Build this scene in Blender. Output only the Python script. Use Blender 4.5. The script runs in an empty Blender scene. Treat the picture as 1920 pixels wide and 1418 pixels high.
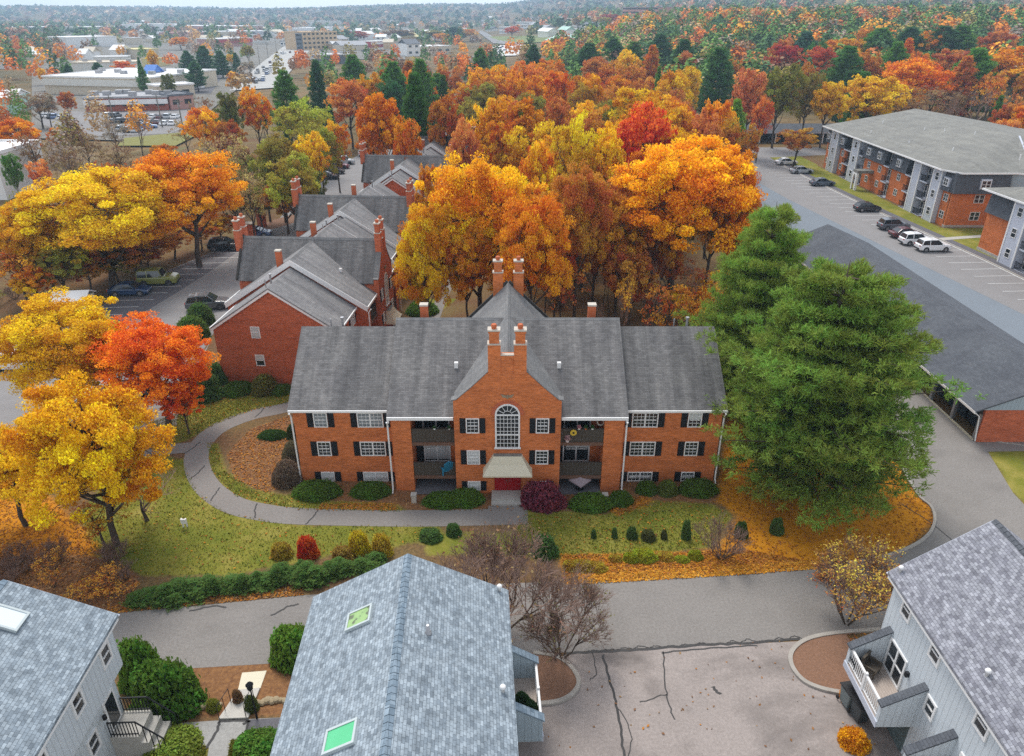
import bpy, math, random
import numpy as np
from mathutils import Vector, Matrix
SC = bpy.context.scene
COL = SC.collection
RAD = math.radians
rng = random.Random(7)
# ---------------------------------------------------------------- camera
PITCH, FOC, CAMH = RAD(26.8), 1360.0, 30.0
cam = bpy.data.cameras.new('camera')
cam.sensor_fit = 'HORIZONTAL'; cam.sensor_width = 36.0; cam.lens = 36.0*FOC/1920.0
cam.clip_start = 0.5; cam.clip_end = 20000
camo = bpy.data.objects.new('camera', cam); COL.objects.link(camo)
camo.location = (0, 0, CAMH); camo.rotation_euler = (math.pi/2-PITCH, 0, 0)
SC.camera = camo
# ---------------------------------------------------------------- sky and sun (bright overcast)
SUN_EL, SUN_AZ = RAD(58), RAD(-22)          # azimuth measured from +Y towards +X
world = bpy.data.worlds.new("World"); SC.world = world; world.use_nodes = True
wn = world.node_tree; wn.nodes.clear()
sky = wn.nodes.new('ShaderNodeTexSky'); sky.sky_type = 'NISHITA'; sky.sun_disc = False
sky.sun_elevation = SUN_EL; sky.sun_rotation = SUN_AZ; sky.air_density = 1.0; sky.dust_density = .6; sky.ozone_density = 2.0
hs = wn.nodes.new('ShaderNodeHueSaturation'); hs.inputs['Saturation'].default_value = 0.30
bg = wn.nodes.new('ShaderNodeBackground'); bg.inputs['Strength'].default_value = 0.15
wo = wn.nodes.new('ShaderNodeOutputWorld')
wn.links.new(sky.outputs[0], hs.inputs['Color']); wn.links.new(hs.outputs[0], bg.inputs[0]); wn.links.new(bg.outputs[0], wo.inputs[0])
sl = bpy.data.lights.new('sun', 'SUN'); sl.energy = 1.5; sl.angle = RAD(20); sl.color = (1.0, .96, .9)
so = bpy.data.objects.new('sun', sl); COL.objects.link(so)
sd = Vector((math.sin(SUN_AZ)*math.cos(SUN_EL), math.cos(SUN_AZ)*math.cos(SUN_EL), math.sin(SUN_EL)))
so.rotation_euler = sd.to_track_quat('Z', 'Y').to_euler(); so.location = (0, 60, 120)
vs = SC.view_settings; vs.view_transform = 'Standard'; vs.look = 'None'; vs.gamma = 1; vs.exposure = 0.95
SC.cycles.max_bounces = 6; SC.cycles.diffuse_bounces = 3; SC.cycles.transmission_bounces = 4
SC.cycles.volume_bounces = 0; SC.cycles.transparent_max_bounces = 6
SC.cycles.use_denoising = False
# ---------------------------------------------------------------- surveying: picture point -> place in the world
CP, SP = math.cos(PITCH), math.sin(PITCH)
def _ray(x, y):
    cx, cy = (x-960)/FOC, (709-y)/FOC
    return cx, CP+cy*SP, -SP+cy*CP
def g(x, y, z=0.0):
    d = _ray(x, y); t = (z-CAMH)/d[2]
    return d[0]*t, d[1]*t
def ss(a, b, x):
    t = np.clip((x-a)/(b-a), 0, 1); return t*t*(3-2*t)
def terrain(x, y):
    x = np.asarray(x, float); y = np.asarray(y, float)
    h = 19*ss(210, 620, y+0.35*x)*ss(-60, 170, x)
    h = h+26*ss(500, 1300, y)*ss(60, 700, x)
    n = np.sin(x*.0021+1.3)*.5+np.sin(x*.0047+y*.001)*.3+np.sin(y*.0031+x*.0013+2)*.4
    h = h+ss(1500, 3300, y)*(40+13*n)+ss(900, 2400, y+.8*x)*ss(-200, 900, x)*28
    return h
# ---------------------------------------------------------------- objects
def tag(o, label=None, cat=None, group=None, kind=None):
    if label: o['label'] = label
    if cat: o['category'] = cat
    if group: o['group'] = group
    if kind: o['kind'] = kind
    return o
def thing(name, label, cat, loc=(0, 0, 0), rz=0.0, group=None):
    o = bpy.data.objects.new(name, None); COL.objects.link(o)
    o.location = loc; o.rotation_euler = (0, 0, rz); o.empty_display_size = .3
    return tag(o, label, cat, group)
def link(name, mesh, parent=None, loc=(0, 0, 0), rz=0.0, color=None):
    o = bpy.data.objects.new(name, mesh); COL.objects.link(o)
    o.location = loc; o.rotation_euler = (0, 0, rz)
    if parent: o.parent = parent
    if color: o.color = color
    return o
def kids(o): return [c for c in COL.objects if c.parent == o]
CHILD = {}
def reg(o):
    CHILD = {}
def copy_tree(o, loc=None, rz=None, label=None, group=None, parent=None, deep=True):
    c = o.copy(); COL.objects.link(c)
    if parent: c.parent = parent
    if loc is not None: c.location = loc
    if rz is not None: c.rotation_euler = (0, 0, rz)
    if label: c['label'] = label
    if group: c['group'] = group
    for ch in list(o.children): copy_tree(ch, parent=c)
    return c
class MB:
    def __init__(s): s.v = []; s.f = []; s.m = []
    def face(s, pts, m=0):
        n = len(s.v); s.v += [tuple(p) for p in pts]; s.f.append(list(range(n, n+len(pts)))); s.m.append(m); return s
    def box(s, x0, x1, y0, y1, z0, z1, m=0):
        n = len(s.v)
        s.v += [(x0, y0, z0), (x1, y0, z0), (x1, y1, z0), (x0, y1, z0), (x0, y0, z1), (x1, y0, z1), (x1, y1, z1), (x0, y1, z1)]
        for q in ((0, 3, 2, 1), (4, 5, 6, 7), (0, 1, 5, 4), (1, 2, 6, 5), (2, 3, 7, 6), (3, 0, 4, 7)):
            s.f.append([n+i for i in q]); s.m.append(m)
        return s
    def prism(s, pts, axis, a0, a1, m=0, caps=True):
        """polygon pts (2-d) swept along axis from a0 to a1; for 'x' pts=(y,z), for 'y' pts=(x,z), for 'z' pts=(x,y)"""
        def P(p, a):
            return (a, p[0], p[1]) if axis == 'x' else ((p[0], a, p[1]) if axis == 'y' else (p[0], p[1], a))
        n = len(s.v); k = len(pts)
        s.v += [P(p, a0) for p in pts]+[P(p, a1) for p in pts]
        area = sum(pts[i][0]*pts[(i+1) % k][1]-pts[(i+1) % k][0]*pts[i][1] for i in range(k))
        fl = (area < 0) != (axis == 'y')
        for i in range(k):
            j = (i+1) % k
            q = [n+i, n+j, n+k+j, n+k+i]
            s.f.append(q[::-1] if fl else q); s.m.append(m)
        if caps:
            a = [n+i for i in range(k)]; b = [n+k+i for i in range(k)]
            s.f.append(a if fl else a[::-1]); s.m.append(m)
            s.f.append(b[::-1] if fl else b); s.m.append(m)
        return s
    def slab(s, p, t=.12, m=0):
        """roof sheet: four corners of the top surface (counter-clockwise from above), t thick"""
        n = len(s.v); d = Vector((0, 0, t)); p = [Vector(q) for q in p]; k = len(p)
        s.v += [tuple(q) for q in p]+[tuple(q-d) for q in p]
        s.f.append(list(range(n, n+k))); s.m.append(m)
        s.f.append(list(range(n+2*k-1, n+k-1, -1))); s.m.append(m)
        for i in range(k):
            j = (i+1) % k
            s.f.append([n+i, n+k+i, n+k+j, n+j]); s.m.append(m)
        return s
    def bar(s, a, b, w, h, m=0, up=(0, 0, 1)):
        """square bar from a to b"""
        a, b = Vector(a), Vector(b); d = (b-a).normalized(); u = Vector(up)
        if abs(d.dot(u)) > .98: u = Vector((0, 1, 0))
        r = d.cross(u).normalized()*w/2; u = r.cross(d).normalized()*h/2
        n = len(s.v)
        for c in (a, b): s.v += [tuple(c-r-u), tuple(c+r-u), tuple(c+r+u), tuple(c-r+u)]
        for q in ((0, 1, 2, 3), (7, 6, 5, 4), (0, 4, 5, 1), (1, 5, 6, 2), (2, 6, 7, 3), (3, 7, 4, 0)):
            s.f.append([n+i for i in q]); s.m.append(m)
        return s
    def tube(s, pts, rs, k=6, m=0, cap=True):
        pts = [Vector(p) for p in pts]; n = len(s.v)
        if not hasattr(rs, '__len__'): rs = [rs]*len(pts)
        for i, p in enumerate(pts):
            d = (pts[min(i+1, len(pts)-1)]-pts[max(i-1, 0)]).normalized()
            u = Vector((0, 0, 1)) if abs(d.z) < .9 else Vector((1, 0, 0))
            r = d.cross(u).normalized(); u = r.cross(d)
            for j in range(k):
                a = 2*math.pi*j/k
                s.v.append(tuple(p+(r*math.cos(a)+u*math.sin(a))*rs[i]))
        for i in range(len(pts)-1):
            for j in range(k):
                a = n+i*k+j; b = n+i*k+(j+1) % k
                s.f.append([a, b, b+k, a+k]); s.m.append(m)
        if cap:
            s.f.append([n+j for j in range(k)][::-1]); s.m.append(m)
            e = n+(len(pts)-1)*k; s.f.append([e+j for j in range(k)]); s.m.append(m)
        return s
    def lathe(s, prof, k=16, c=(0, 0, 0), m=0):
        n = len(s.v)
        for r, z in prof:
            for j in range(k):
                a = 2*math.pi*j/k; s.v.append((c[0]+r*math.cos(a), c[1]+r*math.sin(a), c[2]+z))
        for i in range(len(prof)-1):
            for j in range(k):
                a = n+i*k+j; b = n+i*k+(j+1) % k
                s.f.append([a, b, b+k, a+k]); s.m.append(m)
        s.f.append([n+j for j in range(k)][::-1]); s.m.append(m)
        e = n+(len(prof)-1)*k; s.f.append([e+j for j in range(k)]); s.m.append(m)
        return s
    def mesh(s, name, mats, smooth=False):
        me = bpy.data.meshes.new(name); me.from_pydata(s.v, [], s.f)
        for mt in (mats if isinstance(mats, (list, tuple)) else [mats]): me.materials.append(mt)
        if any(s.m): me.polygons.foreach_set('material_index', s.m)
        uv = me.uv_layers.new(name='UVMap'); buf = np.zeros((len(me.loops), 2), np.float32)
        co = np.array(s.v, np.float32)
        for p in me.polygons:
            nx, ny, nz = p.normal
            if abs(nz) > .985: t, b = (1, 0, 0), (0, 1, 0)
            else:
                L = math.hypot(nx, ny); t = (-ny/L, nx/L, 0)
                b = (-nz*t[1], nz*t[0], nx*t[1]-ny*t[0])
            for li in p.loop_indices:
                q = co[me.loops[li].vertex_index]
                buf[li, 0] = q[0]*t[0]+q[1]*t[1]+q[2]*t[2]; buf[li, 1] = q[0]*b[0]+q[1]*b[1]+q[2]*b[2]
        uv.data.foreach_set('uv', buf.ravel())
        if smooth: me.polygons.foreach_set('use_smooth', [True]*len(me.polygons))
        me.update(); return me
    def build(s, name, mats, parent=None, smooth=False, loc=(0, 0, 0), rz=0):
        return link(name, s.mesh(name, mats, smooth), parent, loc, rz)
def bevel(o, w, n=2):
    b = o.modifiers.new('bevel', 'BEVEL'); b.width = w; b.segments = n; b.limit_method = 'ANGLE'; return o
# ---------------------------------------------------------------- materials
class NT:
    def __init__(s, name, rough=.8, spec=.3):
        s.m = bpy.data.materials.new(name); s.m.use_nodes = True; s.t = s.m.node_tree
        s.b = s.t.nodes['Principled BSDF']; s.b.inputs['Roughness'].default_value = rough
        s.b.inputs['Specular IOR Level'].default_value = spec
    def n(s, typ, **kw):
        nd = s.t.nodes.new(typ)
        for k, v in kw.items(): setattr(nd, k, v)
        return nd
    def l(s, a, b): s.t.links.new(a, b)
    def coord(s, which='Object', scale=(1, 1, 1), rot=(0, 0, 0)):
        tc = s.n('ShaderNodeTexCoord'); mp = s.n('ShaderNodeMapping')
        mp.inputs['Scale'].default_value = scale; mp.inputs['Rotation'].default_value = rot
        s.l(tc.outputs[which], mp.inputs[0]); return mp.outputs[0]
    def noise(s, co, scale, detail=4, rough=.6, dist=0):
        nd = s.n('ShaderNodeTexNoise'); nd.inputs['Scale'].default_value = scale; nd.inputs['Detail'].default_value = detail
        nd.inputs['Roughness'].default_value = rough; nd.inputs['Distortion'].default_value = dist
        s.l(co, nd.inputs['Vector']); return nd.outputs['Fac']
    def ramp(s, fac, stops, interp='LINEAR'):
        nd = s.n('ShaderNodeValToRGB'); e = nd.color_ramp.elements; nd.color_ramp.interpolation = interp
        while len(e) < len(stops): e.new(.5)
        for i, (p, c) in enumerate(stops):
            e[i].position = p; e[i].color = (*c, 1) if len(c) == 3 else c
        s.l(fac, nd.inputs[0]); return nd.outputs[0]
    def mix(s, fac, a, b, mode='MIX'):
        nd = s.n('ShaderNodeMix', data_type='RGBA', blend_type=mode)
        for i, v in ((0, fac), (6, a), (7, b)):
            if isinstance(v, (int, float)): nd.inputs[i].default_value = v
            elif isinstance(v, tuple): nd.inputs[i].default_value = (*v, 1)
            else: s.l(v, nd.inputs[i])
        return nd.outputs[2]
    def math(s, op, a, b=0.0, clamp=False):
        nd = s.n('ShaderNodeMath', operation=op); nd.use_clamp = clamp
        for i, v in ((0, a), (1, b)):
            if isinstance(v, (int, float)): nd.inputs[i].default_value = v
            else: s.l(v, nd.inputs[i])
        return nd.outputs[0]
    def attr(s, name):
        nd = s.n('ShaderNodeAttribute'); nd.attribute_name = name; return nd
    def col(s, c):
        if isinstance(c, tuple): s.b.inputs['Base Color'].default_value = (*c, 1)
        else: s.l(c, s.b.inputs['Base Color'])
        return s
    def bump(s, h, strength=.3, dist=.02):
        nd = s.n('ShaderNodeBump'); nd.inputs['Strength'].default_value = strength; nd.inputs['Distance'].default_value = dist
        s.l(h, nd.inputs['Height']); s.l(nd.outputs[0], s.b.inputs['Normal']); return s
def flat(name, c, rough=.7, var=.12, scale=3.0, spec=.3, metal=0):
    k = NT(name, rough, spec); f = k.noise(k.coord(), scale, 5)
    k.col(k.mix(f, tuple(v*(1-var) for v in c), tuple(min(1, v*(1+var)) for v in c)))
    k.b.inputs['Metallic'].default_value = metal
    return k.m
def brick_mat(name, c1, c2, mortar, w=.22, h=.075):
    k = NT(name, .85, .2); co = k.coord('UV')
    b = k.n('ShaderNodeTexBrick'); b.inputs['Scale'].default_value = 1; b.inputs['Brick Width'].default_value = w
    b.inputs['Row Height'].default_value = h; b.inputs['Mortar Size'].default_value = .006; b.inputs['Mortar Smooth'].default_value = .3
    b.inputs['Color1'].default_value = (*c1, 1); b.inputs['Color2'].default_value = (*c2, 1); b.inputs['Mortar'].default_value = (*mortar, 1)
    k.l(co, b.inputs['Vector'])
    big = k.noise(k.coord('UV', (.25, .9, 1)), 1.6, 5, .65)
    c = k.mix(1.0, b.outputs[0], k.ramp(big, [(.25, (.72, .70, .72)), (.5, (1, 1, 1)), (.75, (1.2, 1.16, 1.1))]), 'MULTIPLY')
    fine = k.noise(k.coord('UV', (1.1, 5, 1)), 2.0, 4, .7)
    c = k.mix(1.0, c, k.ramp(fine, [(.3, (.66, .66, .68)), (.7, (1.34, 1.3, 1.28))]), 'MULTIPLY')
    k.col(c); k.bump(b.outputs['Fac'], .3, -.004); return k.m
def shingle_mat(name, dark, light, w, h, streak=0.0, blotch=.5, fleck=1.0):
    k = NT(name, .9, .25); co = k.coord('UV')
    b = k.n('ShaderNodeTexBrick'); b.inputs['Scale'].default_value = 1; b.inputs['Brick Width'].default_value = w
    b.inputs['Row Height'].default_value = h; b.inputs['Mortar Size'].default_value = .008; b.inputs['Mortar Smooth'].default_value = .4
    b.offset = .37
    m = tuple(v*.55 for v in dark)
    b.inputs['Color1'].default_value = (*dark, 1); b.inputs['Color2'].default_value = (*light, 1); b.inputs['Mortar'].default_value = (*m, 1)
    k.l(co, b.inputs['Vector'])
    c = b.outputs[0]
    f = k.noise(k.coord('UV', (1/w, 1/h*.7, 1)), .55, 3, .7)
    c = k.mix(1.0, c, k.ramp(f, [(.5-.2/max(fleck, .2)*.8, (1-.45*blotch,)*3), (.5+.2/max(fleck, .2)*.8, (1+.5*blotch,)*3)]), 'MULTIPLY')
    if streak:
        s1 = k.noise(k.coord('UV', (1.0, .06, 1)), 1.1, 6, .62)
        c = k.mix(streak, c, k.mix(1.0, c, k.ramp(s1, [(.28, (.55, .55, .55)), (.5, (.95, .95, .95)), (.72, (1.4, 1.38, 1.35))]), 'MULTIPLY'))
        s2 = k.noise(k.coord('UV', (1, .8, 1)), .35, 5, .6)
        c = k.mix(1.0, c, k.ramp(s2, [(.3, (.82, .82, .84)), (.7, (1.15, 1.15, 1.13))]), 'MULTIPLY')
    k.col(c); k.bump(b.outputs['Fac'], .4, -.01); return k.m
def siding_mat(name, c, pitch=.3, vertical=True):
    k = NT(name, .6, .3); co = k.coord('UV'); sx = k.n('ShaderNodeSeparateXYZ'); k.l(co, sx.inputs[0])
    p = k.math('FRACT', k.math('DIVIDE', sx.outputs[0 if vertical else 1], pitch))
    line = k.math('LESS_THAN', p, .1)
    f = k.noise(k.coord('UV', (1, .3, 1)), 1.5, 4)
    base = k.mix(f, tuple(v*.93 for v in c), tuple(min(1, v*1.06) for v in c))
    k.col(k.mix(k.math('MULTIPLY', line, .5), base, tuple(v*.5 for v in c))); k.bump(line, .5, -.01); return k.m
def asphalt_mat(name, c, var=.18, stain=.3, patch=0):
    k = NT(name, .92, .2); co = k.coord()
    f = k.noise(co, .35, 7, .62); fine = k.noise(co, 7, 4, .8)
    col = k.mix(f, tuple(v*(1-var) for v in c), tuple(v*(1+var) for v in c))
    col = k.mix(1.0, col, k.ramp(fine, [(.3, (.8, .8, .8)), (.7, (1.2, 1.2, 1.2))]), 'MULTIPLY')
    if stain:
        s = k.noise(k.coord('Object', (1, 1.3, 1)), .16, 6, .6, .4)
        col = k.mix(k.ramp(s, [(.49, (0, 0, 0)), (.66, (stain,)*3)]), col, tuple(v*.45 for v in c))
    k.col(col); k.bump(fine, .15, .01); return k.m
def glass_mat(name, c, rough=.08):
    k = NT(name, rough, .6); f = k.noise(k.coord('Object'), 1.3, 3)
    k.col(k.mix(f, tuple(v*.5 for v in c), tuple(v*1.6 for v in c))); return k.m
def leaf_mat(name, trans=.42, rough=.75):
    k = NT(name, rough, .15); oi = k.n('ShaderNodeObjectInfo')
    lf = k.attr('lf').outputs['Fac']; cl = k.attr('cl').outputs['Fac']
    h = k.n('ShaderNodeHueSaturation'); k.l(oi.outputs['Color'], h.inputs['Color'])
    amp = k.math('MULTIPLY', k.math('SUBTRACT', cl, .38), k.math('MULTIPLY', oi.outputs['Alpha'], .085))
    hue = k.math('ADD', k.math('ADD', .5, amp), k.math('MULTIPLY', k.math('SUBTRACT', lf, .5), .035))
    k.l(hue, h.inputs['Hue'])
    val = k.math('MULTIPLY', k.math('ADD', 1.0, k.math('MULTIPLY', lf, 1.0)), k.math('ADD', .82, k.math('MULTIPLY', cl, .4)))
    k.l(val, h.inputs['Value'])
    k.col(h.outputs[0])
    tr = k.n('ShaderNodeBsdfTranslucent'); k.l(h.outputs[0], tr.inputs[0])
    mx = k.n('ShaderNodeMixShader'); mx.inputs[0].default_value = trans
    out = k.t.nodes['Material Output']
    k.l(k.b.outputs[0], mx.inputs[1]); k.l(tr.outputs[0], mx.inputs[2]); k.l(mx.outputs[0], out.inputs[0])
    return k.m
def bark_mat(name, c):
    k = NT(name, .95, .1); f = k.noise(k.coord('Object', (1, 1, .15)), 14, 5, .7)
    k.col(k.mix(f, tuple(v*.5 for v in c), tuple(v*1.5 for v in c))); k.bump(f, .6, .03); return k.m
M = {}
M['brick'] = brick_mat('red_brick', (.54, .145, .038), (.62, .185, .056), (.54, .23, .11))
M['brick_dull'] = brick_mat('weathered_brick', (.44, .10, .04), (.52, .135, .06), (.47, .19, .11))
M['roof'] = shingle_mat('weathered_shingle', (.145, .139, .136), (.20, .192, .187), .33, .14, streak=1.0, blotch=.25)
M['roof_pale'] = shingle_mat('ridge_and_lit_slope_shingle', (.17, .17, .17), (.215, .21, .205), .33, .14, streak=.4, blotch=.2)  # ridge caps, and cross slopes coloured lighter as if lit
M['roof_blue'] = shingle_mat('blue_grey_shingle', (.175, .21, .24), (.325, .375, .41), .22, .13, blotch=.45, fleck=1.2)
M['roof_violet'] = shingle_mat('violet_grey_shingle', (.165, .165, .19), (.33, .335, .365), .22, .13, blotch=.45, fleck=1.2)
M['roof_row'] = shingle_mat('lit_row_slope_shingle', (.20, .195, .195), (.25, .243, .24), .33, .14, streak=.8, blotch=.2)  # lighter copy: light on the row's side slopes put into the colour
M['roof_tan'] = shingle_mat('tan_grey_shingle', (.20, .195, .175), (.245, .24, .215), .33, .14, streak=.35, blotch=.15)
M['roof_slate'] = shingle_mat('slate_grey_shingle', (.085, .092, .105), (.108, .116, .13), .33, .14, streak=.2, blotch=.2)
M['cap_blue'] = shingle_mat('ridge_cap_shingle', (.14, .19, .235), (.24, .30, .35), .4, .2, blotch=.3)
M['white'] = flat('white_paint', (.78, .77, .75), .5, .05)
M['cream'] = flat('cream_paint', (.66, .60, .45), .6, .08)
M['stone'] = flat('cast_stone', (.52, .47, .40), .85, .15)
M['concrete'] = flat('concrete', (.42, .40, .36), .9, .18, 1.5)
M['black'] = flat('black_paint', (.012, .013, .016), .6, .2)
M['dark'] = flat('dark_trim_and_shade', (.05, .045, .04), .8, .2)  # dark trim, also painted shade in the mansard balcony recesses
M['dkwood'] = flat('dark_stained_wood', (.075, .06, .045), .8, .3, 6)
M['brown'] = flat('brown_beam', (.16, .085, .055), .8, .2)
M['red'] = flat('red_door_paint', (.33, .008, .012), .4, .12)
M['glass'] = glass_mat('window_glass', (.022, .026, .03))
M['blind'] = flat('window_blind', (.55, .56, .55), .8, .06)
M['shade'] = flat('grey_shade', (.22, .24, .25), .8, .1)
M['clay'] = flat('clay_pot', (.50, .13, .05), .8, .15)
M['metal'] = flat('grey_metal', (.35, .35, .36), .45, .1, metal=.6)
M['siding'] = siding_mat('pale_blue_siding', (.58, .625, .65), .3)
M['siding_b'] = siding_mat('blue_grey_siding', (.34, .41, .45), .3)
M['panel'] = flat('pale_blue_panel', (.50, .53, .60), .6, .05)
M['deck'] = siding_mat('deck_boards', (.42, .35, .30), .14)
M['asphalt'] = asphalt_mat('road_asphalt', (.235, .216, .198), .16, .25)
M['asphalt_b'] = asphalt_mat('blue_asphalt', (.19, .215, .24), .07, .1)
M['asphalt_d'] = asphalt_mat('dark_asphalt', (.13, .125, .135), .15, .25)
M['asphalt_l'] = asphalt_mat('worn_asphalt', (.24, .228, .222), .10, .1)
M['pad'] = asphalt_mat('faded_pink_asphalt', (.315, .272, .248), .2, .88)
M['path'] = asphalt_mat('path_asphalt', (.225, .207, .19), .12, .1)
M['cwalk'] = asphalt_mat('stained_concrete', (.33, .32, .30), .2, .5)
M['tar'] = flat('crack_tar', (.06, .057, .055), .8, .3)
M['paint'] = flat('road_paint', (.62, .62, .60), .8, .15, 5)
M['kerb'] = flat('kerb_concrete', (.36, .33, .29), .9, .25, 2)
M['leaf'] = leaf_mat('autumn_leaf')
M['needle'] = leaf_mat('pine_needle', .38)
M['bark'] = bark_mat('bark', (.085, .065, .05))
M['bark_grey'] = bark_mat('grey_bark', (.22, .20, .17))
M['twig'] = bark_mat('twig', (.28, .185, .145))
M['mulch'] = flat('bark_mulch', (.22, .12, .075), .95, .5, 9)
# ================================================================ windows
WCACHE = {}
def window_meshes(w, h, cols, rows, split=1, t=.07):
    """white frame with muntins, lying in the xz plane, facing -y, origin at the bottom centre; and its pane"""
    key = (w, h, cols, rows, split, t)
    if key in WCACHE: return WCACHE[key]
    f = MB(); d = .06
    f.box(-w/2, w/2, -d, .02, 0, t); f.box(-w/2, w/2, -d, .02, h-t, h)
    f.box(-w/2, -w/2+t, -d, .02, t, h-t); f.box(w/2-t, w/2, -d, .02, t, h-t)
    sw = (w-2*t)/split
    for s in range(split):
        x0 = -w/2+t+s*sw
        if s: f.box(x0-.05, x0+.05, -d+.004, .02, t, h-t)
        f.box(x0+.05, x0+sw-.05, -d+.008, .01, h*.5-.03, h*.5+.03)
        for c in range(1, cols): xx = x0+sw*c/cols; f.box(xx-.011, xx+.011, -d+.012, .008, t, h-t)
        for r in range(1, rows):
            zz = t+(h-2*t)*r/rows
            if abs(zz-h*.5) > .08: f.box(x0+.05, x0+sw-.05, -d+.016, .006, zz-.014, zz+.014)
    fm = f.mesh('window_frame', M['white'])
    p = MB(); p.box(-w/2+t*.5, w/2-t*.5, -.012, .0, t*.5, h-t*.5); pm = p.mesh('window_pane', M['glass'])
    bl = {}
    for k in ('blind', 'shade'):
        for fr in (.45, .95):
            b = MB(); b.box(-w/2+t, w/2-t, -.022, -.0145, t+(h-2*t)*(1-fr), h-t); bl[(k, fr)] = b.mesh('window_blind', M[k])
    WCACHE[key] = (fm, pm, bl); return WCACHE[key]
def window(parent, x, y, z, w, h, cols=2, rows=4, split=1, rz=0, blind=None, t=.07):
    fm, pm, bl = window_meshes(w, h, cols, rows, split, t)
    o = link('window', fm, parent, (x, y, z), rz)
    link('pane', pm, o)
    if blind: link('blind', bl[blind], o)
    return o
SHUT = {}
def shutters(parent, x, y, z, w, h, sw=.42):
    k = (h, sw)
    if k not in SHUT:
        m = MB(); m.box(-sw/2, sw/2, -.045, .01, 0, h)
        for i in range(1, int(h/.09)): m.box(-sw/2+.05, sw/2-.05, -.056, -.04, i*.09-.02, i*.09+.02)
        SHUT[k] = m.mesh('shutter', M['black'])
    for s in (-1, 1): link('shutter', SHUT[k], parent, (x+s*(w/2+sw/2+.03), y, z))
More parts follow.
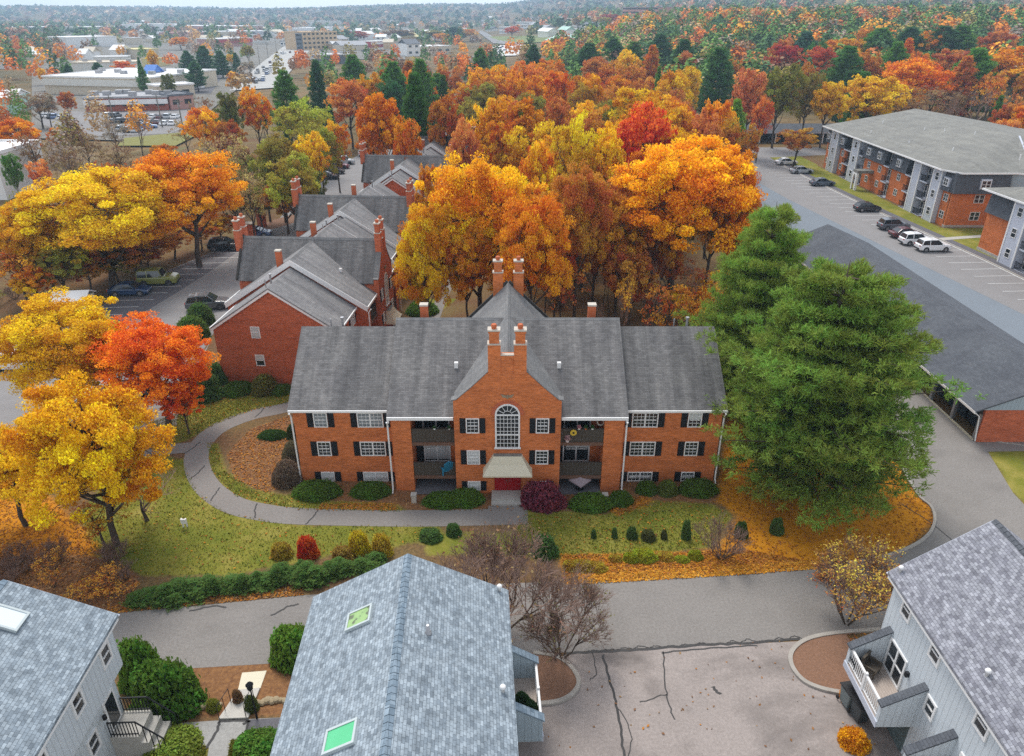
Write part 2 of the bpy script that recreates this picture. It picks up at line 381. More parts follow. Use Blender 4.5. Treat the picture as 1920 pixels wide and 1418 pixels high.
# ================================================================ brick apartment block
def brick_block(label, loc, rz, group, end_windows=True, brick='brick', twin=False):
    T = thing('apartment_block', label, 'apartment building', loc, rz, group)
    B = M[brick]
    W, CW = 14.65, 7.75
    w = MB()
    for s in (-1, 1):
        a, b = sorted((s*CW, s*W))
        w.prism([(0, -.8), (11.2, -.8), (11.2, 5.72), (5.6, 9.38), (0, 5.72)], 'x', a, b)
        a, b = sorted((s*6.5, s*7.8))
        w.prism([(-1.1, -.8), (12.3, -.8), (12.3, 5.86), (5.6, 10.08), (-1.1, 5.86)], 'x', a, b)
        a, b = sorted((s*3.49, s*6.5))
        w.prism([(.7, -.8), (10.5, -.8), (10.5, 7.0), (5.6, 10.06), (.7, 7.0)], 'x', a, b)
    w.prism([(-3.49, -.8), (3.49, -.8), (3.49, 6.5), (0, 10.36), (-3.49, 6.5)], 'y', -1.0, 12.2)
    sh = [(-3.55, -.8), (3.55, -.8), (3.55, 7.36), (3.35, 7.42), (2.3, 8.38), (1.22, 9.5), (1.22, 10.2), (.43, 10.2), (.43, 10.62), (-.43, 10.62), (-.43, 10.2), (-1.22, 10.2), (-1.22, 9.5), (-2.3, 8.38), (-3.35, 7.42), (-3.55, 7.36)]
    # the arched opening is covered by the window, so the gable wall stays whole
    w.prism(sh, 'y', -1.45, -1.0)
    w.prism([(-3.5, -.8), (3.5, -.8), (3.5, 6.55), (0, 10.4), (-3.5, 6.55)], 'y', 12.2, 12.45); w.box(-1.22, 1.22, 12.45, 12.8, -.8, 9.0)
    w.build('wall', B, T)
    # coping of the two gables
    for y0, y1, mt in ((-1.5, -.95, 'stone'), (12.5, 13.05, 'dark')):
        if mt == 'stone':
            for s in (-1, 1):
                c = MB(); P = [(3.68, 7.35), (3.35, 7.42), (2.3, 8.38), (1.23, 9.47)]
                q = [(s*x, z) for x, z in P]+[(s*x, z+.07) for x, z in P[::-1]]
                c.prism(q, 'y', y0, y1); c.build('coping', M['roof_pale'], T)
            MB().box(-.43, .43, y0, y0+.3, 10.6, 10.67).build('coping', M['stone'], T)
        # chimneys
        for s in (-1, 1):
            yc = (y0+y1)/2; k = MB(); x = s*.825
            k.box(x-.40, x+.40, yc-.28, yc+.30, 9.3, 11.36)
            k.box(x-.31, x+.31, yc-.21, yc+.23, 11.36, 12.12)
            k.box(x-.36, x+.36, yc-.26, yc+.28, 12.12, 12.26)
            ch = k.build('chimney', B, T)
            MB().box(x-.43, x+.43, yc-.31, yc+.33, 11.34, 11.42).build('stone_band', M['stone'], ch); MB().box(x-.40, x+.40, yc-.30, yc+.32, 12.26, 12.36).build('stone_cap', M['stone'], ch)
            MB().lathe([(.15, 0), (.17, .12), (.2, .2), (.15, .3), (.12, .3)], 12, (x, yc, 12.36)).build('chimney_pot', M['clay'], ch)
    # roofs
    R = M['roof_row' if twin else 'roof']; e = .1  # row wings and centre take the lit copy of the shingle
    for s in (-1, 1):
        a, b = sorted((s*7.82, s*(W+.3))); k = (9.65-5.95)/5.6
        r = MB(); zf = 5.95-e*k
        r.slab([(a, -e, zf), (b, -e, zf), (b, 5.6, 9.65), (a, 5.6, 9.65)]); r.slab([(a, 5.6, 9.65), (b, 5.6, 9.65), (b, 11.2+e, zf), (a, 11.2+e, zf)])
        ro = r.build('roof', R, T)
        x = s*12.6
        MB().tube([(x-.4, 6.4, 9.0), (x-.4, 6.4, 9.9)], .05, 8).build('roof_vent', M['metal'], ro); MB().tube([(x+.5, 6.2, 9.1), (x+.5, 6.2, 10.02), (x+.5, 6.2, 10.03), (x+.5, 6.2, 10.12)], [.09, .09, .14, .14], 8).build('roof_vent', M['metal'], ro)
        tr = MB()
        tr.box(a+.05, b-.02, -e-.10, -e-.001, zf-.16, zf-.01); tr.build('eave_trim', M['white'], ro); MB().box(a+.05, b-.02, 11.2+e+.001, 11.2+e+.10, zf-.22, zf-.01).build('eave_trim', M['white'], ro)
        x0, x1 = sorted((s*(W+.16), s*(W+.28)))
        MB().prism([(-e, zf-.36), (5.6, 9.65-.36), (11.2+e, zf-.36), (11.2+e, zf-.125), (5.6, 9.65-.125), (-e, zf-.125)], 'x', x0, x1).build('rake_trim', M['white'], ro)
    k = (10.3-6.05)/6.7; zf = 6.05-e*k; a, b = -8.05, 8.05
    r = MB(); r.slab([(a, -1.1-e, zf), (-3.48, -1.1-e, zf), (-3.48, 5.6, 10.3), (a, 5.6, 10.3)]); r.slab([(3.48, -1.1-e, zf), (b, -1.1-e, zf), (b, 5.6, 10.3), (3.48, 5.6, 10.3)])
    r.slab([(a, 5.6, 10.3), (-3.48, 5.6, 10.3), (-3.48, 12.3+e, zf), (a, 12.3+e, zf)]); r.slab([(3.48, 5.6, 10.3), (b, 5.6, 10.3), (b, 12.3+e, zf), (3.48, 12.3+e, zf)])
    r.slab([(-3.48, 0, 6.75), (3.48, 0, 6.75), (3.48, 5.6, 10.302), (-3.48, 5.6, 10.302)]); r.slab([(-3.48, 5.6, 10.302), (3.48, 5.6, 10.302), (3.48, 11.2, 6.75), (-3.48, 11.2, 6.75)])
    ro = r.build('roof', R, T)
    rc = MB()
    for x0, x1 in ((a, -.6), (.6, b)):
        rc.slab([(x0, 5.42, 10.2), (x1, 5.42, 10.2), (x1, 5.6, 10.33), (x0, 5.6, 10.33)], .03); rc.slab([(x0, 5.6, 10.33), (x1, 5.6, 10.33), (x1, 5.78, 10.2), (x0, 5.78, 10.2)], .03)
    rc.build('ridge_cap', M['roof_pale'], ro)
    for x0, x1 in ((a+.02, -3.6), (3.6, b-.02)):
        MB().box(x0, x1, -1.1-e-.10, -1.1-e-.001, zf-.22, zf-.01).build('eave_trim', M['white'], ro); MB().box(x0, x1, 12.3+e+.001, 12.3+e+.1, zf-.22, zf-.01).build('eave_trim', M['white'], ro)
    for s in (-1, 1):
        x0, x1 = sorted((s*7.9, s*8.04))
        MB().prism([(-1.1-e, zf-.5), (5.6, 10.3-.5), (12.3+e, zf-.5), (12.3+e, zf-.125), (5.6, 10.3-.125), (-1.1-e, zf-.125)], 'x', x0, x1).build('rake_trim', M['white'], ro)
        if twin:
            x0, x1 = sorted((s*8.055, s*8.12))
            MB().prism([(-1.1-e, zf-.5), (5.6, 10.3-.5), (12.3+e, zf-.5), (12.3+e, zf+.03), (5.6, 10.33), (-1.1-e, zf+.03)], 'x', x0, x1).build('rake_board', M['white'], ro)
    for s in (-1, 1):
        v = MB().box(s*3.55-.13, s*3.55+.13, 2.0, 2.26, 7.9, 8.42); v.build('roof_vent', M['white'], ro)
        c = MB().box(s*6.2-.28, s*6.2+.28, 6.9, 7.4, 9.0, 10.68); c.box(s*6.2-.31, s*6.2+.31, 6.87, 7.43, 10.68, 10.8, 1)
        c.build('chimney_stub', [M['clay'], M['stone']], ro)
    # cross roof between the gables
    r = MB(); z0, z1 = 7.0, 10.56
    for s in (-1, 1):
        q = [(s*3.6, -.99, z0), (0, -.99, z1), (0, 12.55, z1), (s*3.6, 12.55, z0)]
        r.slab(q if s < 0 else q[::-1], .1)
    cr = r.build('cross_roof', M['roof' if twin else 'roof_pale'], T)  # side-facing slopes paler, camera-facing ones darker: light painted by shingle copy
    rc = MB()
    for s in (-1, 1):
        q = [(s*.2, -.985, 10.40), (0, -.985, 10.61), (0, 12.54, 10.61), (s*.2, 12.54, 10.40)]
        rc.slab(q if s < 0 else q[::-1], .03)
    rc.build('ridge_cap', M['roof_pale'], cr)
    for s in (-1, 1): MB().bar((s*3.6, 12.6, z0+.02), (s*.02, 12.6, z1+.02), .34, .2, up=(0, 1, 0)).build('rake_trim', M['dark'], cr)
    # windows
    i = 0
    rows3 = [(.03, .79), (2.18, 1.16), (4.5, 1.16)]
    pick = [None, ('blind', .45), None, ('shade', .45), None, ('blind', .95), None, ('shade', .95)]
    for s in (-1, 1):
        for r_, (z, h) in enumerate(rows3):
            i += 1
            b1 = ('shade', .95) if (s < 0 and r_ == 2) else (('blind', .95) if r_ == 0 and s < 0 else None)
            b2 = b1 if s < 0 else (('blind', .45) if r_ == 2 else None)
            window(T, s*9.4, -.002, z, 1.78, h, 3, 4 if h > 1 else 3, 2, blind=b1); shutters(T, s*9.4, -.002, z, 1.78, h)
            window(T, s*12.8, -.002, z, .95, h, 3, 4 if h > 1 else 3, 1, blind=b2); shutters(T, s*12.8, -.002, z, .95, h)
        for r_, (z, h) in enumerate([(.27, .76), (2.43, 1.12), (4.9, 1.14)]):
            b1 = ('blind', .95) if (s < 0 and r_ < 2) else None
            window(T, s*2.32, -1.452, z, .88, h, 3, 4 if h > 1 else 3, 1, blind=b1); shutters(T, s*2.32, -1.452, z, .88, h, .38)
        # rear windows
        for z, h in rows3:
            window(T, s*10.5, 11.202, z, 1.2, h, 3, 4, 1, rz=math.pi)
        if end_windows:
            for z, h in ((.1, .7), (2.2, 1.1), (4.9, 1.1)):
                window(T, s*(W+.002), 7.4, z, .82, h, 1, 2, 1, rz=s*math.pi/2, blind=('blind', .95) if z > 4 else ('blind', .45))
    # great arched window over the door
    y = -1.452; f = MB(); hw, zb, zs = .83, 3.81, 6.3
    def arc(r, n=14): return [(r*math.cos(math.pi*j/n), zs+r*math.sin(math.pi*j/n)) for j in range(n+1)]
    A, Bq = arc(hw), arc(hw-.11)
    for (p, q), (p2, q2) in zip(zip(A, Bq), zip(A[1:], Bq[1:])):
        f.prism([p, p2, q2, q], 'y', y-.07, y+.02)
    f.box(-hw, -hw+.11, y-.07, y+.02, zb, zs); f.box(hw-.11, hw, y-.07, y+.02, zb, zs); f.box(-hw-.06, hw+.06, y-.13, y+.02, zb-.1, zb)
    f.box(-hw+.11, hw-.11, y-.066, y+.01, zs-.05, zs+.05); f.box(-hw+.11, hw-.11, y-.065, y+.01, zb+.95, zb+1.03)
    for c in range(1, 6): xx = -hw+.11+c*(2*hw-.22)/6; f.box(xx-.015, xx+.015, y-.055, y+.008, zb, zs)
    for r_ in range(1, 8):
        zz = zb+(zs-zb)*r_/8; f.box(-hw+.11, hw-.11, y-.051, y+.006, zz-.014, zz+.014)
    for j in range(1, 6):
        an = math.pi*j/6; f.bar((.28*math.cos(an), y-.03, zs+.28*math.sin(an)), ((hw-.08)*math.cos(an), y-.03, zs+(hw-.08)*math.sin(an)), .03, .03, up=(0, 1, 0))
    for j in range(8):
        a0, a1 = math.pi*j/8, math.pi*(j+1)/8; f.bar((.3*math.cos(a0), y-.03, zs+.3*math.sin(a0)), (.3*math.cos(a1), y-.03, zs+.3*math.sin(a1)), .03, .03, up=(0, 1, 0))
    aw = f.build('arched_window', M['white'], T)
    MB().prism([(-hw+.05, zb+.02), (hw-.05, zb+.02)]+arc(hw-.05), 'y', y-.018, y-.004).build('pane', M['glass'], aw)
    br = MB()
    A, Bq = arc(hw+.26), arc(hw+.01)
    for (p, q), (p2, q2) in zip(zip(A, Bq), zip(A[1:], Bq[1:])): br.prism([p, p2, q2, q], 'y', y-.03, y+.01)
    br.build('brick_arch', M['brick_dull'], aw)
    # winged ornament over the arch
    o = MB(); o.tube([(0, y-.08, 7.55), (0, y-.1, 7.75)], [.05, .09], 8); o.tube([(0, y-.1, 7.75), (.03, y-.16, 7.85)], [.07, .03], 8)
    for s in (-1, 1): o.prism([(s*.03, 7.6), (s*.3, 7.62), (s*.42, 7.86), (s*.2, 7.78), (s*.05, 7.75)][::s], 'y', y-.07, y-.02)
    o.build('wall_ornament', flat('bronze', (.30, .24, .16), .5, .3), T)
    # canopy, doors, steps
    c = MB(); y0 = -1.45
    lo = [(-1.62, y0), (-1.62, y0-1.05), (1.62, y0-1.05), (1.62, y0)]; md = [(-1.25, y0), (-1.25, y0-.62), (1.25, y0-.62), (1.25, y0)]; hi = [(-.95, y0), (-.95, y0-.4), (.95, y0-.4), (.95, y0)]
    zl, zm, zh = 2.16, 2.75, 3.3
    for (p, zp), (q, zq) in (((lo, zl), (md, zm)), ((md, zm), (hi, zh))):
        for j in range(3): c.face([(*p[j], zp), (*p[j+1], zp), (*q[j+1], zq), (*q[j], zq)])
    c.face([(*p, zl) for p in lo][::-1]); c.face([(*p, zh) for p in hi], 1)
    c.box(-1.66, 1.66, y0-1.08, y0-.001, zl-.1, zl-.002)
    c.build('entrance_canopy', [M['cream'], M['roof_tan']], T)
    for s in (-1, 1):
        d = MB(); x0, x1 = sorted((s*.015, s*.9)); d.box(x0, x1, y0-.06, y0+.01, .3, 2.1)
        for zz in (.5, 1.25): d.box(x0+.14, x1-.14, y0-.075, y0-.055, zz, zz+.55)
        do = d.build('door', M['red'], T); MB().tube([(s*.1, y0-.12, 1.1), (s*.1, y0-.12, 1.25)], .02, 6).build('handle', M['metal'], do)
    st = MB(); st.box(-1.1, 1.1, -2.55, -1.45, -.2, .27); st.box(-1.1, 1.1, -2.9, -2.55, -.2, .14)
    st.build('steps', M['concrete'], T)
    # balconies
    for s in (-1, 1):
        a, b = sorted((s*3.56, s*6.48))
        for lv, z in enumerate((1.3, 4.0)):
            m = MB(); m.box(a, b, -1.0, .69, z-.25, z-.05); bo = m.build('balcony', M['brown'], T)
            p = MB(); p.box(a, b, -1.04, -.98, z-.05, z+.9)
            for j in range(1, 12): xx = a+(b-a)*j/12; p.box(xx-.012, xx+.012, -1.055, -1.04, z-.03, z+.82)
            p.box(a, b, -1.09, -.93, z+.9, z+.97); p.build('railing_panel', M['dkwood'], bo)
            MB().box(a, b, -1.12, -1.045, z-.3, z-.06).build('edge_beam', M['brown'], bo)
        for lv, (z, h) in enumerate(((.02, .98), (1.27, 2.1), (3.97, 1.75))):
            window(T, s*(5.0 if s < 0 else 4.85), .695, z, 1.9, h, 1, 1, 2, blind=[('blind', .95), ('blind', .95) if s < 0 else ('blind', .45), None][lv], t=.09)
            dk = MB().box(a+.02, a+.55, .64, .698, z, z+h); dk.build('shutter', M['black'], T)
        m = MB(); m.box(a, b, -1.6, .69, -.1, .06); m.build('patio', M['asphalt_d'], T)  # dark floor colour stands in for shade inside the patio recess
    # downspouts
    for x, y, z0 in ((-8.0, -1.28, 0), (7.95, -1.28, 0), (-14.75, -.12, 0), (14.75, -.12, 0)):
        d = MB(); d.tube([(x, y-.25, 5.75), (x, y, 5.4), (x, y, .3), (x, y-.3, .08)], .06, 8); d.build('downspout', M['white'], T)
    return T
MAIN = brick_block('red brick block with arched window, twin-chimney gable and red double doors facing the road', (-.3, 43.0, 0), 0, None, end_windows=False)
MAIN['group'] = 'red brick apartment blocks'
ROWA = RAD(-4.1)
row = brick_block('weathered brick block with a plain gable end just behind the arched-window block', (-14.2, 69.9, -.5), RAD(90)+ROWA, 'red brick apartment blocks', brick='brick_dull', twin=True)
row.scale = (.82, 1, 1)
ax = Vector((math.sin(-ROWA), math.cos(-ROWA), 0)); px_ = Vector((math.cos(-ROWA), -math.sin(-ROWA), 0))
def row_at(d, off=0): v = Vector((-14.2, 69.9, -.5))+ax*d+px_*off; return tuple(v)
for d, off, lb in ((18.3, -.6, 'second weathered brick block of the row, its dark cross roof behind the first one'),
                   (46, .5, 'third weathered brick block of the row, white rake boards beside the orange maple'),
                   (65.5, 1.6, 'farthest weathered brick block of the row, only grey gabled roofs at the wood edge')):
    copy_tree(row, row_at(d, off), None, lb, 'red brick apartment blocks')
# ================================================================ ground
def W(pts, z=0.0): return [g(x, y, z) for x, y in pts]
def sdist(P, poly):
    """signed distance (inside positive) of points P (n,2) to a polygon"""
    A = np.array(poly); B = np.roll(A, -1, 0); d = np.full(len(P), 1e9); ins = np.zeros(len(P), bool)
    for a, b in zip(A, B):
        e = b-a; t = np.clip(((P-a)@e)/max(e@e, 1e-9), 0, 1); q = a+t[:, None]*e
        d = np.minimum(d, np.hypot(*(P-q).T))
        c = ((a[1] > P[:, 1]) != (b[1] > P[:, 1])) & (P[:, 0] < (b[0]-a[0])*(P[:, 1]-a[1])/((b[1]-a[1]) if b[1] != a[1] else 1e-9)+a[0])
        ins ^= c
    return np.where(ins, d, -d)
GRASS = [W(q) for q in (
    [(150, 960), (230, 870), (300, 855), (345, 862), (375, 925), (430, 962), (560, 985), (830, 985), (830, 1012), (600, 1045), (430, 1080), (270, 1080), (170, 1040)],
    [(985, 955), (1130, 965), (1230, 940), (1330, 945), (1375, 965), (1330, 1025), (1200, 1046), (1000, 1050), (960, 1000)],
    [(385, 830), (395, 885), (440, 932), (560, 958), (770, 962), (740, 945), (600, 938), (480, 920), (420, 880), (408, 830)],
    [(270, 795), (400, 752), (500, 735), (548, 738), (540, 757), (470, 772), (410, 795), (340, 830), (280, 830)],
    [(250, 1395), (390, 1395), (390, 1440), (240, 1440)], [(430, 1385), (525, 1385), (520, 1440), (420, 1440)],
    [(860, 560), (800, 560), (770, 600), (800, 600)], [(800, 1000), (1010, 1000), (1040, 1040), (800, 1040)])]
GRASS.append([(60.2, 60), (66.6, 60), (66.6, 166), (60.2, 166)]); GRASS.append([(60.2, 88), (95, 88), (95, 111), (60.2, 111)])
GRASS.append([(60.2, 60), (95, 60), (95, 88), (60.2, 88)]); GRASS.append([(58, 163), (67, 163), (67, 180), (58, 180)])
GRASS.append(W([(1852, 846), (1925, 846), (1930, 930), (1990, 1010), (1900, 925)]))
ORANGE = [W(q) for q in (
    [(1345, 690), (1420, 800), (1420, 700), (1640, 760), (1700, 900), (1745, 945), (1750, 985), (1700, 1028), (1560, 1055), (1390, 1066), (1350, 1030), (1385, 965), (1345, 940), (1365, 800)],
    [(1050, 1040), (1200, 1040), (1390, 1030), (1560, 1060), (1300, 1078), (1060, 1094)],
    [(600, 945), (740, 945), (745, 958), (600, 955)], [(1140, 955), (1215, 925), (1215, 945), (1160, 968)],
    [(200, 1040), (60, 900), (-100, 960), (-100, 1040)])]
MULCH = [W(q) for q in (
    [(425, 850), (470, 805), (548, 778), (560, 905), (500, 925), (440, 900)],
    [(560, 900), (1350, 900), (1350, 942), (1180, 952), (1060, 958), (780, 958), (740, 945), (570, 942)],
    [(240, 1255), (560, 1235), (540, 1340), (240, 1350)], [(380, 735), (560, 722), (560, 742), (400, 752)],
    [(-80, 1010), (190, 1030), (260, 1080), (250, 1140), (-80, 1165)])]
ASPH = {}
def grid_mesh(name, x0, x1, y0, y1, st):
    nx, ny = int((x1-x0)/st)+1, int((y1-y0)/st)+1
    X, Y = np.meshgrid(np.linspace(x0, x1, nx), np.linspace(y0, y1, ny)); P = np.c_[X.ravel(), Y.ravel()]
    i = np.arange(nx*ny).reshape(ny, nx); F = np.c_[i[:-1, :-1].ravel(), i[:-1, 1:].ravel(), i[1:, 1:].ravel(), i[1:, :-1].ravel()]
    return P, F
def np_mesh(name, V, F, mats, attrs=None, smooth=False):
    V = np.asarray(V, np.float32); F = np.asarray(F, np.int32); me = bpy.data.meshes.new(name)
    k = F.shape[1]; n = len(F)
    me.vertices.add(len(V)); me.vertices.foreach_set('co', V.ravel()); me.loops.add(n*k); me.polygons.add(n)
    me.polygons.foreach_set('loop_start', np.arange(0, n*k, k, dtype=np.int32)); me.polygons.foreach_set('vertices', F.ravel())
    for m in (mats if isinstance(mats, list) else [mats]): me.materials.append(m)
    for nm, (dom, typ, dat) in (attrs or {}).items():
        a = me.attributes.new(nm, typ, dom); dat = np.asarray(dat, np.float32)
        a.data.foreach_set('value' if typ == 'FLOAT' else 'color', dat.ravel())
    if smooth: me.polygons.foreach_set('use_smooth', np.ones(n, bool))
    me.update(calc_edges=True); return me
P, F = grid_mesh('ground', -80, 130, 4, 200, .6)
def weight(polys, soft):
    w = np.zeros(len(P))
    for q in polys: w = np.maximum(w, ss(-soft, soft, sdist(P, q)))
    return w
k = NT('ground_cover', .95, .1); co = k.coord()
n1 = k.noise(co, .5, 8, .7); n2 = k.noise(co, 4.5, 5, .75); n3 = k.noise(co, .16, 5, .6); nf = k.noise(co, 16, 3, .8)
def wmask(name, wob=.9):
    a = k.attr(name).outputs['Fac']
    v = k.math('ADD', a, k.math('MULTIPLY', k.math('SUBTRACT', k.math('ADD', k.math('MULTIPLY', n1, .6), k.math('MULTIPLY', n2, .4)), .5), wob))
    return k.ramp(v, [(.38, (0, 0, 0)), (.62, (1, 1, 1))])
lit = k.ramp(n2, [(.25, (.055, .036, .022)), (.5, (.15, .085, .042)), (.75, (.28, .15, .065))])
lit = k.mix(k.ramp(n3, [(.4, (0, 0, 0)), (.65, (.7, .7, .7))]), lit, k.ramp(n2, [(.3, (.10, .085, .035)), (.7, (.26, .19, .075))]))
mul = k.ramp(n2, [(.3, (.13, .06, .032)), (.55, (.25, .125, .055)), (.8, (.40, .20, .07))])
ora = k.mix(1, k.ramp(n1, [(.25, (.33, .12, .010)), (.5, (.56, .225, .014)), (.75, (.64, .28, .02))]), k.ramp(nf, [(.3, (.72, .72, .72)), (.7, (1.25, 1.25, 1.25))]), 'MULTIPLY')
gra = k.ramp(k.math('ADD', k.math('MULTIPLY', n1, .6), k.math('MULTIPLY', n3, .4)), [(.33, (.11, .145, .018)), (.52, (.195, .19, .03)), (.66, (.33, .27, .07))])
gra = k.mix(1, gra, k.ramp(nf, [(.3, (.7, .72, .7)), (.7, (1.3, 1.28, 1.3))]), 'MULTIPLY')
c = k.mix(wmask('mulch'), lit, mul); c = k.mix(wmask('grass', 1.35), c, gra); c = k.mix(wmask('orange', 1.3), c, ora)
k.col(c); k.bump(n2, .5, .06)
wg, wor, wm = weight(GRASS, 1.0), weight(ORANGE, 1.6), weight(MULCH, .5)
V = np.c_[P, .0*P[:, 0]]
gm = np_mesh('ground', V, F, k.m, {'grass': ('POINT', 'FLOAT', wg), 'orange': ('POINT', 'FLOAT', wor), 'mulch': ('POINT', 'FLOAT', wm)}, True)
tag(link('ground', gm), kind='structure')
# far ground, rising to the hills
rr = np.concatenate([np.linspace(20, 600, 40), np.geomspace(620, 9000, 50)]); th = np.radians(np.linspace(-75, 75, 121))
RR, TH = np.meshgrid(rr, th); X, Y = RR*np.sin(TH), RR*np.cos(TH); Z = terrain(X, Y)-.25
i = np.arange(X.size).reshape(X.shape); F = np.c_[i[:-1, :-1].ravel(), i[:-1, 1:].ravel(), i[1:, 1:].ravel(), i[1:, :-1].ravel()][:, ::-1]
k = NT('far_ground', .95, .1); co = k.coord(); a = k.noise(co, .02, 8, .65); b = k.noise(co, .25, 4, .7)
c = k.ramp(a, [(.3, (.06, .065, .035)), (.42, (.13, .10, .045)), (.55, (.20, .13, .06)), (.7, (.12, .13, .05))])
k.col(k.mix(1, c, k.ramp(b, [(.3, (.65,)*3), (.7, (1.3,)*3)]), 'MULTIPLY'))
tag(link('terrain', np_mesh('terrain', np.c_[X.ravel(), Y.ravel(), Z.ravel()], F, k.m, None, True)), kind='structure')
# ---------------------------------------------------------------- sheets: roads, paths, lots
def sheet(name, pts, z, mat, n=0, jag=0):
    pts = [Vector((x, y, 0)) for x, y in pts]
    if n:                                   # rounder, slightly uneven outline
        q = []
        for i in range(len(pts)):
            a, b, c, d = pts[i-1], pts[i], pts[(i+1) % len(pts)], pts[(i+2) % len(pts)]
            for j in range(n):
                t = j/n; q.append(.5*((2*b)+(c-a)*t+(2*a-5*b+4*c-d)*t*t+(3*b-a-3*c+d)*t**3)+Vector((rng.uniform(-jag, jag), rng.uniform(-jag, jag), 0)))
        pts = q
    from mathutils.geometry import tessellate_polygon
    me = bpy.data.meshes.new(name); tr = tessellate_polygon([pts]); fs = []
    for t in tr:
        a, b, c = (pts[i] for i in t)
        fs.append(t if (b-a).cross(c-a).z > 0 else t[::-1])
    me.from_pydata([(p.x, p.y, z) for p in pts], [], fs); me.materials.append(mat)
    return tag(link(name, me), kind='structure')
def ribbon(pts, w, jag=0.0, smooth=6):
    P = [Vector((*p, 0)) for p in pts]; q = []
    for i in range(len(P)-1):
        a = P[max(i-1, 0)]; b = P[i]; c = P[i+1]; d = P[min(i+2, len(P)-1)]
        for j in range(smooth):
            t = j/smooth; q.append(.5*((2*b)+(c-a)*t+(2*a-5*b+4*c-d)*t*t+(3*b-a-3*c+d)*t**3))
    q.append(P[-1]); L, R_ = [], []
    for i, p in enumerate(q):
        d = (q[min(i+1, len(q)-1)]-q[max(i-1, 0)]).normalized(); n = Vector((-d.y, d.x, 0))
        ww = w if not hasattr(w, '__len__') else w[0]+(w[1]-w[0])*i/(len(q)-1)
        p = p+n*rng.uniform(-jag, jag); L.append(p+n*ww/2); R_.append(p-n*ww/2)
    return L, R_
def strip(mb, pts, w, z, jag=0, smooth=6):
    L, R_ = ribbon(pts, w, jag, smooth)
    for i in range(len(L)-1): mb.face([(R_[i].x, R_[i].y, z), (R_[i+1].x, R_[i+1].y, z), (L[i+1].x, L[i+1].y, z), (L[i].x, L[i].y, z)])
def kerb(name, pts, w=.16, h=.13, mat='kerb', smooth=6, label=None):
    L, R_ = ribbon(pts, w, 0, smooth); m = MB()
    for i in range(len(L)-1):
        a, b, c, d = R_[i], R_[i+1], L[i+1], L[i]
        m.face([(a.x, a.y, h), (b.x, b.y, h), (c.x, c.y, h), (d.x, d.y, h)]); m.face([(a.x, a.y, -.05), (b.x, b.y, -.05), (b.x, b.y, h), (a.x, a.y, h)]); m.face([(c.x, c.y, -.05), (d.x, d.y, -.05), (d.x, d.y, h), (c.x, c.y, h)])
    return tag(m.build(name, M[mat]), kind='structure')
road_px = [(-160, 1170), (60, 1160), (205, 1151), (400, 1133), (575, 1116), (800, 1101), (1080, 1089), (1300, 1073), (1545, 1059), (1640, 1046), (1700, 1027), (1738, 1003), (1752, 978), (1746, 952), (1720, 930), (1690, 880), (1650, 800), (1640, 700)]
R1 = W(road_px)+[(36.2, 58.5), (36.2, 49.0)]+W([(1925, 822), (1925, 846), (1852, 847), (1900, 925), (1990, 1020), (2030, 1120), (2020, 1250), (1640, 1182), (1500, 1200), (1065, 1223), (500, 1245), (215, 1262), (-160, 1290)])
sheet('road', R1, .006, M['asphalt'])
sheet('driveway_apron', W([(1062, 1227), (1300, 1212), (1497, 1203), (1700, 1192), (1860, 1500), (960, 1560), (930, 1300), (1040, 1240)]), .012, M['pad'])
m = MB()
for q, w in (([(1062, 1225), (1180, 1219), (1300, 1211), (1400, 1206), (1500, 1198)], .16), ([(1240, 1224), (1320, 1217), (1420, 1211)], .09), ([(1130, 1228), (1150, 1300), (1162, 1360), (1172, 1430)], .12), ([(1244, 1222), (1250, 1300), (1264, 1350)], .07), ([(1200, 1318), (1250, 1302)], .06),
             ([(1112, 1225), (1118, 1262), (1105, 1275)], .05), ([(355, 1147), (400, 1136), (425, 1139)], .1), ([(508, 1155), (540, 1138), (560, 1133)], .1), ([(1336, 1288), (1350, 1303)], .16), ([(1690, 945), (1770, 1000), (1850, 1090)], .06), ([(1172, 1430), (1185, 1380), (1160, 1330)], .05)):
    strip(m, W(q), w, .02, .05, 8)
tag(m.build('road_cracks', M['tar']), kind='structure')
# loops of sealant along the joint
m = MB()
for j in range(14):
    x = 1100+j*29; y = 1224-(x-1065)*.058; strip(m, W([(x, y), (x+12, y-4+rng.uniform(-3, 3)), (x+30, y-1)]), .05, .022, .04)
tag(m.build('joint_sealant', M['tar']), kind='structure')
# curved footpath
PATH = W([(556, 759), (520, 768), (480, 776), (440, 789), (405, 806), (378, 832), (368, 860), (376, 893), (398, 922), (440, 948), (500, 962), (560, 968), (680, 971), (800, 972), (985, 968)])
m = MB(); strip(m, PATH, 1.75, .010, 0, 8); tag(m.build('footpath', M['path']), kind='structure')
m = MB(); strip(m, W([(376, 838), (345, 840), (318, 843), (270, 850), (200, 858)]), 1.5, .014, 0, 8); tag(m.build('path_branch', M['path']), kind='structure')
sheet('entrance_apron', [(-1.6, 38.1), (1.05, 38.1), (1.05, 40.1), (-1.6, 40.1)], .018, M['path'])
m = MB()
for x, y in ((585, 969), (480, 958), (372, 885), (403, 927), (487, 774), (360, 840)):
    X, Y = g(x, y); dx, dy = rng.uniform(-.3, .3), .8; strip(m, [(X-dx, Y-dy), (X+dx*.3, Y), (X+dx, Y+dy)], .09, .022, .05)
tag(m.build('path_cracks', M['tar']), kind='structure')
m = MB(); strip(m, W([(845, 520), (835, 545), (818, 585), (800, 640)]), 1.3, .01, 0, 6); strip(m, W([(845, 520), (850, 495), (840, 465), (810, 452)]), 1.3, .0105, 0, 6); tag(m.build('garden_path', M['path']), kind='structure')
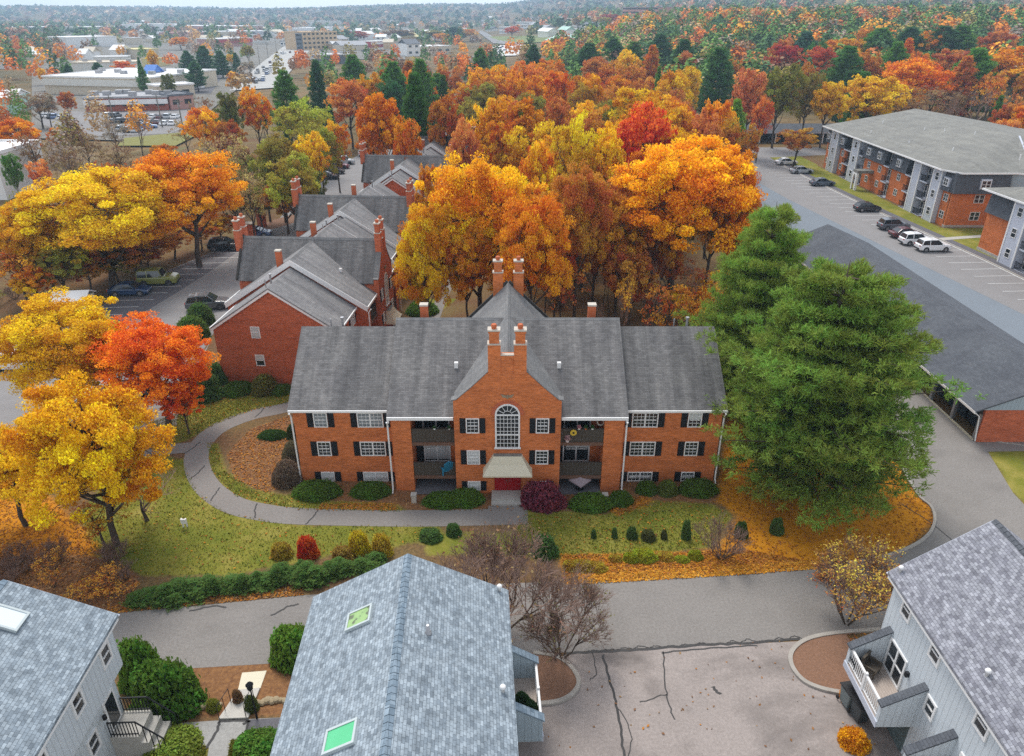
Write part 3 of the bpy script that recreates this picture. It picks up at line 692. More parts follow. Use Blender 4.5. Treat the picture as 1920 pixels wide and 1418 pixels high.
# left car park beside the brick row
LOT = W([(-260, 650), (100, 610), (190, 574), (270, 527), (340, 496), (440, 456), (470, 441)])+W([(520, 415), (556, 372), (600, 345), (645, 306), (690, 281), (715, 278)])+[(-24.5, 178), (-28, 140), (-30, 110), (-31.5, 72), (-29.5, 57)]+W([(395, 640), (345, 740), (330, 800), (300, 828), (240, 846), (100, 850), (-260, 880)])
sheet('car_park', LOT, .008, M['asphalt_l'])
sheet('parking_bays', W([(100, 612), (190, 576), (270, 529), (340, 498), (440, 458), (470, 455), (400, 505), (330, 550), (230, 610)]), .013, M['asphalt_d'])
m = MB()
for j in range(13):
    t = j/12; a = np.array(g(150, 592))*(1-t)+np.array(g(445, 457))*t; b = a+np.array([4.6, .35]); strip(m, [tuple(a), tuple(b)], .11, .018, 0, 1)
tag(m.build('parking_lines', M['paint']), kind='structure')
sheet('entrance_island', W([(480, 425), (540, 405), (585, 395), (590, 402), (560, 415), (500, 432)]), .02, M['mulch'], 3)
# right car park beside the mansard block
sheet('parking_lane', [(40, 60), (56.9, 60), (56.9, 74), (53.6, 98.4), (49.5, 130), (47, 165), (47, 190), (40, 190)], .008, M['asphalt_b'])
sheet('parking_rows', [(52.0, 60), (64.2, 60), (64.2, 94), (61.6, 120), (59.4, 155), (59.4, 172), (76, 176), (76, 186), (46.5, 186), (47, 165), (49.5, 130), (53.6, 98.4), (56.9, 74), (57, 60)], .013, M['asphalt_l'])
def kerbx(y): return float(np.interp(y, [60, 94, 120, 155, 172], [65.4, 64.0, 61.6, 59.4, 59.2]))
m = MB(); strip(m, [(kerbx(y)-.15, y) for y in range(60, 172, 4)], .2, .018, 0, 1)
for j in range(34):
    y = 66+j*2.78; x = kerbx(y); strip(m, [(x-5.6, y-.25), (x-.2, y)], .1, .019, 0, 1)
tag(m.build('bay_lines', M['paint']), kind='structure')
kerb('kerb', [(kerbx(y), y) for y in range(60, 173, 6)], .2, .14)
m = MB(); strip(m, [(kerbx(y)+.95, y) for y in range(60, 172, 4)], 1.6, .02, 0, 1); tag(m.build('pavement', M['asphalt_d']), kind='structure')
m = MB(); strip(m, W([(1762, 449), (1800, 446), (1860, 442)]), 1.2, .024); tag(m.build('front_walk', M['concrete']), kind='structure')
# islands and kerbs
kerb('kerb', W([(1560, 1060), (1640, 1049), (1700, 1030), (1738, 1006), (1752, 979), (1746, 952), (1722, 930), (1692, 880), (1655, 800)]), .18, .12)
ISL = W([(1000, 1226), (1040, 1232), (1066, 1248), (1083, 1272), (1082, 1292), (1062, 1311), (1030, 1320), (985, 1322)])
kerb('kerb', ISL, .22, .14); sheet('planting_bed', ISL+[(0.2, 24.3), (.2, 27.2)], .09, M['mulch'])
ISR = W([(1650, 1182), (1560, 1190), (1510, 1202), (1484, 1224), (1484, 1250), (1505, 1277), (1540, 1293), (1590, 1303)])
kerb('kerb', ISR, .22, .14); sheet('planting_bed', ISR+[(18, 24.8), (18, 28.6)], .09, M['mulch'])
kerb('kerb', [(36.4, 48.8)]+W([(1922, 836)]), .1, .05)
# steps walk between the grey houses
sheet('cream_walk', W([(454, 1262), (500, 1258), (488, 1292), (446, 1296)]), .02, M['cream'])
m = MB()
q = W([(446, 1296), (488, 1292), (478, 1316), (466, 1348), (410, 1350), (432, 1318)]); m.prism(q, 'z', -.05, .10)
tag(m.build('walk_landing', flat('pale_concrete', (.52, .49, .44), .9, .1)), kind='structure')
sheet('lower_walk', W([(250, 1362), (400, 1352), (545, 1345), (535, 1390), (500, 1440), (385, 1440), (392, 1402), (240, 1396)]), .016, M['cwalk'])
sheet('lower_walk_dark', W([(470, 1350), (546, 1345), (535, 1386), (455, 1388)]), .021, M['asphalt_d'])
m = MB()
for q in ([(412, 1354), (405, 1375), (385, 1405)], [(455, 1358), (470, 1352)], [(330, 1360), (322, 1392)], [(468, 1352), (456, 1388)], [(410, 1353), (466, 1351)]): strip(m, W(q), .13, .026, .03)  # cracks; the last strip paints the shadow under the landing edge
tag(m.build('walk_cracks_and_shadow', M['tar']), kind='structure')
# ================================================================ grey shingled town houses
def pitch(x, hw, ez, rz): return rz-(rz-ez)*abs(x)/hw
def town_house(label, loc, yaw, L, hw, ez, rz, roof, jetty=0.0, cap='cap_blue', left=True, side='siding'):
    T = thing('town_house', label, 'house', loc, yaw, 'grey shingled town houses')
    w = MB(); i = .32
    prof = [(-hw+i, -.1), (hw-i, -.1), (hw-i, ez-.1), (0, rz-.35), (-hw+i, ez-.1)]
    if jetty:
        prof = [(-hw+i, -.1), (hw-i-jetty, -.1), (hw-i-jetty, 4.3), (hw-i, 4.3), (hw-i, ez-.1), (0, rz-.35), (-hw+i, ez-.1)]
    w.prism(prof, 'y', -L+.25, -.25)
    w.build('wall', M[side], T)
    k = (rz-ez)/hw
    for s in (-1, 1):
        r = MB(); q = [(s*hw, -L, ez), (0, -L, rz), (0, 0, rz), (s*hw, 0, ez)]
        r.slab(q if s < 0 else q[::-1], .14); r.build('roof', M[roof], T)
        MB().bar((s*(hw-.02), .02, ez-.17), (0, .02, rz-.17), .05, .2, up=(0, 1, 0)).build('rake_trim', M['panel'], T)
        MB().box(*sorted((s*(hw-.12), s*(hw-.02))), -L, -.05, ez-.3, ez-.13).build('eave_trim', M['white'], T)
    c = MB(); kk = .17
    for s in (-1, 1):
        n = int(L/.28)
        for j in range(n):
            y0, y1 = -L+j*L/n, -L+(j+1)*L/n-.02
            q = [(s*kk, y0, rz-k*kk+.035), (0, y0, rz+.035), (0, y1, rz+.025), (s*kk, y1, rz-k*kk+.025)]
            c.slab(q if s < 0 else q[::-1], .02)
    c.build('ridge_cap', M[cap], T)
    return T
def skylight(T, s, x, y, w, l, hw, ez, rz, glass):
    """flat framed skylight lying on the slope; x is the distance from the ridge"""
    k = math.atan2(rz-ez, hw); ca, sa = math.cos(k), math.sin(k)
    def P(u, v, h): d = x+u*ca; return (s*(d+h*sa), y+v, rz-(rz-ez)/hw*x-u*sa+h*ca)
    f = MB()
    def bx(mb, u0, u1, v0, v1, h0, h1):
        c = [P(u, v, h) for h in (h0, h1) for u, v in ((u0, v0), (u1, v0), (u1, v1), (u0, v1))]
        for q in ((0, 3, 2, 1), (4, 5, 6, 7), (0, 1, 5, 4), (1, 2, 6, 5), (2, 3, 7, 6), (3, 0, 4, 7)): mb.face([c[i] for i in (q if s > 0 else q[::-1])])
    t = .09
    bx(f, -l/2, l/2, -w/2, -w/2+t, 0, .13); bx(f, -l/2, l/2, w/2-t, w/2, 0, .13); bx(f, -l/2, -l/2+t, -w/2+t, w/2-t, 0, .128); bx(f, l/2-t, l/2, -w/2+t, w/2-t, 0, .128)
    o = f.build('skylight', flat('skylight_frame', (.45, .50, .50), .5, .1), T)
    p = MB(); bx(p, -l/2+t, l/2-t, -w/2+t, w/2-t, .01, .10); p.build('pane', glass, o); return o
def roof_vent(T, s, x, y, hw, ez, rz, kind='cap'):
    z = pitch(x, hw, ez, rz); m = MB()
    if kind == 'cap': m.lathe([(.06, -.1), (.06, .18), (.11, .2), (.12, .27), (.08, .33), (.02, .34)], 12, (s*x, y, z))
    else: m.lathe([(.14, -.06), (.13, .06), (.07, .08), (.07, .42), (.05, .42)], 12, (s*x, y, z))
    return m.build('roof_vent', M['white'] if kind == 'cap' else M['metal'], T, True)
def plane_window(T, x, y, z, w, h, s):
    """double-hung window in a wall facing +x (s=1) or -x (s=-1), white casing"""
    return window(T, x, y, z, w, h, 1, 2, 1, rz=s*math.pi/2, t=.1)
HW, EZ = 4.22, 7.0
yawM = RAD(2.8)
TM = town_house('grey shingled house at the bottom centre with two green skylights', (-4.46, 24.38, 0), yawM, 14, 4.3, EZ, 9.25, 'roof_blue')
gl_g = NT('green_skylight_glass', .12, .5); f = gl_g.noise(gl_g.coord(), 1.2, 3); gl_g.col(gl_g.mix(f, (.06, .42, .17), (.10, .52, .24)))
gl_y = NT('olive_skylight_glass', .12, .5); f = gl_y.noise(gl_y.coord(), 2.4, 2); gl_y.col(gl_y.ramp(f, [(.44, (.27, .42, .14)), (.53, (.22, .36, .12)), (.56, (.10, .12, .05))]))
gl_w = NT('white_skylight_glass', .3, .5); gl_w.col((.62, .68, .70))
skylight(TM, -1, 1.75, -2.75, .95, 1.15, 4.3, EZ, 9.25, gl_y.m); skylight(TM, -1, 1.62, -8.15, .95, 1.25, 4.3, EZ, 9.25, gl_g.m)
roof_vent(TM, 1, 3.9, -.25, 4.3, EZ, 9.25); roof_vent(TM, 1, 1.05, -4.0, 4.3, EZ, 9.25, 'pipe'); roof_vent(TM, 1, 3.85, -5.6, 4.3, EZ, 9.25)
def deck(T, s, xw, y0, y1, pr, zf, side, capm, rail=True):
    """upper deck on the wall x=s*xw between two sloping privacy walls at y0 > y1; projects pr"""
    xo = xw+pr; D = MB(); a, b = sorted((s*xw, s*xo)); D.box(a, b, y1+.12, y0-.12, zf-.25, zf); d = D.build('deck', M['deck'], T)
    for y in (y0, y1):
        q = [(s*xw, zf-.35), (s*xo, zf-.35), (s*xo, zf+.95), (s*xw, zf+2.0)]
        p = MB().prism(q if s > 0 else q[::-1], 'y', y-.11, y+.11).build('privacy_wall', M[side], d)
        c = MB(); q = [(s*(xw-.0), zf+2.02), (s*(xo+.08), zf+.93), (s*(xo+.08), zf+1.02), (s*(xw-.0), zf+2.11)]
        c.prism(q if s > 0 else q[::-1], 'y', y-.19, y+.19).build('wall_cap', M[capm], p)
    if rail:
        r = MB(); ya, yb = y1+.12, y0-.12; x = s*(xo-.06)
        r.box(x-.05, x+.05, ya, yb, zf+.85, zf+.95); r.box(x-.035, x+.035, ya, yb, zf+.08, zf+.15)
        n = int((yb-ya)/.14)
        for j in range(1, n): y = ya+(yb-ya)*j/n; r.box(x-.018, x+.018, y-.018, y+.018, zf+.14, zf+.86)
        ym = (ya+yb)/2; r.box(x-.06, x+.06, ym-.06, ym+.06, zf, zf+1.05)
        r.build('railing', M['white'], d)
        f = MB(); f.box(*sorted((s*xo, s*(xo+.05))), y1-.11, y0+.11, zf-.38, zf-.02); f.build('fascia', M['panel'], d)
    return d
deck(TM, 1, 3.98, -.7, -3.75, 1.6, 2.35, 'siding_b', 'cap_blue'); deck(TM, 1, 3.98, -6.5, -9.6, 1.6, 2.35, 'siding_b', 'cap_blue', True)
for y in (-2.2, -8): window(TM, 3.985, y, 2.36, 1.6, 1.9, 1, 1, 2, rz=math.pi/2, t=.1)
MB().box(3.7, 4.4, -.5, -.3, 5.3, 5.6).build('wall_lamp', M['black'], TM) if False else None
# --- house on the right
XR = 21.35; HR = 4.05; RZR = 10.0
TR = town_house('pale blue town house with white railed decks over its garages, violet grey roof', (XR, 25.77, 0), 0, 15, HR, EZ, RZR, 'roof_violet', cap='roof_slate')
xw = HR-.32
roof_vent(TR, -1, 3.7, -.3, HR, EZ, RZR); roof_vent(TR, -1, 3.35, -6.3, HR, EZ, RZR)
for yw, z, w, h in ((24.2, 5.72, .78, .95), (21.75, 5.72, .78, .95), (18.4, 5.72, .85, 1.0), (21.0, 3.35, .72, .95), (15.5, 5.72, .85, 1)): plane_window(TR, -xw-.002, yw-25.77, z, w, h, -1)
deck(TR, -1, xw, 24.78-25.77, 21.6-25.77, 1.68, 2.35, 'siding', 'roof_slate'); deck(TR, -1, xw, 19.35-25.77, 16.2-25.77, 1.68, 2.35, 'siding', 'roof_slate')
for y in (23.85, 18.0): window(TR, -xw-.002, y-25.77, 2.36, 1.5, 1.8, 1, 1, 2, rz=-math.pi/2, t=.1)
for y in (22.9, 17.6): m = MB(); m.box(-xw-.04, -xw+.02, y-25.77-1.2, y-25.77+1.2, 0, 2.0); [m.box(-xw-.055, -xw-.03, y-25.77-1.1, y-25.77+1.1, .1+.48*j, .5+.48*j) for j in range(4)]; m.build('garage_door', flat('dark_teal_door', (.10, .13, .13), .6, .15), TR)
MB().box(-xw-.16, -xw, 22.75-25.77, 22.9-25.77, 3.6, 3.85).build('wall_lamp', M['black'], TR)
# --- house on the left
TL = town_house('blue grey shingled house with a white skylight and a black railed stoop', (-20.95, 22.95, 0), yawM, 14, 4.1, EZ, 9.1, 'roof_blue', jetty=.62)
skylight(TL, 1, .95, -1.75, 1.0, 1.2, 4.1, EZ, 9.1, gl_w.m)
xw = 4.1-.32
for y, z in ((-1.15, 5.35), (-3.55, 5.35), (-6.2, 5.35)): plane_window(TL, xw+.002, y, z, .78, 1.0, 1)
xl = xw-.62
plane_window(TL, xl+.002, -2.75, 1.9, .8, 1.05, 1); plane_window(TL, xl+.002, -5.4, 1.9, .8, 1.05, 1)
d = MB(); d.box(xl-.02, xl+.06, -1.55, -.6, 1.5, 3.3); dm = d.build('door', M['white'], TL); MB().box(xl+.05, xl+.075, -1.42, -.73, 1.62, 3.18).build('pane', M['glass'], dm)
MB().lathe([(.04, 0), (.09, .05), (.09, .25), (.03, .32)], 10, (xl+.18, -1.85, 2.75)).build('wall_lamp', M['black'], TL)
s = MB(); s.box(xl+.001, xl+1.25, -1.75, -.35, -.1, 1.45); s.box(xl+1.25, xl+1.6, -1.75, -.35, -.1, 1.05); s.box(xl+1.6, xl+1.95, -1.75, -.35, -.1, .65); s.box(xl+1.95, xl+2.3, -1.75, -.35, -.1, .28)
st = s.build('stoop', M['concrete'], TL)
for y in (-.4, -1.7):
    r = MB(); r.bar((xl+.05, y, 2.35), (xl+1.25, y, 2.35), .05, .05); r.bar((xl+1.25, y, 2.35), (xl+2.25, y, 1.2), .05, .05); r.bar((xl+.05, y, 1.6), (xl+1.25, y, 1.6), .04, .04)
    for j in range(10): x = xl+.06+j*.132; r.bar((x, y, 1.46), (x, y, 2.35), .03, .03)
    for j in range(1, 5): r.bar((xl+1.25+j*.25, y, 1.2-j*.25), (xl+1.25+j*.25, y, 2.35-j*.285), .03, .03)
    r.build('railing', M['black'], st)
# ================================================================ long brick garage
TG = thing('garage_row', 'long brick garage with dark slate roof and open bays beside the lane', 'garage', (35.2, 48.0, 0), 0)
Lg, hwg, eg, rg = 45, 5.8, 2.9, 5.4
w = MB(); w.prism([(.95, -.1), (1.2, -.1), (1.2, 2.75), (.95, 2.75)], 'y', .3, .301)
w = MB(); w.prism([(1.0, -.1), (10.6, -.1), (10.6, 3.1), (5.8, 5.1), (1.0, 3.1)], 'y', .3, .55); w.box(5.0, 5.25, .56, Lg-.3, -.1, 2.9); w.box(10.35, 10.6, .56, Lg-.3, -.1, 2.75); w.box(1.0, 10.34, Lg-.5, Lg-.3, -.1, 2.9)
w.build('wall', M['brick_dull'], TG)
gs = MB(); gs.prism([(.5, 2.90), (11.1, 2.90), (5.8, 5.2)], 'y', .22, .29); gs.build('gable_siding', M['siding_b'], TG)
r = MB(); r.slab([(0, 0, eg), (hwg, 0, rg), (hwg, Lg, rg), (0, Lg, eg)]); r.slab([(hwg, 0, rg), (2*hwg, 0, eg), (2*hwg, Lg, eg), (hwg, Lg, rg)]); r.build('roof', M['roof_slate'], TG)
MB().box(-.03, .05, 0, Lg, eg-.22, eg-.03).build('eave_trim', M['white'], TG)
MB().box(.9, 1.2, .56, Lg, 2.35, 2.72).build('lintel', M['dark'], TG)
for j in range(14):
    y = .45+j*3.3
    MB().box(.92, 1.18, y, y+.3, 0, 2.35).build('post', M['metal'], TG)
    if j < 13: m = MB(); m.box(2.2, 2.26, y+.3, y+3.3, 0, 2.3); [m.box(2.185, 2.21, y+.4, y+3.2, .08+.56*q, .58+.56*q) for q in range(4)]; m.build('garage_door', flat('navy_door', (.035, .05, .065), .6, .2) if j == 0 else bpy.data.materials['navy_door'], TG)
MB().tube([(.05, .1, 2.75), (.6, .28, 2.3), (.9, .28, .1)], .05, 8).build('downspout', M['white'], TG)
MB().box(.9, 1.0, .5, Lg, -.02, .12).build('kerb_sill', M['cream'], TG)
# ================================================================ mansard apartment block
TA = thing('apartment_block', 'long three-storey brick block with grey mansard, pale pilasters and low hipped roof', 'apartment building', (67.3, 111.4, 0), 0, 'mansard apartment blocks')
def bay(T, y0, y1, kind, x0=0.0):
    if kind == 'brick':
        MB().box(x0, x0+.6, y0, y1, -.1, 5.5).build('wall', M['brick'], T)
        m = MB(); m.prism([(x0+.5, 5.35), (x0-.55, 5.35), (x0-.12, 8.3), (x0+.5, 8.3)], 'y', y0, y1); m.build('mansard', M['roof_slate'], T)
        n = max(1, int((y1-y0)/3.2))
        for j in range(n):
            y = y0+(y1-y0)*(j+.5)/n
            if y1-y0 > 2:
                for z in (1.1, 3.7): window(T, x0-.002, y, z, 1.2, 1.15, 1, 2, 2, rz=-math.pi/2)
                d = MB(); d.box(x0-.62, x0+.1, y-.75, y+.75, 6.0, 7.35); o = d.build('dormer', M['panel'], T); window(T, x0-.622, y, 6.1, 1.2, 1.1, 1, 2, 2, rz=-math.pi/2)
    elif kind == 'pil':
        MB().box(x0-.7, x0+.6, y0, y1, -.1, 8.3).build('pilaster', M['panel'], T)
        MB().box(x0-.76, x0-.7, y0, y0+.25, -.1, 8.3).build('corner_board', M['white'], T); MB().box(x0-.76, x0-.7, y1-.25, y1, -.1, 8.3).build('corner_board', M['white'], T)
        if y1-y0 > 2.6:
            for z in (1.0, 3.7, 6.4): window(T, x0-.702, (y0+y1)/2, z, 1.0, 1.2, 1, 2, 1, rz=-math.pi/2)
    else:
        MB().box(x0+.45, x0+.63, y0, y1, -.1, 8.3).build('wall', M['dark'], T)  # back wall coloured dark for the shade of the balcony recess
        for z in (.05, 2.75, 5.45):
            s = MB(); s.box(x0-.6, x0+.44, y0, y1, z-.2, z); o = s.build('balcony', M['panel'], T)
            r = MB(); r.box(x0-.58, x0-.5, y0, y1, z+.9, z+1.0); [r.box(x0-.56, x0-.52, y, y+.04, z, z+.9) for y in np.arange(y0+.1, y1, .2)]; r.build('railing', M['black'], o)
            window(T, x0+.445, (y0+y1)/2, z+.02, min(1.8, y1-y0-.3), 2.0, 1, 1, 2, rz=-math.pi/2)
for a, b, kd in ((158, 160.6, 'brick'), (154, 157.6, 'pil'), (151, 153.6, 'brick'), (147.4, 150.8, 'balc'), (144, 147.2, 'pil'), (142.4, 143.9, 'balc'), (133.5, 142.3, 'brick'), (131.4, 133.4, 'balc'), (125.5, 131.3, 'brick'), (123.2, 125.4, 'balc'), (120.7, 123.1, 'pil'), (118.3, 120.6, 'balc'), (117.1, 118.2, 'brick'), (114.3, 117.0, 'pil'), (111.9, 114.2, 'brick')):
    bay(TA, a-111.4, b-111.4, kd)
MB().box(.65, 36, .65, 49.2, -.1, 8.28).build('core_wall', M['brick'], TA)
# front end facing the camera
w = MB(); w.box(.0, 8.0, .05, .64, -.1, 5.5); w.build('wall', M['brick'], TA)
MB().box(-.1, 8.1, -.02, .6, -.1, .35).build('plinth', M['concrete'], TA)
m = MB(); m.prism([(.5, 5.3), (-.6, 5.3), (-.15, 8.3), (.5, 8.3)], 'x', -.3, 8.0); m.build('mansard', M['roof_slate'], TA)
for z in (1.1, 3.75): window(TA, 4.2, .045, z, 1.5, 1.3, 1, 2, 2)
d = MB(); d.box(3.4, 5.0, -.62, .1, 6.0, 7.5); d.build('dormer', M['panel'], TA); window(TA, 4.2, -.622, 6.1, 1.4, 1.2, 1, 2, 2)
MB().prism([(8.0, .1), (9.9, -1.6), (10.1, -1.4), (8.2, .8)], 'z', -.1, 8.3).build('pilaster', M['siding_b'], TA)
MB().box(9.9, 36, -1.5, .6, -.1, 8.3).build('pilaster', M['panel'], TA)
for z in (.3, 3.0, 5.9): m = MB(); m.box(11.0, 15.0, -1.56, -1.49, z, z+2.0); m.build('opening_shade_panel', M['dark'], TA); MB().box(12.9, 13.1, -1.62, -1.565, z, z+2.0).build('post', M['white'], TA)  # flat dark panels paint the shade of balcony recesses on the wall
# low hipped roof
e = 8.42; r = MB()
O = [(-1.4, 50, e), (-1.4, 2.3, e), (.2, -.6, e), (8.6, -.6, e), (10.0, -2.2, e), (38, -2.2, e), (38, 50, e)]
Rg = [(18.5, 52, 11.6), (16.8, 14, 11.6)]
r.face([O[0], O[1], Rg[1], Rg[0]]); r.face([O[1], O[2], Rg[1]]); r.face([O[2], O[3], Rg[1]]); r.face([O[3], O[4], Rg[1]]); r.face([O[4], O[5], Rg[1]]); r.face([O[5], O[6], Rg[0], Rg[1]]); r.face([O[6], O[0], Rg[0]]); r.face(O[::-1])
ro = r.build('roof', M['roof_tan'], TA)
t = MB()
for a, b in zip(O, O[1:]): t.bar((a[0], a[1], e-.1), (b[0], b[1], e-.1), .12, .22)
t.build('eave_trim', M['white'], ro)
MB().bar(O[4], (16.8, 14, 11.62), .25, .06).build('hip_flashing', M['panel'], ro)
for x, y in ((2, 35), (3, 22), (5.2, 12), (9.5, 30), (11, 26), (13, 20), (7.3, 42), (14.5, 9), (9.3, 1.2)):
    z = 8.42+3.2*min(1, (x+1.4)/18.5)
    MB().tube([(x, y, z-.3), (x, y, z+.55)], .09, 8).build('roof_vent', M['white'], ro)
# entrance porch with a blue arched panel
p = MB(); p.box(-3.0, -.05, 26.2, 28.2, 3.1, 3.6); p.build('porch_roof', M['roof_tan'], TA)
for y in (26.3, 28.1): MB().box(-2.95, -2.7, y-.12, y+.12, 0, 3.1).build('porch_post', M['white'], TA)
q = [(26.3, 0), (26.75, 0), (26.75, 2.3), (27.0, 2.8), (27.4, 2.8), (27.65, 2.3), (27.65, 0), (28.1, 0), (28.1, 3.09), (26.3, 3.09)]
MB().prism(q, 'x', -3.06, -2.96).build('porch_arch', M['white'], TA)
# neighbouring mansard block at the edge
TB = thing('apartment_block', 'mansard brick block cut by the edge of the view with a pale window pilaster', 'apartment building', (66.4, 76, 0), RAD(1.5), 'mansard apartment blocks')
for a, b, kd in ((18.4, 23.8, 'plain'), (15.2, 18.2, 'pil'), (13.0, 15.0, 'balc'), (6, 12.9, 'brick'), (0, 5.9, 'balc')):
    if kd == 'plain':
        MB().box(0, .6, a, b, -.1, 5.5).build('wall', M['brick'], TB); MB().prism([(.5, 5.35), (-.55, 5.35), (-.12, 8.3), (.5, 8.3)], 'y', a, b).build('mansard', M['roof_slate'], TB)
    else: bay(TB, a, b, kd)
MB().box(-.08, 0, 18.4, 23.85, -.1, .4).build('plinth', M['concrete'], TB); MB().box(.61, 18, .1, 23.8, -.1, 8.28).build('core_wall', M['brick'], TB)
MB().prism([(.61, 5.35), (-.5, 5.35), (-.1, 8.3), (.61, 8.3)], 'y', 23.8, 23.81)
r = MB(); O = [(-1.2, 0, 8.42), (18, 0, 8.42), (18, 24.6, 8.42), (-1.2, 24.6, 8.42)]; Rg = [(8.5, 0, 10.6), (8.5, 16, 10.6)]
r.face([O[0], Rg[0], Rg[1], O[3]][::-1]); r.face([O[2], O[3], Rg[1]]); r.face([O[1], O[2], Rg[1], Rg[0]]); r.face(O[::-1]); ro = r.build('roof', M['roof_tan'], TB)
MB().bar((-1.2, 0, 8.32), (-1.2, 24.6, 8.32), .12, .22).build('eave_trim', M['white'], ro); MB().bar((-1.2, 24.6, 8.32), (18, 24.6, 8.32), .12, .22).build('eave_trim', M['white'], ro)
# low carport building behind
TC = thing('carport', 'low grey carport with dark bays beyond the far end of the car park', 'carport', (66, 196, 0), 0)
MB().prism([(0, 2.6), (9, 2.6), (4.5, 4.0)], 'y', -.1, .0).build('gable_siding', M['siding_b'], TC)
r = MB(); r.slab([(-12, -4, 2.8), (34, -4, 2.8), (34, 1, 4.2), (-12, 1, 4.2)]); r.slab([(-12, 1, 4.2), (34, 1, 4.2), (34, 6, 2.8), (-12, 6, 2.8)]); r.build('roof', M['roof_slate'], TC)
MB().box(-12, 34, -4.06, -4.0, 2.45, 2.75).build('eave_trim', M['panel'], TC)
MB().box(-11.5, 33.5, 1, 1.3, 0, 2.7).build('wall', M['dark'], TC); MB().box(-11.5, -8, -3.5, .9, 0, 2.65).build('wall', M['brick'], TC)
for j in range(11): MB().box(-7+j*4, -6.75+j*4, -3.7, -3.4, 0, 2.65).build('post', M['white'], TC)
# ================================================================ plants
nr = np.random.default_rng(11)
def leaf_quads(C, size, up=.5, out=None, asp=.6, spread=1.0):
    """one small bent diamond per centre"""
    n = len(C); nrm = nr.normal(size=(n, 3))*spread; nrm[:, 2] += up
    if out is not None: nrm += out
    nrm /= np.linalg.norm(nrm, axis=1)[:, None]+1e-9
    r = nr.normal(size=(n, 3)); t = np.cross(nrm, r); t /= np.linalg.norm(t, axis=1)[:, None]+1e-9; b = np.cross(nrm, t)
    s = (size*nr.uniform(.6, 1.35, n))[:, None] if np.isscalar(size) else size[:, None]
    V = np.stack([C-t*s, C-b*s*asp+nrm*s*.15, C+t*s, C+b*s*asp+nrm*s*.15], 1).reshape(-1, 3)
    return V, np.arange(n*4).reshape(n, 4)
def ell(n, rad=1.0, hollow=.0):
    d = nr.normal(size=(n, 3)); d /= np.linalg.norm(d, axis=1)[:, None]
    return d*(rad*nr.uniform(hollow**3, 1, n)**(1/3))[:, None]
def crown_mesh(name, C, size, cl, mat, **kw):
    V, F = leaf_quads(C, size, **kw); n = len(F)
    return np_mesh(name, V, F, mat, {'lf': ('FACE', 'FLOAT', nr.random(n)), 'cl': ('FACE', 'FLOAT', cl)})
def deciduous(seed, nlobe=11, per=11, nleaf=55, leaf=.017, thin=1.0, low=.27, rx=.40):
    """unit tree (height 1): trunk mesh and crown mesh; lobes -> clumps -> leaves"""
    global nr
    nr = np.random.default_rng(seed); r = random.Random(seed); tb = MB()
    bend = [(0, 0, 0)]; x = y = 0
    for z in (.12, .26, .42, .6, .78): x += r.uniform(-.02, .02); y += r.uniform(-.02, .02); bend.append((x, y, z))
    tb.tube([(0, 0, -.02)]+bend, [.030, .024, .019, .0165, .013, .009, .004], 7)
    cz = (1+low)/2+.0; rz = (1-low)/2
    lobes = []
    for i in range(nlobe):
        ph = i*2.4+r.uniform(-.4, .4); t = (i+.5)/nlobe; zz = -0.75+1.6*t
        rr = math.sqrt(max(.05, 1-min(1, abs(zz))**2))*r.uniform(.45, .8)
        lobes.append((Vector((rx*rr*math.cos(ph), rx*rr*math.sin(ph), cz+rz*zz*.62)), r.uniform(.13, .2)*(1.1 if t < .7 else .85)))
    pts, cls, outs = [], [], []
    for c, rad in lobes:
        z0 = max(.16, min(.7, c.z-.16-r.uniform(0, .12))); bx = np.interp(z0, [b[2] for b in bend], [b[0] for b in bend]); by = np.interp(z0, [b[2] for b in bend], [b[1] for b in bend])
        a = Vector((bx, by, z0)); mid = a.lerp(c, .5)+Vector((r.uniform(-.03, .03), r.uniform(-.03, .03), -.015))
        tb.tube([a, mid, c], [.010, .0065, .0035], 5)
        lb = r.random()
        for k in range(per):
            d = Vector((r.gauss(0, 1), r.gauss(0, 1), r.gauss(.35, .8))).normalized(); q = c+Vector((d.x*rad, d.y*rad, d.z*rad*.72))*r.uniform(.55, 1.12)
            if k % 2 == 0: tb.tube([c.lerp(q, .1), c.lerp(q, .55)+Vector((0, 0, .008)), q], [.003, .002, .001], 3, cap=False)
            nn = int(nleaf*r.uniform(.5, 1.4)*thin); e = ell(nn, 1)*np.array([.062, .062, .034])*r.uniform(.7, 1.25)
            pts.append(np.array(q)+e); cls.append(np.clip(np.full(nn, .55*lb+.45*r.random())+nr.normal(0, .07, nn), 0, 1))
            o = np.array(q)-np.array((0, 0, cz-.1)); outs.append(np.tile(o/np.linalg.norm(o)*.7, (nn, 1)))
    tm = tb.mesh('trunk', M['bark'], True)
    cm = crown_mesh('crown', np.concatenate(pts), leaf, np.concatenate(cls), M['leaf'], out=np.concatenate(outs), up=.5)
    return cm, tm
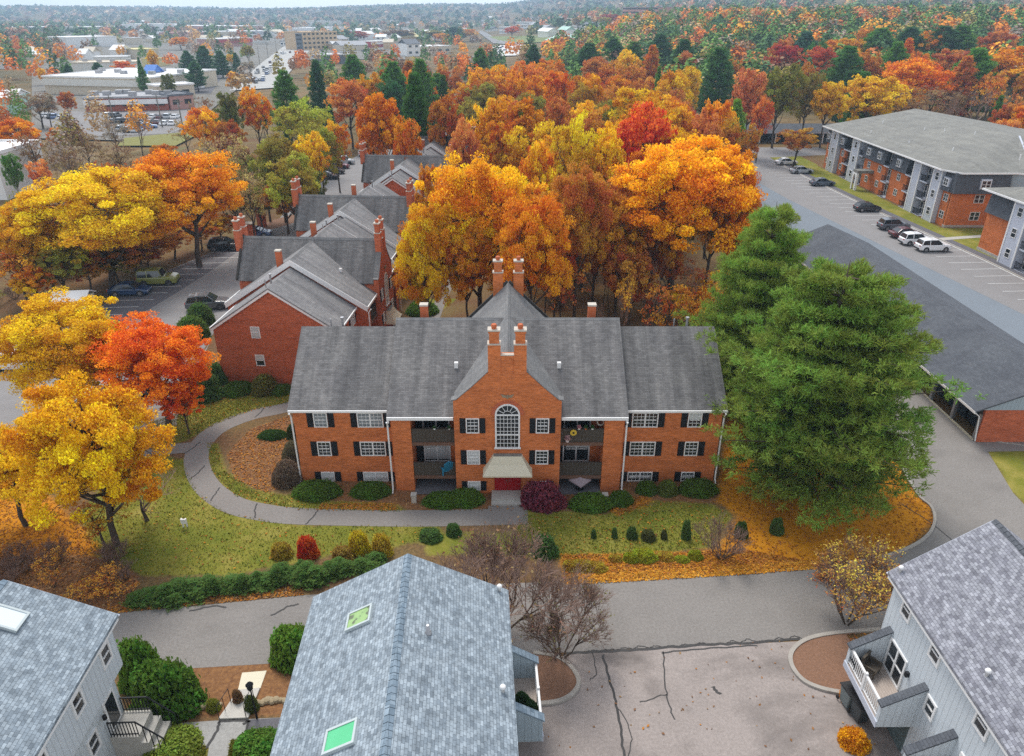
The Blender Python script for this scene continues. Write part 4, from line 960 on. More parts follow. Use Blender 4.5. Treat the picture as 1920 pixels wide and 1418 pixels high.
def conifer(seed, whorls=22, per=6, tufts=12, need=16, R_=.34, low=.1, ln=.034, droop=.0, wd=.12, top=.75, low0=.8, irr=.28):
    """unit pine: whorled limbs, tufts of needles standing out from the twigs"""
    global nr
    nr = np.random.default_rng(seed); r = random.Random(seed); tb = MB()
    tb.tube([(0, 0, -.02), (0, 0, .3), (.004, .003, .7), (0, 0, .99)], [.022, .017, .009, .001], 7)
    cs, ds, cl = [], [], []
    for w in range(whorls):
        t = (w+r.uniform(-.3, .3))/whorls; z = low+(.97-low)*t; L = R_*min(1, (1-t)**top*1.05+.03)*(low0+(1-low0)*min(1, t*2.9))
        n = per if t < .85 else 4
        for k in range(n):
            ph = 2*math.pi*(k+r.uniform(-.3, .3))/n+w*1.9; l = L*(r.uniform(1-irr, 1+irr*.6))*(1+irr*.8*math.sin(ph*2+z*9+seed)*math.sin(ph*3-z*14)); b = r.random()
            d = Vector((math.cos(ph), math.sin(ph), 0)); z1 = z-droop*l; up = r.uniform(.10, .28)*l
            P = [Vector((0, 0, z)), d*l*.5+Vector((0, 0, z1+up*.25)), d*l+Vector((0, 0, z1+up))]
            tb.tube(P, [.0055, .0032, .001], 4, cap=False)
            side = Vector((-d.y, d.x, 0))
            for q in range(tufts):
                u = .28+.72*(q+r.random())/tufts; p = P[0].lerp(P[1], u*2) if u < .5 else P[1].lerp(P[2], u*2-1)
                sp = l*.30*math.sin(math.pi*min(1, u*.85)); off = side*r.uniform(-1, 1)*sp+Vector((0, 0, r.uniform(-.004, .010)))+d*abs(r.gauss(0, .012))
                nn = int(need*r.uniform(.7, 1.3)); dd = nr.normal(size=(nn, 3))*.75+np.array(d*.55+Vector((0, 0, .55))+side*(.4 if off.dot(side) > 0 else -.4)); dd /= np.linalg.norm(dd, axis=1)[:, None]
                cs.append(np.tile(np.array(p+off), (nn, 1))+nr.normal(0, .006, (nn, 3))); ds.append(dd*(ln*nr.uniform(.6, 1.2, nn))[:, None]); cl.append(np.clip(np.full(nn, .5*b+.5*r.random()+.0), 0, 1))
    Cn, D, cl = np.concatenate(cs), np.concatenate(ds), np.concatenate(cl); n = len(Cn)
    s = np.cross(D, nr.normal(size=(n, 3))); s /= np.linalg.norm(s, axis=1)[:, None]+1e-9; s *= (np.linalg.norm(D, axis=1)*wd)[:, None]
    V = np.stack([Cn, Cn+D*.5+s, Cn+D, Cn+D*.5-s], 1).reshape(-1, 3)
    cm = np_mesh('crown', V, np.arange(n*4).reshape(n, 4), M['needle'], {'lf': ('FACE', 'FLOAT', nr.random(n)), 'cl': ('FACE', 'FLOAT', cl)})
    return cm, tb.mesh('trunk', M['bark'], True)
def bare(seed, depth=5, spread=.55, leaves=0, leaf=.02, stems=1, up=.25, first=.3, mat='twig', kids=(2, 3, 3), dec=.58, r0=.022):
    """leafless crown of forking twigs (unit height), optionally with a few clinging leaves"""
    global nr
    nr = np.random.default_rng(seed); r = random.Random(seed); tb = MB(); tw = MB(); tips = []
    def grow(p, d, l, rad, k):
        q = p+d*l*.5+Vector((r.gauss(0, .04), r.gauss(0, .04), 0))*l; e = q+(d+Vector((r.gauss(0, .15), r.gauss(0, .15), .08)))*l*.5
        (tb if k > depth-2 else tw).tube([p, q, e], [rad, rad*.8, rad*.6], 6 if k > depth-2 else 3, cap=False)
        if k == 0: tips.append(e); return
        for j in range(r.choice(kids)+(1 if k < 3 else 0)):
            nd = (d+Vector((r.gauss(0, spread), r.gauss(0, spread), r.gauss(up, spread*.5)))).normalized()
            grow(e if j < 2 else q.lerp(e, r.random()), nd, l*r.uniform(.58, .85), rad*dec, k-1)
    for s in range(stems):
        a = 6.28*s/stems; grow(Vector((0, 0, -.01)) if stems == 1 else Vector((.03*math.cos(a), .03*math.sin(a), -.01)), Vector((0, 0, 1)) if stems == 1 else Vector((.6*math.cos(a), .6*math.sin(a), .8)).normalized(), first, r0 if stems == 1 else .012, depth)
    zs = max(v[2] for v in tw.v); f = 1/zs; h = .5/np.percentile([math.hypot(v[0], v[1]) for v in tw.v], 98) if first < .33 else f
    for m in (tb, tw): m.v = [(x*h, y*h, z*f) for x, y, z in m.v]
    tm = tb.mesh('trunk', M['bark'], True); wm = tw.mesh('twigs', M[mat], True); cm = None
    if leaves:
        T = np.array([tuple(t) for t in tips])*np.array([h, h, f]); idx = nr.integers(0, len(T), leaves); C = T[idx]+nr.normal(0, .02, (leaves, 3))
        cm = crown_mesh('crown', C, leaf, np.clip(C[:, 2]+nr.normal(0, .15, leaves), 0, 1), M['leaf'])
    return cm, tm, wm
def shrub(seed, n=3200, leaf=.05, flatn=.75, lump=.12, box=0, mat='leaf'):
    """clipped or loose bush, unit radius, standing on z=0"""
    global nr
    nr = np.random.default_rng(seed); d = nr.normal(size=(n, 3)); d /= np.linalg.norm(d, axis=1)[:, None]; d[:, 2] = np.abs(d[:, 2])*1.0-.12
    w = nr.normal(size=(6, 3)); bump = sum(np.sin((d@v)*3.2+i) for i, v in enumerate(w))/6
    rad = (1+lump*bump)*np.where(nr.random(n) < .72, nr.uniform(.84, 1.06, n), nr.uniform(.45, .92, n))*np.where(nr.random(n) < .05, 1.12, 1)
    if box: d = np.sign(d)*np.abs(d)**(1-box)
    C = d*rad[:, None]; C[:, 2] = np.maximum(.02, C[:, 2]*flatn*1.1+.06)
    cl = np.clip(.5+bump*.5+nr.normal(0, .12, n), 0, 1)
    cm = crown_mesh('foliage', C, leaf, cl, M[mat], out=d*.9, up=.2)
    tb = MB()
    for j in range(5): a = j*1.257; tb.tube([(0, 0, -.02), (.25*math.cos(a), .25*math.sin(a), .3*flatn), (.6*math.cos(a), .6*math.sin(a), .62*flatn)], [.04, .03, .012], 4, cap=False)
    return cm, tb.mesh('stems', M['bark'], True)
DEC = [deciduous(21, 18, 19, 230, .0076, low=.14), deciduous(22, 16, 19, 230, .0076, rx=.36), deciduous(23, 20, 18, 230, .0076, low=.12, rx=.42), deciduous(24, 16, 19, 220, .0078, low=.22, rx=.40)]
MID = [deciduous(31, 14, 13, 75, .0145), deciduous(32, 14, 13, 75, .0145, rx=.36), deciduous(33, 13, 14, 75, .0145, low=.2), deciduous(34, 14, 13, 66, .015, low=.22, rx=.41), deciduous(35, 12, 13, 55, .0145, thin=.9, low=.28)]
SPARSE = [deciduous(41, 10, 9, 16, .018, low=.2), deciduous(42, 11, 9, 14, .018, low=.25, rx=.38)]
PINE = [conifer(51, 22, 12, 38, 34, .36, .09, .021, wd=.09, top=.43, low0=.80, irr=.44), conifer(52, 20, 12, 36, 32, .33, .08, .021, wd=.075, top=.55, low0=.80, irr=.40)]
PMID = [conifer(53, 18, 7, 12, 13, .30, .12, .042, wd=.14), conifer(54, 20, 6, 10, 12, .24, .08, .042, droop=.15, wd=.14, top=.9), conifer(55, 16, 6, 12, 13, .33, .22, .045, wd=.14)]
BARE = [bare(61, 5, .5), bare(62, 5, .42, first=.36)]
SAPL = [bare(63, 3, .35, first=.5, up=.6), bare(64, 3, .3, 160, .02, first=.5, up=.6)]
PROTO = dict(dec=DEC, mid=MID, sparse=SPARSE, pine=PINE, pmid=PMID, bare=BARE, sapling=SAPL)
RXY = dict(dec=.45, mid=.45, sparse=.42, pine=.36, pmid=.30, bare=.45, sapling=.25)
COLR = dict(yellow=(.55, .32, .012), gold=(.55, .26, .012), amber=(.52, .19, .010), orange=(.50, .145, .010), rust=(.36, .105, .020), copper=(.42, .13, .035), salmon=(.50, .145, .055),
            red=(.46, .035, .014), crimson=(.34, .035, .025), scarlet=(.55, .075, .012), olive=(.24, .19, .035), lime=(.30, .30, .035), green=(.085, .165, .03), dark=(.05, .11, .034), pine=(.10, .19, .03),
            teal=(.04, .10, .055), brown=(.19, .105, .055), grey=(.26, .20, .15), plum=(.17, .036, .058), tan=(.30, .20, .09), box=(.085, .145, .018), yew=(.085, .135, .035), khaki=(.15, .15, .03))
def jitter(c, r=.12):
    k = 1+rng.uniform(-r, r); return tuple(min(1, v*k*(1+rng.uniform(-r*.4, r*.4))) for v in c)
def plant(kind, i, name, label, cat, loc, wid, hgt, color, var=1.0, group=None, rz=None):
    """one tree or shrub of its own: Empty > crown, trunk (> ...); wid = crown radius, hgt = height"""
    pr = PROTO[kind][i % len(PROTO[kind])]; r0 = RXY.get(kind, 1.0)
    o = thing(name, label, cat, loc, rng.uniform(0, 6.28) if rz is None else rz, group)
    o.scale = (wid/r0, wid/r0, hgt) if r0 != 1 else (wid, wid, hgt)
    c = color if isinstance(color, tuple) else jitter(COLR[color])
    for m in pr:
        if m is None: continue
        link(m.name.split('.')[0], m, o, color=(*c, var))
    return o
def at_tree(cx, ytop, H):
    """where a tree of height H stands whose top shows at (cx, ytop)"""
    d = _ray(cx, ytop); Y = 150.0
    for _ in range(30):
        X = Y*d[0]/d[1]; b = float(terrain(X, Y)); Yn = (CAMH-(b+H))/max(1e-3, -d[2])*d[1]; Y = .5*Y+.5*max(20, min(900, Yn))
    X = Y*d[0]/d[1]; return X, Y, float(terrain(X, Y))
def tree_px(kind, i, cx, ytop, hw, H, color, label, var=1.0, group=None, name=None, Y=None):
    if Y is None: X, Yy, b = at_tree(cx, ytop, H)
    else:
        d = _ray(cx, ytop); X = Y*d[0]/d[1]; b = float(terrain(X, Y)); Yy = Y; H = CAMH+d[2]/d[1]*Y-b
    zc = Yy*CP+(CAMH-b-H*.6)*SP; wid = hw*zc/FOC
    nm = name or ('pine_tree' if kind in ('pine', 'pmid') else ('bare_tree' if kind in ('bare', 'sapling') else 'broadleaf_tree'))
    return plant(kind, i, nm, label, 'tree', (X, Yy, b-.05), wid, H, color, var, group)
# ================================================================ trees one by one
WOOD = 'autumn trees of the wood behind the brick block'; TOWNT = 'trees between the shops'; LEFTG = 'trees along the car park edge'; RIGHTG = 'trees behind the mansard block'
LISTED = []
def T(kind, i, cx, yt, hw, H, color, label, var=1.0, group=None, Y=None):
    o = tree_px(kind, i, cx, yt, hw, H, color, label, var, group, Y=Y); LISTED.append((o, label)); return o
# close to the camera
T('dec', 0, 85, 532, 125, 0, (.56, .33, .010), 'bright yellow maple over the parked cars, above the larger golden maple', .8, None, 52)
T('dec', 2, 112, 676, 142, 0, (.56, .29, .010), 'largest golden yellow maple beside the curved path, its dark trunks showing', 1.0, None, 36)
T('dec', 1, -25, 790, 105, 0, (.52, .25, .012), 'golden maple cut by the picture edge under the big yellow one', 1.1, None, 38)
T('dec', 3, 262, 580, 118, 0, (.62, .15, .012), 'scarlet orange maple at the corner of the car park', .7, None, 50.5)
T('sparse', 0, 178, 585, 45, 0, (.50, .17, .012), 'orange maple top squeezed between the yellow and the scarlet maples', .8, None, 51.5)
T('mid', 0, 330, 708, 46, 0, (.56, .085, .014), 'small fiery orange red maple on the lawn by the path fork', .6, None, 49.5)
T('sparse', 1, 170, 935, 55, 0, (.34, .13, .02), 'low rust leaved sapling at the foot of the golden maple', 1.0, None, 36)
T('bare', 0, 255, 900, 70, 0, 'brown', 'leaning bare twigged tree beside the golden maple trunk', 1, None, 38.5)
T('pine', 0, 1596, 482, 190, 0, (.165, .22, .036), 'big shaggy white pine beside the brick block, the largest evergreen', .9, 'white pines beside the brick block', 42)
T('pine', 1, 1458, 372, 128, 0, (.19, .25, .038), 'lighter white pine behind the largest one, in front of the garage roof', .9, 'white pines beside the brick block', 54)
# beyond the left car park
T('dec', 0, 145, 285, 136, 0, (.60, .37, .012), 'broad yellow oak with green patches beyond the car park', 1.0, LEFTG, 84)
T('dec', 3, 325, 258, 112, 0, (.62, .25, .010), 'tall orange oak beside the broad yellow one at the car park', .9, LEFTG, 92)
T('dec', 1, 15, 372, 70, 0, (.52, .24, .012), 'yellow orange oak at the picture edge beside a white roof', 1.1, LEFTG, 80)
T('mid', 1, 75, 440, 80, 0, (.36, .20, .02), 'olive gold lower tree under the broad yellow oak', 2, LEFTG, 80)
T('mid', 2, 235, 420, 75, 0, (.36, .12, .02), 'rust brown tree between the yellow and the orange oak', 1, LEFTG, 88)
T('sparse', 1, 20, 455, 55, 0, (.45, .14, .02), 'thin orange tree behind the white tent', 1, LEFTG, 77)
T('mid', 3, 405, 395, 40, 0, (.34, .13, .02), 'small rust tree at the kerb by the entrance posts', 1, LEFTG, 104)
for i, (cx, yt, hw, H, c, lb) in enumerate((
    (455, 300, 38, 12, 'tan', 'thin tan tree by the entrance posts of the car park'),
    (540, 270, 60, 14, (.30, .25, .035), 'olive yellow tree hanging over the far parked cars'),
    (510, 232, 55, 15, 'olive', 'yellow olive tree left of the narrow dark spruce, top of the slope'),
    (408, 232, 52, 14, 'tan', 'pale tan leaved tree in front of the brick shop'),
    (560, 175, 62, 16, (.30, .26, .035), 'largest yellow green ash near the far end of the row'),
    (470, 156, 34, 16, 'orange', 'rounded rust orange oak in front of the boulevard'),
    (422, 158, 26, 16, 'khaki', 'khaki green tree standing taller beside the rust orange oak'),
    (372, 185, 38, 14, 'amber', 'amber tree at the corner of the shop car park'),
    (575, 300, 34, 10, 'khaki', 'khaki tree above the entrance sign'),
    (694, 222, 30, 12, 'rust', 'rust tree over the far lane end, beside the last brick block'),
    (572, 240, 40, 14, 'gold', 'gold olive tree behind the row of dark parked cars'))):
    T('mid' if i not in (0, 3) else 'sparse', i, cx, yt, hw, H, c, lb, 1.3, LEFTG)
for i, (cx, yt, hw, H, c, lb) in enumerate((
    (480, 335, 44, 8, 'olive', 'low olive tree above the entrance pillars'), (446, 262, 40, 11, 'tan', 'tan olive tree over the grassy verge'), (525, 325, 46, 9, 'rust', 'low rust olive tree behind the white entrance sign'),
    (590, 212, 46, 15, (.27, .23, .035), 'yellow green ash next to the largest one'), (622, 212, 34, 14, 'amber', 'amber brown tree at the bend of the far lane'), (430, 330, 30, 9, 'brown', 'brown thin tree in the gap by the pillars'), (400, 290, 34, 10, 'tan', 'pale tan tree behind the orange oak'),
    (485, 270, 44, 12, 'khaki', 'khaki tree in the middle of the olive group'))):
    T('sparse' if i in (6, 7) else 'mid', i, cx, yt, hw, H, c, lb, 1.2, LEFTG)
for i, (cx, yt, hw, Y_, c, lb) in enumerate((
    (95, 455, 50, 79, 'olive', 'olive sapling tree at the foot of the broad yellow oak'), (150, 470, 44, 82, 'rust', 'rust sapling tree at the foot of the broad yellow oak'), (205, 462, 46, 86, 'olive', 'green gold sapling tree behind the dark blue sedan'), (265, 448, 44, 90, 'rust', 'rust sapling tree behind the olive off-roader'), (315, 425, 50, 95, 'copper', 'copper sapling tree at the foot of the orange oak'), (365, 405, 40, 99, 'rust', 'rust brown sapling tree near the black car'), (50, 490, 44, 76, 'amber', 'amber sapling tree by the white shed'), (240, 395, 60, 93, 'brown', 'brown filled-in tree between yellow and orange oaks'))):
    T('mid', i, cx, yt, hw, 0, c, lb, 1.4, LEFTG, Y=Y_)
T('pmid', 1, 533, 212, 13, 11, 'dark', 'narrow dark spruce among the olive trees', .7, LEFTG); T('pmid', 1, 617, 192, 17, 11.5, 'dark', 'taller narrow dark spruce beside the largest ash', .7, LEFTG)
# the wood
for i, (k, cx, yt, hw, H, c, v, lb) in enumerate((
    ('dec', 895, 243, 112, 20, (.62, .29, .010), 1.2, 'golden orange maple straight behind the twin chimneys'),
    ('dec', 1290, 228, 150, 20, (.62, .245, .008), .8, 'broadest orange oak, its two dark trunks bare below'),
    ('dec', 790, 345, 62, 16, (.52, .25, .010), 1.3, 'yellow maple leaning over the second brick block'),
    ('dec', 1005, 330, 75, 17, (.56, .20, .012), .9, 'deep orange maple beside the golden one behind the chimneys'),
    ('dec', 1090, 262, 70, 19, (.42, .15, .028), 1.0, 'rust brown oak between the golden maple and the broadest orange oak'),
    ('dec', 870, 400, 60, 13, (.48, .17, .012), .9, 'low orange maple shading the garden path'),
    ('dec', 1395, 245, 55, 19, (.52, .17, .010), .8, 'orange oak edging the car park beside the lighter pine'),
    ('mid', 1170, 330, 60, 15, (.40, .14, .018), 1.0, 'lower copper maple under the broadest orange oak'),
    ('mid', 1120, 395, 50, 11, (.36, .13, .04), .8, 'small pinkish brown maple deep under the oaks'),
    ('mid', 1083, 190, 55, 20, 'yellow', 1.0, 'yellow maple left of the crimson red maple'),
    ('mid', 1215, 177, 78, 20, (.50, .045, .018), .6, 'bright red maple rising among yellow trees in the wood'),
    ('mid', 1207, 143, 70, 20, 'yellow', .9, 'yellow maple just beyond the bright red one'),
    ('mid', 957, 156, 68, 20, 'amber', .8, 'amber oak rising behind the lime pine'),
    ('mid', 833, 156, 40, 19, 'rust', .8, 'rust oak beside the dark layered pine'),
    ('mid', 905, 180, 32, 18, 'gold', .9, 'small gold maple in front of the amber oak'),
    ('mid', 868, 210, 36, 17, 'salmon', .9, 'salmon maple at the end of the brick row'),
    ('mid', 705, 150, 55, 20, (.50, .16, .008), .6, 'rounded orange maple above the farthest brick block'),
    ('mid', 648, 130, 48, 18, 'copper', .7, 'copper oak left of the rounded orange maple'),
    ('mid', 760, 200, 30, 17, 'orange', .9, 'orange tree at the foot of the dark layered pine'),
    ('mid', 920, 110, 48, 19, 'amber', .7, 'amber orange oak at the far wood edge below the green pines'),
    ('mid', 993, 108, 50, 19, (.50, .14, .03), .7, 'salmon orange oak in the far row, the widest there'),
    ('mid', 1050, 118, 34, 19, 'orange', .7, 'small orange oak beside the widest salmon orange one'),
    ('mid', 1033, 98, 36, 18, 'orange', .7, 'orange crown at the very back of the wood, centre'),
    ('mid', 1120, 95, 38, 18, 'copper', .6, 'copper crown at the very back of the wood'),
    ('mid', 1165, 105, 58, 19, 'rust', .7, 'broad rust oak before the row of dark pines'),
    ('mid', 1180, 88, 28, 18, 'yellow', .7, 'little yellow crown against the dark pines'),
    ('mid', 1113, 124, 28, 19, 'gold', .7, 'gold crown next to the broad rust oak'),
    ('mid', 1268, 112, 40, 20, 'gold', .9, 'gold maple in front of the tall dark pine'),
    ('mid', 1297, 108, 30, 19, 'yellow', .9, 'yellow maple touching the tall dark pine'),
    ('mid', 840, 112, 34, 17, 'copper', .7, 'copper crown between two groups of green pines'),
    ('mid', 1140, 220, 48, 18, 'gold', 1.2, 'gold maple below and left of the bright red one'),
    ('mid', 1010, 235, 42, 18, 'gold', 1.4, 'yellow green maple to the right of the lime pine'),
    ('mid', 1350, 165, 40, 18, 'amber', 1.0, 'amber maple below the tall dark pine'),
    ('mid', 1415, 108, 36, 21, (.46, .145, .06), .6, 'salmon pink sugar maple, tall and narrow, by the car park end'),
    ('mid', 1437, 170, 24, 15, (.46, .10, .03), .6, 'reddish maple at the corner of the car park under the salmon one'),
    ('mid', 1330, 195, 40, 18, (.42, .12, .05), .7, 'pink brown maple right of the bright red one'),
    ('mid', 940, 205, 40, 17, 'amber', 1.0, 'amber maple left of the lime pine'),
    ('mid', 800, 285, 26, 14, 'amber', 1.0, 'amber maple beside the third brick block roof'),
    ('mid', 1045, 160, 36, 18, 'copper', .8, 'copper maple in the middle of the wood'),
    ('mid', 1095, 140, 32, 18, (.30, .14, .02), .9, 'brown gold maple in the middle of the wood'))):
    T(k, i, cx, yt, hw, H, c, lb, v, WOOD)
for i, (j, cx, yt, hw, H, c, lb) in enumerate((
    (0, 775, 130, 42, 21, (.06, .13, .026), 'dark layered pine standing in the wood above the farthest brick block'),
    (2, 735, 112, 38, 19, 'green', 'rounded green pine left of the dark layered one'), (0, 787, 106, 38, 20, 'green', 'green pine behind the dark layered one'),
    (2, 900, 88, 24, 18, 'green', 'single green pine by the white parking lot'), (2, 1000, 82, 24, 18, 'dark', 'dark pine clump before the pale green shop'),
    (0, 977, 195, 30, 17, 'lime', 'lime green larch among the amber maples'), (1, 1237, 120, 17, 18, 'pine', 'small green spruce between the gold maples'),
    (0, 1353, 85, 44, 21, (.06, .125, .03), 'tall dark pine over the end of the car park'), (0, 1385, 182, 30, 15, (.16, .25, .03), 'lime green pine with long boughs beside the salmon maple'),
    (1, 590, 108, 34, 19, 'dark', 'dark pine beside the boulevard'), (2, 530, 128, 34, 18, 'green', 'green pine leaning toward the boulevard'), (2, 660, 100, 34, 18, 'green', 'low green pine before the tan office'),
    (2, 1105, 78, 34, 19, 'dark', 'first of the dark pines at the back of the wood'), (2, 1150, 70, 34, 19, 'dark', 'second of the dark pines, the tallest of that row'), (2, 1190, 76, 30, 18, 'green', 'greener pine ending the dark row'),
    (0, 1240, 60, 40, 20, (.05, .11, .04), 'bluish pine crown above the gold maples'), (0, 1285, 70, 36, 20, 'dark', 'dark pine beside the bluish one'))):
    T('pmid', j, cx, yt, hw, H, c, lb, .8, 'pines of the wood')
# behind the mansard block
for i, (k, j, cx, yt, hw, H, c, v, lb) in enumerate((
    ('mid', 0, 1473, 112, 44, 20, (.17, .13, .025), 1.5, 'olive brown oak between the crimson maples and the car park'),
    ('mid', 1, 1480, 73, 38, 19, 'crimson', .5, 'crimson maple beside its twin, the one nearer the pale pine'),
    ('mid', 2, 1545, 75, 40, 19, (.38, .05, .025), .7, 'wide crimson maple with an orange top'),
    ('mid', 3, 1528, 118, 34, 19, (.20, .15, .03), 1.4, 'khaki oak under the wide crimson maple'),
    ('mid', 1, 1563, 138, 36, 17, 'yellow', .7, 'narrow yellow maple at the corner of the mansard roof'),
    ('mid', 2, 1645, 125, 64, 18, 'yellow', .8, 'round yellow maple behind the mansard roof'),
    ('mid', 0, 1637, 88, 30, 19, 'rust', .7, 'rust oak standing over the round yellow maple'),
    ('mid', 3, 1735, 58, 75, 20, 'orange', .7, 'large orange oak behind the ridge of the mansard roof'),
    ('mid', 1, 1800, 82, 50, 18, 'copper', .8, 'copper oak beside the large orange oak'),
    ('mid', 0, 1895, 82, 75, 20, (.48, .14, .010), .8, 'orange oak at the picture edge over the mansard roof'),
    ('sparse', 0, 1755, 150, 60, 15, 'brown', .8, 'brown thinning tree over the mansard ridge'),
    ('sparse', 1, 1700, 150, 50, 14, (.30, .13, .03), .8, 'russet thinning tree beside the round yellow maple'),
    ('bare', 0, 1845, 160, 50, 14, 'grey', .8, 'bare pale grey tree behind the mansard roof'),
    ('bare', 1, 1800, 185, 34, 12, 'grey', .8, 'smaller bare tree next to the pale grey one'),
    ('mid', 4, 1895, 215, 30, 11, 'salmon', .8, 'reddish maple at the far end of the mansard roof'),
    ('mid', 4, 1500, 233, 40, 9, (.36, .13, .02), 1.0, 'small rust round-headed tree on the car park lawn'),
    ('pmid', 0, 1600, 58, 50, 20, 'green', .8, 'wide green pine beside the crimson maples'),
    ('pmid', 0, 1690, 60, 40, 20, 'pine', .8, 'green pine left of the large orange oak'),
    ('pmid', 2, 1780, 25, 50, 19, 'dark', .8, 'dark pine above the large orange oak'), ('pmid', 0, 1850, 45, 60, 20, 'pine', .8, 'green pine above the picture edge oak'),
    ('pmid', 1, 1880, 175, 18, 13, 'green', .6, 'small green spruce behind the mansard roof'),
    ('mid', 2, 1570, 28, 36, 17, 'amber', .7, 'amber oak on the hillside above the crimson maples'), ('mid', 1, 1610, 25, 34, 17, 'gold', .7, 'gold oak on the hillside beside the amber one'),
    ('mid', 0, 1480, 35, 36, 17, 'salmon', .6, 'pink orange oak on the hillside'), ('mid', 0, 1760, 5, 36, 18, 'orange', .7, 'orange oak highest on the hillside'), ('mid', 1, 1890, 5, 40, 18, 'copper', .7, 'copper oak high at the picture corner'),
    ('pmid', 0, 1520, 22, 40, 19, 'teal', .7, 'blue green pine on the hillside'), ('pmid', 2, 1660, 18, 46, 19, 'green', .7, 'green pine on the hillside between two oaks'), ('pmid', 0, 1720, 12, 44, 19, 'dark', .7, 'dark pine high on the hillside'), ('pmid', 0, 1820, 5, 44, 19, 'green', .7, 'green pine high on the hillside'))):
    T(k, j, cx, yt, hw, H, c, lb, v, RIGHTG)
# among the shops
for i, (k, j, cx, yt, hw, H, c, lb) in enumerate((
    ('pmid', 0, 348, 94, 21, 13, 'dark', 'first dark spruce of the screen by the boulevard shops'), ('pmid', 0, 378, 84, 23, 15, 'dark', 'tallest dark spruce of the screen'), ('pmid', 0, 410, 94, 20, 13, 'dark', 'dark spruce ending the screen'), ('pmid', 2, 362, 114, 20, 12, 'dark', 'dark spruce in front of the screen'), ('pmid', 2, 440, 98, 10, 12, 'dark', 'small dark spruce by the blue sign'), ('pmid', 1, 258, 105, 10, 14, 'dark', 'dark spruce by the yellow roof'), ('pmid', 2, 262, 120, 12, 12, 'green', 'greener spruce by the yellow roof'),
    ('mid', 0, 282, 90, 13, 14, 'gold', 'gold maple above the long white shed'), ('mid', 1, 228, 110, 22, 10, 'orange', 'orange maple behind the long white shed'), ('mid', 2, 225, 118, 14, 9, 'crimson', 'crimson maple behind the long white shed'), ('mid', 3, 74, 122, 9, 10, 'yellow', 'tiny yellow tree left of the long white shed'),
    ('mid', 2, 335, 66, 22, 12, 'amber', 'amber trees clump before the far malls'), ('mid', 1, 462, 82, 16, 12, 'olive', 'olive tree at the bend of the boulevard'), ('mid', 0, 438, 135, 13, 8, 'crimson', 'round crimson tree at the boulevard kerb'), ('mid', 4, 465, 112, 14, 8, 'grey', 'greyish round tree at the boulevard kerb'), ('mid', 3, 430, 98, 8, 9, 'yellow', 'yellow tree inside the spruce screen'),
    ('pmid', 2, 180, 116, 16, 10, 'dark', 'dark bush-like pine behind the long white shed'), ('pmid', 2, 125, 120, 14, 10, 'dark', 'dark pine at the far corner of the long white shed'), ('mid', 3, 310, 130, 14, 12, 'khaki', 'khaki tree by the blue gabled front'),
    ('sparse', 0, 60, 165, 36, 11, 'brown', 'brown bare-topped tree before the long white shed'), ('mid', 1, 118, 165, 18, 10, 'rust', 'rust tree before the long white shed'), ('mid', 4, 78, 170, 24, 10, 'grey', 'grey brown tree beside the rust one'), ('sparse', 1, 205, 215, 26, 10, 'grey', 'grey thin tree on the shop verge'), ('bare', 0, 250, 205, 22, 11, 'grey', 'bare tree on the shop verge'), ('sparse', 0, 150, 235, 34, 10, 'brown', 'brown thicket tree by the shop car park'),
    ('mid', 2, 20, 210, 42, 11, 'orange', 'orange tree by the small white roof'), ('mid', 1, 98, 232, 18, 8, 'amber', 'amber tree by the shop car park entrance'), ('sparse', 1, 50, 240, 38, 11, 'brown', 'brown tree screening the small white roof'), ('mid', 3, 10, 275, 18, 10, 'green', 'green tree beside the white shed at the picture edge'), ('mid', 4, 65, 290, 24, 9, 'salmon', 'faded red tree behind the broad yellow oak'), ('sparse', 0, 120, 262, 40, 9, 'grey', 'grey brown tree behind the broad yellow oak'), ('sparse', 1, 215, 265, 36, 8, 'brown', 'brown tree behind the tall orange oak'), ('sparse', 0, 340, 215, 26, 9, 'tan', 'tan tree on the grassy verge'),
    ('mid', 0, 815, 55, 34, 12, 'olive', 'olive crown on the slope beyond the pines'), ('mid', 1, 745, 45, 36, 13, 'brown', 'brown crown before the long pale mall'), ('mid', 2, 668, 40, 26, 12, 'crimson', 'dusky red crown before the long pale mall'), ('mid', 3, 830, 60, 22, 11, 'amber', 'amber round crown at the slope foot'), ('pmid', 2, 850, 40, 28, 15, 'teal', 'teal pine group on the slope'), ('mid', 1, 880, 20, 18, 14, 'gold', 'gold poplar on the slope'), ('mid', 0, 960, 20, 16, 13, 'red', 'red maple among the white flats'), ('mid', 3, 1085, 20, 16, 14, 'tan', 'tan maple on the far slope'), ('mid', 4, 1135, 30, 16, 12, 'olive', 'straw coloured tree before the brick offices'), ('mid', 2, 1145, 15, 22, 13, 'crimson', 'dusky red tree beside the brick offices'))):
    T(k, j, cx, yt, hw, H, c, lb, .8, TOWNT)
